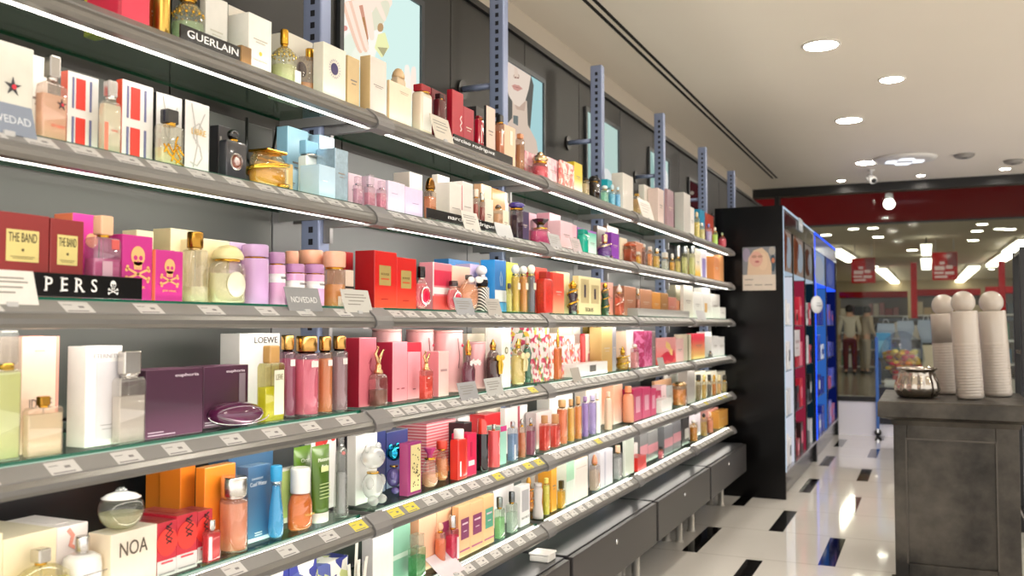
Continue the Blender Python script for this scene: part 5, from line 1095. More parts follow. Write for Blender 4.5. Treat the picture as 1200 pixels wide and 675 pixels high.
bot(R, 391.5, 408.5, 523, 503, 397, 403.5, .008, '#e9ebe6', None, '#c8c8c8', 'tall curved clear flask with red poppy inside', shape='round', prof=[(1, 0), (.98, .04), (.86, .45), (.76, .9), (.5, 1)], capsh='cyl', capm='glass', collar=SILV, extra=lambda t, w, d, H, Hc: (MB().tube([(0, 0, H*.05), (0, 0, H*.62)], w*.26, pbsdf('grey_core', '#8f8f90', .3), 12).build('inner_core', t), MB().ball((.004, w*.1, H*.90), w*.14, lacquer('#c82018'), 10).build('poppy', t)))
box(R, 406.5, 417, 442, 511.5, .035, '#f0efec', 'large white box behind the clear bear flask', [('E', 'dot', .42, .62, .08, '#f0b860')], sc='#dcdad6')
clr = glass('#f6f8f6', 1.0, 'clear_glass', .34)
bear(R, 419, 455, 516, 592, .008, clr, clr, 'clear glass bear shaped flask')
bear(R, 449, 474, 513, 584, .040, metal('#2a9cc4', .15), lacquer('#6a5c9c'), 'bear shaped flask with metallic turquoise head')
box(R, 425, 438, 452, 504.5, .10, '#34407c', 'dark blue box behind the bears, left', plain=True, tc='#3c4a80', dp=.10)
box(R, None, 453, 478, 507, .11, '#34407c', 'dark blue box behind the bears, middle', plain=True, tc='#3c4a80', dp=.10)
box(R, None, 480, 509, 508, .12, '#34407c', 'dark blue box behind the bears, right', plain=True, tc='#3c4a80', dp=.10)
box(R, 468, 478, 494, 520, .012, '#9c2c74', 'purple box with black on yellow patterned panel', [('P', .2, .06, .92, .95, '#e4d69c')]+[('E', 'dot', .3+.5*random.random(), .12+.76*random.random(), .022+.012*random.random(), '#2c2420') for _ in range(26)], sc='#b0447c')
ging = stripes('#f4c0c0', '#e06070', 38, (0, 0, 0), 'gingham_print')
box(R, 464, 500, 534, 497, .085, '#f0a0a8', 'flat topped pink gingham box', tex=ging, plain=True, tc='#ec98a4', dp=.12)
TO = [(.6, 0), (.92, .12), (1, .38), (.9, .72), (.55, .94), (.35, 1)]
bot(R, 494.5, 513, 538, 524.5, 496, 511, .006, '#f4e0d0', '#f0b088', '#c02c78', 'round flask with magenta cup cap', shape='round', prof=TO, capsh='flare', fill=.5, D=[('X', 'TOUS', .6, .45, .16, '#c88c30', .5)])
bot(R, 510.5, 525, 527, 517, 509, 521, .03, '#f8d0b0', '#f09858', '#e0402c', 'round peach flask with flat red cap', shape='round', prof=TO, capsh='cyl', fill=.7, D=[('X', 'TOUS', .5, .4, .16, '#c86c30', .5)])
bot(R, 527, 548, 514, 502.5, 533, 544, .008, '#e04030', None, '#f0eae6', 'tall scarlet flask with white cap and white side label', q=.5, opaque=pbsdf('scarlet_gloss', '#e43a30', .2, coat=.5), capsh='cyl', collar=None, rad=.12, D=[('P', .15, .08, .30, .45, '#f2eeea')])
box(R, None, 548, 558.5, 509, .012, '#e8285c', 'hot pink box with white label', [('P', .1, .24, .75, .36, '#f4e8ea'), ('P', .3, .45, .5, .8, '#c81848')])
box(R, None, 544, 553, 496, .05, '#241a1c', 'black cube cap box over the pink one', plain=True)
def lip2(t, w, d, H, Hc):
    mb = MB(); R_ = w*.40; n = 20; V = [(R_*math.cos(2*PI*i/n), R_*math.sin(2*PI*i/n), H) for i in range(n)] + [(R_*.95*math.cos(2*PI*i/n), R_*.95*math.sin(2*PI*i/n), Hc-(Hc-H)*.42*(1+math.sin(2*PI*i/n))*.6) for i in range(n)]
    mb.add(V, [(i, (i+1) % n, n+(i+1) % n, n+i) for i in range(n)]+[tuple(range(n, 2*n)), tuple(range(n))[::-1]], lacquer('#e04030')); mb.build('slanted_red_tip', t)
bot(R, 558.5, 572, 508, 490, 560, 570, .008, '#1c1418', None, None, 'black lipstick shaped flask with slanted red tip', shape='round', opaque=lacquer('#1a1216'), capsh=None, collar=None, prof=BAND, extra=lip2, D=[('C', [(.6, .1), (.66, .4), (.58, .7), (.66, .9)], .05, '#d83040')])
bot(R, 571.5, 585.5, 504, 497.5, 575, 579.5, .008, '#f08080', None, '#c8c4c0', 'coral cylinder flask with silver tip and white script', shape='round', opaque=lacquer('#e8585c'), capsh='cyl', capm='metal', prof=BAND, D=[('C', [(.5, .35), (.56, .5), (.46, .6), (.56, .8)], .06, '#f8e0e0')])
box(R, None, 568, 586.5, 486.5, .07, '#cc2028', 'scarlet box behind the coral cylinder')
box(R, 524, 537, 558, 490, .10, '#f0ecec', 'white box with red stripe at the back', [('P', .8, 0, .9, 1, '#c83040')])
box(R, None, 586.5, 593.5, 500, .02, '#a8dccc', 'mint box with magenta top', [('P', 0, .86, 1, 1, '#d83c8c')], plain=False)
bot(R, 594, 607.5, 501, 494, 598, 603, .010, '#c8d8e8', '#88a8cc', '#b8b8bc', 'clear blue flask with silver cap', q=.6, capsh='cyl', capm='metal', D=[('P', .2, .05, .4, .5, '#f2f4f6')])
bot(R, 607.5, 616, 500, 491, 609, 614, .010, '#e8c8a8', '#c8743c', '#c0bcb8', 'slim amber flask with silver ball cap', shape='round', capsh='ball', capm='metal')
bot(R, 616, 628, 498.5, 490, 617.5, 623, .010, '#d8b0c0', '#a84c70', '#c0bcc0', 'dusky pink flask with silver ball cap', q=.7, capsh='ball', capm='metal')
box(R, None, 592, 618, 479, .10, '#f0ecec', 'white box with wine red stripe behind the slim flasks', [('P', .55, 0, .64, 1, '#b03048')])
box(R, None, 560, 592, 478, .13, '#e6d8c8', 'flat beige box at the back of the shelf', plain=True)
box(R, 616, 628.5, 647.5, 484, .055, '#e8dada', 'grey pink box behind the red wooden capped flasks', plain=True, sc='#d8cccc')
for l, rt, ys_, yt_, cl, cr, c, n_ in ((631, 645, 496, 486, 637.5, 645, '#e82c24', 'left'), (644, 657, 496, 485, 647.5, 655.5, '#d83028', 'right')): bot(R, l, rt, ys_, yt_, cl, cr, .008, '#f4a890', c, '#c8905c', 'red flask with wooden cap, %s one' % n_, q=.6, capsh='cyl', capm='paper', collar=None, fill=.9)
box(R, None, 644, 671, 461, .11, '#f8f4ee', 'large white box behind the orange flasks', plain=True)
for l, rt, ys_, yt_, c, n_ in ((653, 664.5, 478, 468.5, '#f06414', 'deep orange'), (665, 673, 476.5, 467.5, '#f8b418', 'sun yellow'), (673.3, 681.5, 474.5, 464.5, '#f08c18', 'light orange')): bot(R, l, rt, ys_, yt_, l+1.5, rt-1.5, .008, '#fae0b0', c, '#d0a068', '%s mist flask with wooden cap' % n_, shape='round', capsh='cyl', capm='paper', collar='#3a2c20', fill=.95, prof=[(.98, 0), (1, .02), (1, .94), (.8, 1)])
for l, rt, ys_, yt_, c, n_, cp in ((681.8, 689.5, 471, 464.5, '#a078c8', 'violet', '#a080b0'), (690, 698.5, 470, 463, '#b8a8dc', 'pale lilac', '#c8bce0')): bot(R, l, rt, ys_, yt_, l+1.5, rt-1.5, .008, '#e0d0ec', c, cp, '%s mist flask' % n_, shape='round', capsh='cyl', collar='#5c4860', fill=.95, prof=[(.98, 0), (1, .02), (1, .94), (.8, 1)])
bot(R, 696, 703.5, 469, 460.5, 697.5, 701.5, .012, '#f2f0f2', None, '#dcd8dc', 'white pump flask', shape='round', opaque=pbsdf('white_gloss', '#f2f0ee', .15, coat=.5), capsh='cyl')
box(R, None, 687, 705, 456.5, .10, '#f6e6dc', 'pale cream box behind the pump flask', plain=True)
pch = fade('#f8e4d8', '#ecb094', .0, .09, 'peach_print')
box(R, None, 704, 718.5, 454, .06, '#f0c0a8', 'peach box, left of the tall pair', tex=pch, plain=True)
box(R, None, 719, 729.5, 452, .05, '#e8b094', 'peach box, right of the tall pair', tex=pch, plain=True)
bot(R, 708.5, 717, 466, 459, 710.5, 715, .008, '#f6dccc', None, '#f0c0a8', 'slim peach flask with narrow neck', shape='round', opaque=pbsdf('peach_gloss', '#f0c8b0', .2, coat=.4), capsh='cyl', shoulder=.2)
bot(R, 730, 742.5, 461, 452.5, 732, 739.5, .006, '#f2b088', None, '#e89c6c', 'copper peach rounded flask', shape='round', opaque=pbsdf('peach_gloss', '#e8a07c', .2, coat=.5), capsh='cyl', collar='#b02c44', prof=[(.95, 0), (1, .05), (1, .85), (.85, .95), (.5, 1)])
MG = [('P', .25, .25, .75, .75, '#e0a0b4')]
box(R, None, 742.5, 752.5, 456.5, .014, '#c02860', 'magenta box, first of a row of four', MG)
box(R, None, 753, 762.5, 455, .014, '#c83468', 'magenta box, second of a row of four', MG)
box(R, None, 762.8, 769, 456, .014, '#c83064', 'magenta box, third of a row of four', MG)
box(R, None, 769.3, 775, 458.5, .014, '#b82c58', 'magenta box, last of a row of four', MG)
box(R, None, 775.5, 787.5, 469, .004, '#f0eeea', 'low white box before the grey panel', plain=True)
box(R, None, 775, 781, 452, .05, '#e8c8cc', 'blush box behind the low white one')
box(R, None, 781.2, 788, 453, .05, '#a8b0b4', 'blue grey box behind the low white one')
bot(R, 788.5, 803.5, 452, 447, 791, 801, .006, '#f0d0a0', '#d89038', '#d8b488', 'large amber gold flask', shape='oval', q=.6, capsh='dome', capm='metal')
box(R, None, 767, 787, 447, .10, '#dca880', 'tan box at the back')
box(R, None, 779, 805, 437.5, .11, '#ece8e6', 'wide white box at the back', plain=True)
box(R, None, 805.5, 814.5, 434, .016, '#b8b2ac', 'tall grey box', plain=True)
for i, (l, rt, g, c, cp, n_) in enumerate(((815, 822, '#e0d8c0', '#8a7448', '#28221c', 'black and clear flask'), (822.3, 828, '#ece0b8', '#c8a448', '#e8d890', 'pale gold flask'), (828.3, 834, '#d8d4cc', '#58504a', '#1c1a18', 'smoky flask with black cap'), (834.3, 839.5, '#ecc888', '#c07418', '#d8a848', 'amber flask with gold cap'), (839.8, 845.5, '#f0e4c8', '#d8b070', '#e8d8b0', 'straw flask'), (845.8, 852, '#ece4cc', '#b8a060', '#3a3428', 'flask with dark olive cap'))):
    bot(R, l, rt, 447, 439, l+1.2, rt-1.2, .006, g, c, cp, n_+' near the far end', capsh='ball' if i % 2 else 'cyl', capm='metal' if i in (1, 3) else 'plastic')
for i, (l, rt) in enumerate(((815, 827), (827.5, 840), (840.5, 853))): box(R, None, l, rt, 436.5, .06, '#f0ead8', 'cream box behind the gold flasks, %s of three' % ['first', 'second', 'last'][i])
# ================= LOWEST SHELF
R = 5
TOPS = blotch(['#e8e6dc', '#343c8c', '#c8d08c', '#e8e6dc', '#505c9c'], 38)
for i, (l, rt, yt_) in enumerate(((300, 338, 670), (339, 371, 663), (372, 408, 664.5))):
    box(R, None, l, rt, yt_, .03, '#e4e2da', 'box with blue and yellow printed lid, %s of three' % ['first', 'second', 'third'][i], plain=True, tex=TOPS, dp=.14)
def sticks():
    def make():
        p = onX(419, 672, -1.165); z = TOP[5]-.002
        t = thing('tester_stick_holder', lab('square holder', 5, p.y), 'holder', (-1.165, p.y, z), 'tester paper stand'); t['label'] = 'cream holder for scent testing papers beside the white box on the lowest shelf'
        mb = MB()
        for a in ((-.017, -.017, -.015, .017), (.015, -.017, .017, .017), (-.015, -.017, .015, -.015), (-.015, .015, .015, .017)): mb.box(a[0], a[1], 0, a[2], a[3], .045, plastic('#d8d0bc'))
        mb.box(-.017, -.017, 0, .017, .017, .002, plastic('#d8d0bc')); mb.build('holder', t)
        for i, (x, y, a, b, h) in enumerate(((-.009, -.011, .0, -.10, .098), (-.006, -.003, -.04, .12, .155), (.004, -.007, .0, .06, .105), (.006, .002, .05, .16, .11), (.0, .008, -.05, .02, .095), (.009, .009, 0, .10, .10))):
            T = Matrix.Translation((x, y, .003)) @ Matrix.Rotation(-b, 4, 'X') @ Matrix.Rotation(a, 4, 'Y')
            o = MB().box(-.0006, -.005, 0, .0006, .005, h, paper('#f4f0e6'), T=T).build('test_strip'); o.parent = None; o.location = t.location
            tag(o, 'white paper scent strip standing in the cream holder on the lowest shelf', 'paper strip', 'scent strips in the cream holder')
    onto(5, .02, make)
sticks(); BOXES[5].append((-1.185, -1.145, 1.50, 1.60))
box(R, 424, 437, 461, 623.5, .03, '#eceae8', 'plain white box beside the scent strips', plain=True, sc='#dcd8d6')
GRN = [('P', 0, .38, 1, .46, '#c8dccf')]
box(R, None, 460, 481, 614, .05, '#84b8a0', 'sage green box with pale band', GRN, dp=.05)
bot(R, 477.5, 499.5, 641, 625.5, 480, 497, .006, '#a8dcb4', '#2c9448', '#dce8dc', 'emerald clear flask with crystal cap', q=.6, capm='glass', collar=None, fill=.72, rad=.1)
box(R, 480.5, 491, 511.5, 604, .04, '#f0bc9c', 'peach box behind the emerald flask', plain=True, sc='#e8ac88')
box(R, None, 512, 529, 592, .05, '#f4c8a0', 'peach box behind the orange and magenta flasks', [('P', .25, .35, .8, .66, '#a03c6c')])
bot(R, 510, 522, 624, 612, 513, 520, .010, '#f4b48c', '#f07430', '#e8b898', 'orange flask with rounded peach cap', shape='round', capsh='ball')
bot(R, 521.5, 538.5, 620, 604, 526, 534, .006, '#f080a8', '#d8185c', '#d4d0d0', 'magenta flask with chrome cap', q=.6, capm='metal', capsh='cyl', D=[('P', .62, .1, .92, .75, '#f0d8e0')])
price_sign(R, 521, 546, 652, 668, '#dcd0d8', 'lilac white card on the rail before the magenta flask', lines=False, tilt=.9)
IS = lambda c: [('P', .2, .34, .88, .74, c), ('P', .3, .62, .78, .655, '#e8d0dc'), ('P', .4, .48, .68, .50, '#e8d0dc'), ('P', .1, .11, .95, .14, '#b85c84')]
box(R, 529.5, 537.5, 551, 594.5, .016, '#ecbc8c', 'tan box with purple panel, left one', IS('#8c3c6c'), sc='#dca878')
box(R, None, 551.2, 566, 590, .016, '#ecbc8c', 'tan box with purple panel, middle one', IS('#8c3c6c'))
box(R, None, 566.3, 579, 583, .016, '#ecc08c', 'tan box with green panel', IS('#58a88c'))
bot(R, 578.8, 592, 596, 582, 583, 590, .008, '#cdeccb', '#a0d89c', '#8c9490', 'light green tall flask with chrome cap', q=.6, capsh='cyl', capm='metal', fill=.7)
bot(R, 592.3, 607, 590, 577, 594, 601, .008, '#e2f0e4', '#d0e8d4', '#74787a', 'very pale green tall flask with chrome cap', q=.6, capsh='cyl', capm='metal', fill=.7)
box(R, 601, 610, 621, 570.5, .020, '#eeecec', 'white box with silver panel', [('P', .15, .36, .85, .88, '#b4b4b8'), ('X', 'SECRET', .5, .2, .05, '#787878', .8)], sc='#f4f2f2')
box(R, None, 578, 602, 566, .09, '#f4f0f2', 'white box behind the green flasks', plain=True)
bot(R, 613, 626, 570, 556, 616, 622, .075, '#f0b860', '#e08c1c', '#e8a838', 'ornate amber flask', shape='round', prof=[(.7, 0), (1, .25), (.7, .5), (.9, .75), (.4, 1)], capsh='crown', extra=swirlx('#e09828', 2))
bot(R, 624.5, 636.5, 570, 566, 626, 635, .008, '#e0d8d4', None, '#d0c8c4', 'grey cream waisted flask', shape='round', opaque=pbsdf('satin', '#d8d0cc', .3), prof=[(.95, 0), (1, .1), (.72, .5), (.85, .9), (.6, 1)], capsh='cyl', collar=None)
bot(R, 636.5, 644, 567, 560, 638, 643, .008, '#f4eca8', '#ecd83c', '#f2e070', 'yellow topped slim flask', shape='round', capsh='cyl', fill=.95)
box(R, None, 626.5, 646, 549.5, .085, '#f6f2ee', 'white box behind the yellow slim flask', plain=True)
box(R, None, 646.3, 652.5, 544.5, .02, '#f0a830', 'narrow amber orange box')
bot(R, 652.5, 663, 574, 563, 655, 660, .006, '#f0e080', '#e0b408', '#3c3818', 'yellow square flask with dark cap', q=.6, capsh='box', fill=.9)
box(R, None, 652.5, 663.5, 562, .06, '#f2efe8', 'white box behind the yellow square flask')
box(R, None, 663.8, 672.8, 542.5, .016, '#e2f0e6', 'white box with mint upper half', [('P', 0, .55, 1, 1, '#b0e0c0')])
box(R, 672.5, 674, 689, 540, .012, '#f2ece4', 'wide ivory box', [('P', .1, .78, .9, .79, '#c8b8a8')], tc='#f0c8b0')
bot(R, 690, 703.5, 545, 532, 695, 701, .010, '#f4e8e4', '#ecd0c0', '#e89874', 'clear flask with coral rose stopper', q=.6, capsh='dome', D=[('C', [(.7, .3), (.74, .5), (.66, .7)], .06, '#c8743c')])
box(R, None, 703.8, 718, 530, .014, '#e8e6f0', 'lavender white box', [('P', .3, .0, .42, 1, '#c8c8d8')])
bot(R, 718.3, 729.5, 531, 522, 721, 726.5, .008, '#f0f0f0', '#e4e8ec', '#f0c8a8', 'clear flask with apricot cap', capsh='cyl', q=.6)
box(R, 729.5, 732.5, 743, 515.5, .012, '#e0ecdc', 'tall mint white box', plain=True, sc='#f0f4ec')
box(R, None, 743.2, 747.5, 520, .014, '#e8e4e0', 'narrow ivory box')
box(R, None, 747.5, 757.5, 537, .0, '#d02018', 'low red box', plain=True)
GP = [('P', 0, .25, 1, .55, '#d88c98')]
for i, (l, rt, yt_, c) in enumerate(((750, 759, 506, '#7c7c7c'), (759.3, 771, 507, '#848484'), (778.5, 788.5, 500, '#74767a'), (789, 798, 492, '#6c6c70'))):
    box(R, None, l, rt, yt_, .022, c, 'charcoal box with pink band, %s of four' % ['first', 'second', 'third', 'last'][i], GP, tc='#c8c8c4')
bot(R, 771, 778, 527, 523, 772.5, 776.5, .006, '#f0b0b8', '#e88c98', '#282426', 'pink flask with black cap between the charcoal boxes', capsh='cyl')
box(R, None, 770.5, 779, 500, .08, '#181818', 'black box between the charcoal ones', plain=True)
box(R, None, 799, 807.5, 489, .03, '#1c1a1a', 'tall black box with white label', [('P', .4, .2, .95, .55, '#d8d4d0')])
for i, (l, rt, ys_, yt_, g, c, n_) in enumerate(((808.5, 817, 497, 492, '#ecc878', '#c88818', 'amber gold flask'), (821, 828.5, 490, 484, '#e0d0a0', '#b8902c', 'black banded gold flask'), (829, 835.5, 489, 483, '#f4ccb8', '#e8946c', 'coral flask'))):
    bot(R, l, rt, ys_, yt_, l+1.8, rt-1.8, .006, g, c, ['#f0e8e4', '#28201c', '#f0d0c0'][i], n_+' near the far end', capsh='ball', shape='round')
box(R, None, 808, 821, 485, .06, '#e8e0ec', 'lilac white box near the far end')
box(R, None, 830, 842, 481.5, .05, '#eca8a0', 'salmon pink box near the far end')
box(R, None, 842.5, 853, 483, .02, '#d89c48', 'gold box at the far end')
for r, k, mk in sorted(ITEMS, key=lambda q: (q[0], q[1])): mk()
# ------------------------------------------------------------------ tall black display cabinet and its blue-lit neighbour
XG = -.83
def gy(px): return onX(px, 420, XG).y
def cabinet(name, label, y0, y1, secs, edge, fascia, edge_s):
    t = thing(name, label, 'display cabinet', (0, y0, 0)); W = y1-y0; H = 1.865
    mb = MB(); mb.box(-1.262, 0, 0, XG, .03, H, pbsdf('black_side', '#080708', .22, spec=.25)); mb.build('side_panel', t)
    mb = MB(); mb.box(-1.262, W-.03, 0, XG, W, H, pbsdf('black_side', '#080708', .22, spec=.25)); mb.build('side_panel', t)
    mb = MB(); mb.box(-1.262, .03, .17, -1.24, W-.03, H, blk); mb.build('back_panel', t)
    mb = MB(); mb.box(-1.24, .03, H-.03, XG, W-.03, H, blk); mb.build('top_panel', t)
    mb = MB(); mb.box(-1.24, .03, 1.72, XG+.002, W-.03, 1.835, pbsdf('header', fascia, .15, coat=.5)); mb.build('header', t)
    mb = MB(); mb.box(-1.24, .03, 0, XG-.03, W-.03, .155, pbsdf('plinth', (120, 120, 124), .2, metal=.7)); mb.box(-1.24, .03, .155, XG, W-.03, .17, pbsdf('plinth_top', (170, 170, 178), .25, metal=.6)); mb.build('plinth', t)
    mb = MB(); mb.box(XG, .008, .17, XG+.004, .020, H-.004, light(edge, edge_s, 'edge_light')); mb.box(XG, .03, H-.016, XG+.004, W-.03, H-.006, light(edge, edge_s, 'edge_light')); mb.build('edge_light', t)
    for i, (a, b, back, bs, pic) in enumerate(secs):
        a -= y0; b -= y0
        mb = MB(); mb.box(-1.14, b-.012, .17, XG-.004, b+.012, 1.72, blk); mb.build('divider', t)
        mb = MB(); mb.box(-1.16, a+.012, .17, -1.14, b-.012, 1.44, light(back, bs, 'lit_niche')); mb.build('lit_back', t); MB().box(-1.14, b-.018, .17, XG-.012, b-.0125, 1.43, light(back, bs, 'lit_niche')).build('lit_side', t)
        mb = MB(); Wp = b-a-.03
        mb.box(-.86, a+.014, 1.455, -.846, b-.014, 1.72, light(pic[0], .55, 'lit_print'))
        for (u0, v0, u1, v1, c) in pic[1:]:
            mb.prism([(a+.015+Wp*(u0+(u1-u0)*(.5+.5*math.cos(q*PI/8))), 1.455+.265*(v0+(v1-v0)*(.5+.5*math.sin(q*PI/8)))) for q in range(16)], -.846, -.844, light(c, .5, 'lit_print'))
        mb.build('picture', t)
        mb = MB(); mb.box(-1.14, a+.012, 1.435, XG-.01, b-.012, 1.452, light(edge, edge_s*.7, 'edge_light')); mb.build('lit_shelf', t)
        for z in (.50, .80, 1.10):
            mb = MB(); mb.box(-1.14, a+.012, z-.008, XG-.02, b-.012, z, glass('#dfe8ee', .8, 'shelf_glass')); mb.build('shelf', t)
    return t
ya, yb, yc, yd = 6.02, gy(932), gy(945.5), gy(956)
ORG = ['#c8b0a0', (.05, .0, .5, 1, '#a86848'), (.45, .1, .95, .9, '#d8e4f0'), (.2, .4, .6, .95, '#8c4c38')]
cabinet('display_cabinet', 'tall black display cabinet at the end of the shelves, poster on its side', ya, yd, [(ya+.03, yb, '#e4e6f2', .95, ORG), (yb, yc, '#c83858', .5, ORG), (yc, yd-.03, '#1c3c50', .35, ['#b0a498', (.1, .1, .8, .9, '#7c5444'), (.5, .2, .95, .8, '#d4dce4')])], '#d8ecff', '#1a1a1e', 1.0)
ye, yf = gy(970), 9.78
cabinet('display_cabinet', 'blue lit display cabinet beyond the black one, next to the glass front', yd+.002, yf, [(yd+.03, ye, '#4c90ff', .5, ['#c8dcff', (.1, .1, .9, .9, '#e8f0ff')]), (ye, yf-.03, '#1c2c8c', .3, ['#6878d0', (.2, .1, .8, .9, '#8a98e0')])], '#2858ff', '#2848b0', 2.6)
random.seed(3)
NG = 'small products in the lit niches'
for (a, b, lb, cs) in ((ya+.05, yb-.02, 'small pale box in the white lit niche of the black cabinet', ['#f0f0f4', '#d8dae4', '#2c2c30', '#f0f0f4']), (yb+.02, yc-.02, 'small red or pink box in the red lit niche of the black cabinet', ['#c82840', '#8c1c30', '#e88098', '#2a1418']), (yc+.02, yd-.05, 'small dark box in the teal niche of the black cabinet', ['#20303c', '#c84860', '#d8dce4', '#101418']), (yd+.06, ye-.02, 'small blue or white box in the nearer blue lit niche', ['#2050d0', '#a8c8ff', '#1830a0', '#dce8ff']), (ye+.02, yf-.06, 'small blue box in the farther blue lit niche', ['#3038a0', '#5868d8', '#c05890', '#2030a0'])):
    for z in (.17, .50, .80, 1.10):
        for i in range(3):
            y = a+(b-a)*(i+.5)/3; w_ = (b-a)*.22; h = .10+.12*random.random(); c = random.choice(cs)
            t = thing('product_box', lb, 'box', (-.885, y, z), NG)
            mb = MB(); mb.box(-.03, -w_/2, 0, .03, w_/2, h, paper(c), .002); mb.build('carton', t)
            mb = MB(); mb.box(.03, -w_*.32, h*.3, .0306, w_*.32, h*.7, paper(random.choice(cs))); mb.build('printed_front', t)
# notice on the side of the black cabinet
pa, pb = onY(870.5, 340, 6.018), onY(908.5, 290, 6.018); W = pb.x-pa.x; z0 = onY(872, 340.5, 6.018).z; H = onY(872, 290, 6.018).z-z0
t = thing('poster', 'paper poster of a fair haired person on the black cabinet side', 'poster', (pa.x, 6.0195, z0)); RT = Matrix.Rotation(-PI/2, 4, 'Z')
mb = MB(); mb.box(-.0012, 0, 0, 0, W, H, paper('#d8ccc0'), T=RT); mb.build('sheet', t)
mb = MB(); mb.T = RT
def pe(u, v, a, b, c, k): mb.prism([(W*(u+a*math.cos(q*PI/10)), H*(v+b*math.sin(q*PI/10))) for q in range(20)], 0, .0004+.0002*k, paper(c))
mb.prism([(0, H*.36), (W, H*.36), (W, H), (0, H)], 0, .0003, paper('#7c8088')); pe(.12, .82, .12, .16, '#9a92a8', 1); pe(.9, .9, .1, .1, '#a8a4a0', 1); pe(.92, .62, .08, .2, '#304858', 1)
mb.prism([(W*.14, H*.36), (W*.18, H*.75), (W*.35, H*.93), (W*.6, H*.98), (W*.78, H*.85), (W*.88, H*.6), (W*.88, H*.36)], 0, .0008, paper('#d8bca0')); pe(.42, .72, .2, .18, '#d8a898', 4); pe(.36, .78, .08, .035, '#b08474', 5); pe(.54, .78, .08, .03, '#b08474', 5); pe(.45, .66, .07, .025, '#b05c60', 5); pe(.62, .66, .14, .2, '#e0c4a8', 3); pe(.93, .68, .05, .06, '#c87858', 3)
for u0, u1, v in ((.06, .32, .24), (.06, .28, .115), (.36, .60, .115), (.66, .90, .115)): mb.box(0, W*u0, H*v, .0006, W*u1, H*(v+.022), paper('#8c847c'))
mb.build('print', t)
# round hanging sign, header mark, small white card
p = onX(957, 357, XG+.05)
t = thing('hanging_sign', 'round white sign hanging before the blue lit cabinet', 'sign', (XG+.05, p.y, p.z))
rs = .068; mb = MB(); mb.lathe([(.01, -.003), (rs, -.003), (rs, .003), (.01, .003)], plastic('#dfe2e6'), 28, Matrix.Rotation(math.radians(58), 4, 'Z') @ Matrix.Rotation(PI/2, 4, 'X')); mb.build('disc', t)
mb = MB(); Tq = Matrix.Rotation(math.radians(-58), 4, 'Z'); mb.box(.0035, -.04, -.012, .0042, .04, -.004, paper('#8c9098'), T=Tq); mb.box(.0035, -.03, .008, .0042, .03, .014, paper('#a0a4ac'), T=Tq); mb.build('print', t)
mb = MB(); mb.tube([(0, 0, rs), (-.02, 0, 1.80-p.z), (-.06, 0, 1.868-p.z)], .002, plastic('#c8c8c8'), 6); mb.build('cord', t)
p = onX(938, 264, XG+.008); t = thing('header_mark', 'small pale emblem plate on the header of the black cabinet', 'sign', (XG+.0035, p.y, p.z)); mb = MB(); mb.box(0, -.10, -.045, .01, .10, .045, plastic('#aab4bc'), .004); mb.build('plate', t); mb = MB(); emblem(mb, 'ring', .0101, 0, 0, .07, paper('#e8ecf0')); mb.box(.0101, -.07, -.006, .0108, .07, .006, paper('#e8ecf0')); mb.build('print', t)
p = onX(936, 402, XG+.02); t = thing('hanging_card', 'white square card before the red lit niche of the black cabinet', 'sign', (XG+.008, p.y, p.z)); MB().box(0, -.13, -.09, .004, .13, .09, plastic('#e0dcE2'.lower()), .002).build('card', t); mb = MB(); mb.box(.004, -.09, .0, .0046, .09, .02, paper('#b8a0a8')); mb.box(.004, -.09, -.04, .0046, .03, -.03, paper('#b8a0a8')); mb.build('print', t)
# ------------------------------------------------------------------ pewter counter and what stands on it
def pewter():
    m, N, L = new_mat('tarnished_pewter'); o = N.new('ShaderNodeOutputMaterial'); b = N.new('ShaderNodeBsdfPrincipled'); L.new(b.outputs[0], o.inputs[0])
    t = N.new('ShaderNodeTexCoord'); n = N.new('ShaderNodeTexNoise'); n.inputs['Scale'].default_value = 4.5; n.inputs['Detail'].default_value = 8; n.inputs['Roughness'].default_value = .62; L.new(t.outputs['Object'], n.inputs['Vector'])
    r = N.new('ShaderNodeValToRGB'); e = r.color_ramp.elements; e[0].position = .32; e[0].color = lin((38, 36, 33)); e[1].position = .70; e[1].color = lin((88, 83, 76)); L.new(n.outputs['Fac'], r.inputs[0]); L.new(r.outputs[0], b.inputs['Base Color'])
    b.inputs['Metallic'].default_value = .55; b.inputs['Roughness'].default_value = .42
    n2 = N.new('ShaderNodeTexNoise'); n2.inputs['Scale'].default_value = 25; L.new(t.outputs['Object'], n2.inputs['Vector']); mr = N.new('ShaderNodeMapRange'); mr.inputs[3].default_value = .32; mr.inputs[4].default_value = .55; L.new(n2.outputs['Fac'], mr.inputs[0]); L.new(mr.outputs[0], b.inputs['Roughness']); return m
pw = pewter(); ZT = .772
t = thing('counter', 'dark pewter counter pedestal with panelled front and overhanging top slab', 'counter', (0, 0, 0))
x0, x1, yF, yB = -.143, .337, 4.33, 5.0
mb = MB(); mb.box(x0, yF+.012, .012, x1, yB, .69, pw); fx0, fx1, zt_ = onY(1064, 600, yF).x, onY(1168.5, 600, yF).x, onY(1064, 515, yF).z
mb.box(x0, yF, .012, fx0, yF+.012, .69, pw, .003); mb.box(fx1, yF, .012, x1, yF+.012, .69, pw, .003); mb.box(fx0, yF, zt_, fx1, yF+.012, .69, pw, .003); mb.box(fx0, yF, .012, fx1, yF+.012, .08, pw, .003); mb.build('body', t)
mb = MB(); ml = pbsdf('worn_edge', (84, 79, 73), .4, metal=.6); g = .006
mb.box(fx0-g, yF-.003, .08, fx0, yF+.004, zt_+g, ml); mb.box(fx1, yF-.003, .08, fx1+g, yF+.004, zt_+g, ml); mb.box(fx0, yF-.003, zt_, fx1, yF+.004, zt_+g, ml); mb.build('panel_moulding', t)
mb = MB(); R4 = lambda k: [(x1+k, yF-k), (x1+k, yB+k), (x0-k, yB+k), (x0-k, yF-k)]
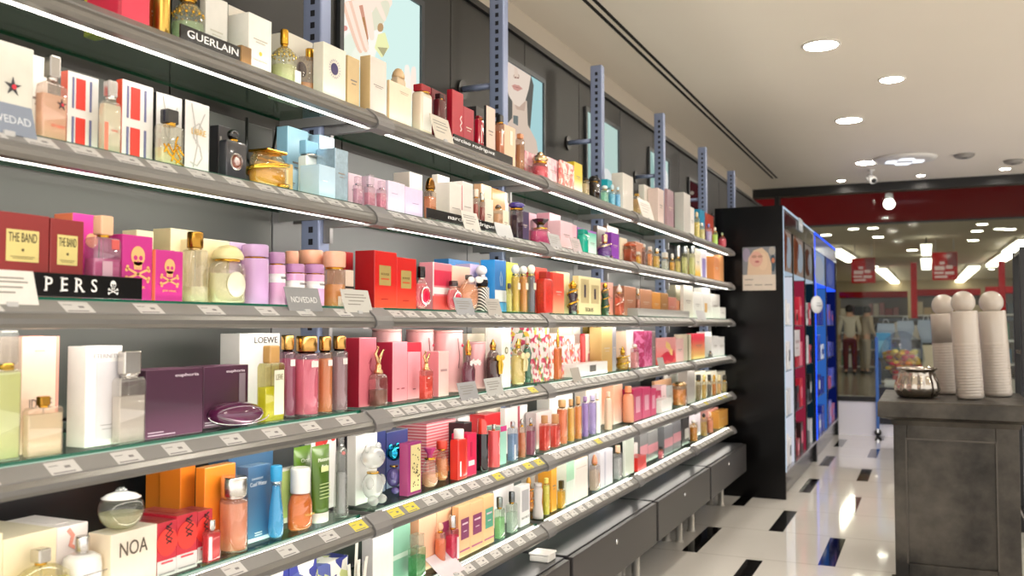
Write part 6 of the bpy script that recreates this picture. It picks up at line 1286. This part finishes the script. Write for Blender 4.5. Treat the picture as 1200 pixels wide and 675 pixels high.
mb.loft([(.668, R4(.004)), (.690, R4(.010)), (.702, R4(.05)), (.708, R4(.060)), (.766, R4(.060)), (ZT, R4(.056))], pw, smooth=False); mb.build('top_slab', t)
for x in (x0+.03, x1-.03):
    for y in (yF+.03, yB-.03): MB().lathe([(.022, 0), (.022, .013)], blk, 16, Matrix.Translation((x, y, 0))).build('foot', t)
white_c = pbsdf('glazed_white', (188, 178, 168), .3, coat=.5)
for (px, py, top, bt), lb in (((1120, 463, 345, 368), 'white ribbed column bottle with ball stopper, behind, nearest the pot'), ((1144.5, 469, 341, 365), 'white ribbed column bottle with ball stopper, frontmost and tallest'), ((1178, 466, 341, 365), 'white ribbed column bottle with ball stopper, standing apart at the right')):
    p = onZ(px, py, ZT); zz = depth(p); r = 14.9*zz/FPX; hb = (py-bt)*zz/FPX; ht = (py-top)*zz/FPX
    p = onZ(px, py, ZT) + Vector((CF.x, CF.y, 0))*r
    t = thing('column_bottle', lb, 'bottle', (p.x, p.y, ZT+.003), 'white column bottles on the counter'); t.rotation_euler = (.0, -.050, 0)
    prof = [(r*.9, 0), (r*.97, .006)]; k = 0; z = .012
    while z < hb*.62:
        prof += [(r*1.0, z), (r*1.035, z+.005), (r*.985, z+.011)]; z += .013
    prof += [(r*1.0, hb*.64), (r, hb*.985), (r*.96, hb), (r*.5, hb)]
    MB().lathe(prof, white_c, 36).build('body', t)
    q = (ht-hb)*.56; mb = MB(); mb.ball((0, 0, ht-q), q, white_c, 24); mb.lathe([(r*.5, hb-.002), (r*.45, hb+.01)], white_c, 20); mb.build('stopper', t)
    mb = MB()
    for i in range(18):
        a = i*.9; z = .02+i*.012; mb.ball((r*1.02*math.cos(-.6+.12*(i % 3)), r*1.02*math.sin(-.6+.12*(i % 3)), z), r*.10, white_c, 8, (.4, 1, .45))
    mb.build('relief', t)
p = onZ(1084.5, 467.5, ZT); zz = depth(p); r = 24.5*zz/FPX; p += Vector((CF.x, CF.y, 0))*r*.9; h = 36*zz/FPX
t = thing('metal_pot', 'small bulging silver pot with gadrooned sides on the counter', 'pot', (p.x, p.y, ZT+.0005)); chm = metal((176, 168, 158), .12)
secs = []
for k, z, fl in ((.72, 0, 0), (.86, .04, .02), (1, .28, .05), (.95, .5, .05), (.84, .7, .04), (.80, .84, .01), (.83, .88, 0), (.90, .92, 0), (.90, .985, 0), (.84, 1, 0), (.78, .95, 0), (.74, .6, 0), (.8, .3, 0), (.6, .06, 0)): secs.append((z*h, [(r*k*(1+fl*math.cos(14*a))*math.cos(a), r*k*(1+fl*math.cos(14*a))*math.sin(a)) for a in [2*PI*i/112 for i in range(112)]]))
MB().loft(secs, chm).build('bowl', t)
MB().tube([(r*.87*math.cos(a), r*.87*math.sin(a), h*.95) for a in [2*PI*i/40 for i in range(41)]], h*.045, chm, 8).build('rim', t)
# dark glass stand at the right edge
pr = onY(1197, 400, 5.2); t = thing('display_stand', 'tall black stand cut by the right picture edge behind the counter', 'display stand', (pr.x, 5.2, 0))
for x, y in ((0, 0), (.5, 0), (0, .4), (.5, .4)): MB().box(x, y, 0, x+.03, y+.03, 1.49, blk, .002).build('post', t)
for z in (.12, .62, .95, 1.46):
    MB().box(0.003, .003, z, .527, .427, z+.022, pbsdf('stand_shelf', (40, 40, 44), .2), .002).build('shelf', t)
# ------------------------------------------------------------------ blue cart with the candy bag by the glass front
pc = onZ(1027, 511, 0); bl = pbsdf('cart_blue', (60, 104, 176), .35, metal=.2); nv = pbsdf('navy_panel', (20, 22, 34), .4)
CW, CD = .92, .56
t = thing('cart', 'blue framed display cart on castors near the glass front', 'cart', (pc.x, pc.y, 0)); 
for x in (0, CW-.03):
    for y in (0, CD-.03): MB().box(x, y, .07, x+.03, y+.03, 1.12 if y > 0 else .98, bl, .003).build('post', t)
for x in (.015, CW-.015):
    for y in (.015, CD-.015):
        mb = MB(); mb.lathe([(.03, -.011), (.034, -.008), (.034, .008), (.03, .011)], blk, 16, Matrix.Translation((x, y, .034)) @ Matrix.Rotation(PI/2, 4, 'X')); mb.box(x-.008, y-.014, .034, x+.008, y+.014, .075, chrome); mb.build('castor', t)
for z, m in ((.12, nv), (.46, nv), (.74, nv)): MB().box(.005, .005 if z < .7 else .40, z, CW-.005, CD-.005, z+.02, m, .002).build('shelf', t)
MB().box(.03, .008, .14, CW-.03, .02, .46, nv).build('front_panel', t)
def oncart(x, y, z): return (pc.x+x, pc.y+y, z)
t = thing('white_tray', 'long white tray on the middle shelf of the blue cart under the candy bag', 'tray', oncart(.30, .20, .4805)); MB().box(-.22, -.12, 0, .22, .12, .012, plastic('#c8c4c0'), .003).build('base', t); mb = MB()
for a in ((-.22, -.12, .22, -.108), (-.22, .108, .22, .12), (-.22, -.108, -.208, .108), (.208, -.108, .22, .108)): mb.box(a[0], a[1], .012, a[2], a[3], .075, plastic('#d8d4d0'), .003)
mb.build('rim', t)
pb_ = onY(1057, 416, pc.y+.20)
t = thing('candy_bag', 'clear cellophane bag of yellow and red sweets on the blue cart', 'bag', (pb_.x, pc.y+.20, .60)); q = 24*depth(pb_)/FPX
MB().box(-.09, -.08, -.106, .09, .08, 0, plastic('#b04038'), .01).build('base', t)
rg = random.Random(5); mb = MB()
V = []; n = 20
secs = [(z*q, [(q*k*(1+.05*rg.uniform(-1, 1))*math.cos(2*PI*i/n), q*k*(1+.05*rg.uniform(-1, 1))*math.sin(2*PI*i/n)) for i in range(n)]) for k, z in ((.5, .02), (.85, .3), (1, .8), (.98, 1.3), (.75, 1.75), (.4, 2.05), (.15, 2.15))]
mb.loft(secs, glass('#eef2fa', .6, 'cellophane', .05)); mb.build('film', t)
for i in range(90):
    a = rg.uniform(0, 2*PI); rr_ = q*.8*math.sqrt(rg.random()); z = q*(.12+1.05*rg.random()); k = .6 if z < q*.3 else 1
    MB().ball((rr_*k*math.cos(a), rr_*k*math.sin(a), z), q*.17, lacquer(rg.choice(['#f0c020', '#f0b81c', '#e83828', '#f08c20', '#f0d850'])), 8, (1, .7, .6)).build('sweet', t)
for i, (px, py, wd, hh) in enumerate(((1038, 379, 20, 24), (1061, 376, 19, 30), (1085, 375, 19, 26))):
    p = onY(px, py, pc.y+.49); zz = depth(p); w_ = wd*zz/FPX; h = hh*zz/FPX; zb = .7605
    t = thing('paper_bag', 'pale grey blue paper bag at the back of the blue cart, %s of three' % ['first', 'second', 'third'][i], 'bag', (p.x, pc.y+.515, zb), 'paper bags on the blue cart'); h = p.z-zb
    mb = MB(); mb.loft([(0, rrect(.06, w_*.62, .004)), (h*.5, rrect(.06, w_*.62, .004)), (h*.8, rrect(.05, w_, .004)), (h, rrect(.02, w_*.9, .002))], paper('#8e98ac'), smooth=False); mb.build('bag', t)
    mb = MB(); mb.tube([(-w_*.15, 0, h), (-w_*.1, 0, h+.04), (w_*.1, 0, h+.04), (w_*.15, 0, h)], .004, paper('#e0e0e4'), 6); mb.build('handle', t)
p = onY(1034, 395, pc.y+.2); t = thing('product_box', 'bright cyan box at the left end of the blue cart', 'box', (p.x, pc.y+.435, .7605)); MB().box(-.07, -.03, 0, .07, .03, .26, paper('#2c9cd8'), .003).build('carton', t); MB().box(-.05, -.0308, .06, .05, -.03, .18, paper('#8cd0f0')).build('printed_front', t)
p = onY(1090, 420, pc.y+.25); t = thing('picture_stand', 'black framed cream panel standing on the blue cart behind the pot', 'stand', (p.x, pc.y+.395, .4805)); MB().box(-.07, -.008, 0, .05, .008, .42, paper('#d8c8b0'), .002).build('panel', t); mb = MB(); mb.box(.05, -.015, 0, .09, .015, .44, blk); mb.box(-.07, -.015, .42, .05, .015, .44, blk); mb.build('frame', t)
# ------------------------------------------------------------------ the mall beyond the glass
mb = MB(); mb.add([(-14, YG+.06, -.002), (22, YG+.06, -.002), (22, 34, -.002), (-14, 34, -.002)], [(0, 1, 2, 3)], pbsdf('mall_floor', (150, 142, 126), .18, noise=.06, scale=2)); struct(mb, 'floor_mall')
ZM = 2.5; mb = MB(); mb.box(-14, 13.1, ZM, 22, 34, ZM+.1, pbsdf('mall_ceiling', (226, 216, 194), .8)); mb.box(-14, YG+.08, 3.05, 22, 13.1, 3.15, pbsdf('mall_ceiling', (120, 96, 90), .8)); struct(mb, 'ceiling_mall')
mb = MB(); mb.box(-14, 31, 0, 22, 31.1, ZM, pbsdf('store_wall', (172, 156, 124), .8)); struct(mb, 'wall_far')
for nm, x in (('wall_unseen_left', -9.0), ('wall_unseen_right', 16.0)):  # unseen side walls, added to keep world light out of the mall
    mb = MB(); mb.box(x-.1, YG+.1, 0, x, 31, 3.05, pbsdf('store_wall', (180, 166, 140), .8)); struct(mb, nm)
mb = MB(); mb.box(-14, 13.0, ZM-.045, 22, 13.1, ZM+.36, pbsdf('fascia_red', (104, 14, 18), .8, spec=.1)); mb.box(-14, 12.99, ZM-.065, 22, 13.1, ZM-.045, blk); mb.box(-14, 13.02, ZM+.36, 22, 13.1, 3.05, pbsdf('fascia_top', (58, 32, 30), .8, spec=.1)); struct(mb, 'trim_4')
for i, (px, py) in enumerate(((1000, 267.5), (1023, 266.5), (1029, 277), (968, 274.5), (1069, 292.5), (1151, 258.6), (1145, 270), (1140, 281), (1172, 267.5), (1184, 268), (1014, 303), (1026, 312), (1092, 329), (1162, 315))):
    p = onZ(px, max(py, 262), ZM); k = depth(p)/FPX
    t = thing('store_downlight', 'round ceiling light in the store across the mall', 'ceiling light', (p.x, p.y, ZM), 'round ceiling lights in the store across the mall')
    R_ = (6.2 if i < 10 else 3.5)*k
    MB().lathe([(R_*.98, -.012), (R_*.96, -.004)], light((255, 248, 232), 32), 20).build('lamp', t); MB().lathe([(R_, -.001), (R_*1.08, -.001), (R_*1.08, -.010), (R_, -.012)], pbsdf('white_rim', (235, 232, 226), .4), 20).build('rim', t)
for i, (a, b) in enumerate((((977, 292), (999, 304.5)), ((1032, 315), (1052, 333)), ((1142, 312), (1120, 333)), ((1203, 281), (1182, 295)), ((1181, 298), (1162, 310)))):
    p, q = onZ(*a, ZM-.05), onZ(*b, ZM-.05); x = (p.x+q.x)/2
    t = thing('tube_light', 'long tube light on the ceiling of the store across the mall, %s from the left' % ['first', 'second', 'third', 'last', 'fourth'][i], 'ceiling light', (0, 0, 0), 'tube lights in the store across the mall')
    d = (q-p).normalized(); n = Vector((-d.y, d.x, 0))*.11
    mb = MB(); mb.loft([(ZM-.10, [(p.x+n.x, p.y+n.y), (q.x+n.x, q.y+n.y), (q.x-n.x, q.y-n.y), (p.x-n.x, p.y-n.y)]), (ZM-.05, [(p.x+n.x, p.y+n.y), (q.x+n.x, q.y+n.y), (q.x-n.x, q.y-n.y), (p.x-n.x, p.y-n.y)])], light((255, 246, 226), 10), smooth=False); mb.build('tube', t)
    n *= 1.2; mb = MB(); mb.loft([(ZM-.049, [(p.x+n.x, p.y+n.y), (q.x+n.x, q.y+n.y), (q.x-n.x, q.y-n.y), (p.x-n.x, p.y-n.y)]), (ZM-.001, [(p.x+n.x, p.y+n.y), (q.x+n.x, q.y+n.y), (q.x-n.x, q.y-n.y), (p.x-n.x, p.y-n.y)])], plastic('#e0dcd0'), smooth=False); mb.build('housing', t)
for (px, py), lb in (((1085.5, 293), 'upper square hanging lantern in the store across the mall'), ((1085.5, 309.5), 'lower square hanging lantern in the store across the mall')):
    p = onY(px, py, 16 if py < 300 else 20); k = depth(p)/FPX; t = thing('lantern', lb, 'lamp', (p.x, p.y, p.z), 'hanging lanterns in the store')
    MB().loft([(-6.5*k, rrect(10*k, 10*k, .02)), (6.5*k, rrect(12.5*k, 12.5*k, .02))], light((255, 248, 230), 4), smooth=False).build('shade', t); MB().tube([(0, 0, 6.5*k), (0, 0, ZM-p.z)], .01, blk, 6).build('cord', t)
p = onY(1042, 239, 11.4); t = thing('spotlight', 'bright round spot lamp hanging just beyond the glass front', 'lamp', tuple(p)); MB().ball((0, 0, 0), .062, light((255, 250, 240), 12), 16).build('bulb', t); MB().lathe([(.03, .05), (.045, .06), (.04, .12), (.01, .13)], plastic('#d8d8d8'), 16).build('holder', t); MB().tube([(0, 0, .12), (0, 0, 3.05-p.z)], .006, blk, 6).build('cord', t)
for (a, b, y0, y1, Yd), lb in (((998, 1025.5, 302, 332, 17), 'red hanging sale sign with white print, left one'), ((1092.5, 1122, 295, 328.5, 16.5), 'red hanging sale sign with white print, right one')):
    p, q = onY(a, y1, Yd), onY(b, y0, Yd); W = q.x-p.x; H = q.z-p.z; t = thing('hanging_sign', lb, 'sign', (p.x, Yd, p.z), 'red signs hanging in the store')
    T = Matrix.Rotation(-PI/2, 4, 'Z'); mb = MB(); mb.box(-.01, 0, 0, .01, W, H, pbsdf('sign_red', (186, 12, 16), .8, spec=.1), T=T); mb.build('panel', t)
    mb = MB(); mb.T = T; pk = paper('#f0d0cc'); pd_ = paper('#7c1418'); mb.prism([(W*.62, H*.55), (W*.98, H*.45), (W*.98, H*.98), (W*.55, H*.98)], .01, .011, pd_)
    for u0, u1, v0, v1 in ((.1, .5, .36, .50), (.55, .8, .40, .52), (.08, .45, .22, .30), (.5, .85, .2, .3), (.1, .6, .08, .16), (.3, .5, .56, .66)): mb.box(.01, W*u0, H*v0, .012, W*u1, H*v1, pk)
    mb.build('print', t); mb = MB(); mb.tube([(W*.15, 0, H), (W*.15, 0, ZM-p.z)], .006, plastic('#c0c0c0'), 6); mb.build('wire', t); mb = MB(); mb.tube([(W*.85, 0, H), (W*.85, 0, ZM-p.z)], .006, plastic('#c0c0c0'), 6); mb.build('wire', t)
for (px, top, Yd), lb in (((1070.5, 308, 18), 'red post in the store, behind the candy bag'), ((1173.5, 306, 16), 'red post in the store, behind the right bottles')):
    p = onY(px, top, Yd); t = thing('red_post', lb, 'post', (p.x, Yd, 0), 'red posts in the store'); w_ = 3.4*depth(p)/FPX
    MB().box(-w_, -w_, 0, w_, w_, p.z, pbsdf('post_red', '#c01018', .7, spec=.15), .01).build('post', t); MB().box(-w_*1.5, -w_*1.5, 0, w_*1.5, w_*1.5, .06, lacquer('#a01820'), .01).build('base', t)
rg = random.Random(11)
for i, (a, b, Yd) in enumerate(((984, 1064, 23.5), (1070, 1150, 22.5), (1156, 1240, 21.5), (1030, 1100, 17.5), (1112, 1200, 15.5))):
    low = i > 2; p, q = onY(a, 380, Yd), onY(b, 380, Yd); W = q.x-p.x; Hh = 1.9 if not low else 1.22
    t = thing('store_rack', '%s rack of goods in the store across the mall' % ['tall left', 'tall middle', 'tall right', 'low left', 'low right'][i], 'rack', (p.x, Yd, 0), 'racks in the store across the mall')
    mb = MB(); mb.box(0, .3, 0, W, .36, Hh, plastic('#5c5040')); mb.build('back', t); MB().box(0, -.02, Hh-.14 if not low else Hh-.05, W, .36, Hh, pbsdf('rack_header', '#a80e14' if not low else '#6c7078', .7, spec=.1)).build('header', t)
    for z in ((.1, .5, .9, 1.3) if not low else (.1, .5, .85)):
        MB().box(0, -.15, z, W, .3, z+.03, plastic('#d8d4cc')).build('shelf', t)
    mb = MB()
    for z in ((.13, .53, .93, 1.33) if not low else (.13, .53, .88)):
        x = .03
        while x < W-.2:
            w_ = rg.uniform(.08, .22); h = rg.uniform(.15, .30); mb.box(x, -.1, z, x+w_, .2, z+h, paper(rg.choice(['#b8a888', '#a88c60', '#8c2420', '#d0c8b8', '#3c6478', '#a08850', '#1c2028', '#4c7858', '#c8bca0', '#a86c6c', '#2c3038', '#5c3828'])), .01); x += w_+.015
    g = mb.build('goods', t); g['kind'] = 'stuff'
# ------------------------------------------------------------------ two shoppers across the mall
def skinned(name, chains, m, parent=None):
    """one continuous surface grown over joints: chains = lists of (x,y,z,r), sharing joints by position"""
    V = []; Rr = []; Ed = []; ix = {}
    def vid(p):
        k = tuple(round(c, 4) for c in p[:3])
        if k not in ix: ix[k] = len(V); V.append(p[:3]); Rr.append(p[3])
        return ix[k]
    for ch in chains:
        ids = [vid(p) for p in ch]
        for a, b in zip(ids, ids[1:]): Ed.append((a, b))
    me = bpy.data.meshes.new(name); me.from_pydata(V, Ed, []); o = bpy.data.objects.new(name, me); COL.objects.link(o)
    md = o.modifiers.new('skin', 'SKIN'); md.use_smooth_shade = True
    for i, r in enumerate(Rr): me.skin_vertices[0].data[i].radius = (r, r)
    me.skin_vertices[0].data[0].use_root = True
    s = o.modifiers.new('sub', 'SUBSURF'); s.levels = 1; s.render_levels = 2; me.materials.append(m)
    if parent: o.parent = parent
    return o
def shopper(px, py, top, face, coat, trou, label, bag=None, lean=.0):
    p = onZ(px, py, 0); Hh = (py-top)*depth(p)/FPX; s = Hh/1.7
    t = thing('person', label, 'person', (p.x, p.y, 0), None, face)
    P = lambda x, y, z, r: (x*s, y*s+lean*max(0, z-1)*s, z*s, r*s)
    hip = P(0, 0, .95, .115); che = P(0, .01, 1.28, .13); nek = P(0, .01, 1.46, .052); hed = P(0, .03, 1.58, .085); crn = P(0, .02, 1.66, .07)
    body = [[hip, P(0, 0, 1.1, .11), che, P(0, .01, 1.39, .10), nek, hed, crn]]
    for q in (-1, 1):
        elb = P(q*.23, .03, 1.12, .04); wr = P(q*.22, .16, .95, .027); hand = P(q*.215, .20, .90, .024)
        body.append([P(0, .01, 1.39, .10), P(q*.165, 0, 1.40, .055), elb, wr, hand])
        for i, (a, l) in enumerate(((-.025, .07), (-.008, .085), (.010, .08), (.026, .062))): body.append([hand, P(q*.215+a, .235, .862, .009), P(q*.215+a, .238, .862-l*.6, .0075)])
        body.append([hand, P(q*.19, .245, .89, .009)])
        body.append([hip, P(q*.09, 0, .88, .085), P(q*.1, .01, .50, .055), P(q*.1, -.02, .09, .035), P(q*.1, .10, .035, .03)])
    skinned('body', body, pbsdf('skin', (206, 160, 132), .5), t)
    sh = [[P(0, 0, .86, .16), P(0, 0, 1.1, .145), P(0, .01, 1.28, .155), P(0, .01, 1.41, .11)]]
    for q in (-1, 1): sh.append([P(0, .01, 1.41, .11), P(q*.17, 0, 1.405, .07), P(q*.235, .03, 1.12, .055), P(q*.225, .14, .98, .042)])
    skinned('coat', sh, pbsdf('cloth', coat, .8), t)
    tr = [[P(0, 0, .92, .14), P(0, 0, .90, .13)]]
    for q in (-1, 1): tr.append([P(0, 0, .90, .13), P(q*.095, 0, .80, .10), P(q*.1, .01, .50, .075), P(q*.1, -.01, .10, .065)])
    skinned('trousers', tr, pbsdf('cloth', trou, .8), t)
    mb = MB(); hc = Vector(hed[:3])
    mb.ball((hc.x, hc.y-.018*s, hc.z+.03*s), .105*s, pbsdf('hair', (26, 20, 18), .45), 18, (.92, 1.0, 1.05)); mb.build('hair', t)
    mb = MB()
    for q in (-1, 1): mb.ball((hc.x+q*.03*s, hc.y+.083*s, hc.z+.0*s), .011*s, plastic('#241c18'), 8)
    mb.ball((hc.x, hc.y+.095*s, hc.z-.022*s), .014*s, pbsdf('skin', (206, 160, 132), .5), 8); mb.box(hc.x-.025*s, hc.y+.078*s, hc.z-.058*s, hc.x+.025*s, hc.y+.086*s, hc.z-.05*s, plastic('#9c5048')); mb.build('face', t)
    mb = MB()
    for q in (-1, 1): mb.ball((q*.1*s, .04*s, .045*s), .055*s, plastic('#1c1818'), 12, (.8, 2.1, .8))
    mb.build('shoes', t)
    return t
shopper(996.5, 439, 358, .2, '#cfc8b8', '#5c1c20', 'person seen from behind in a pale top and dark red trousers, across the mall')
shopper(1014, 438, 359, -.9, '#b8a890', '#a89c88', 'person with dark hair in a beige coat turned sideways, across the mall', lean=.12)
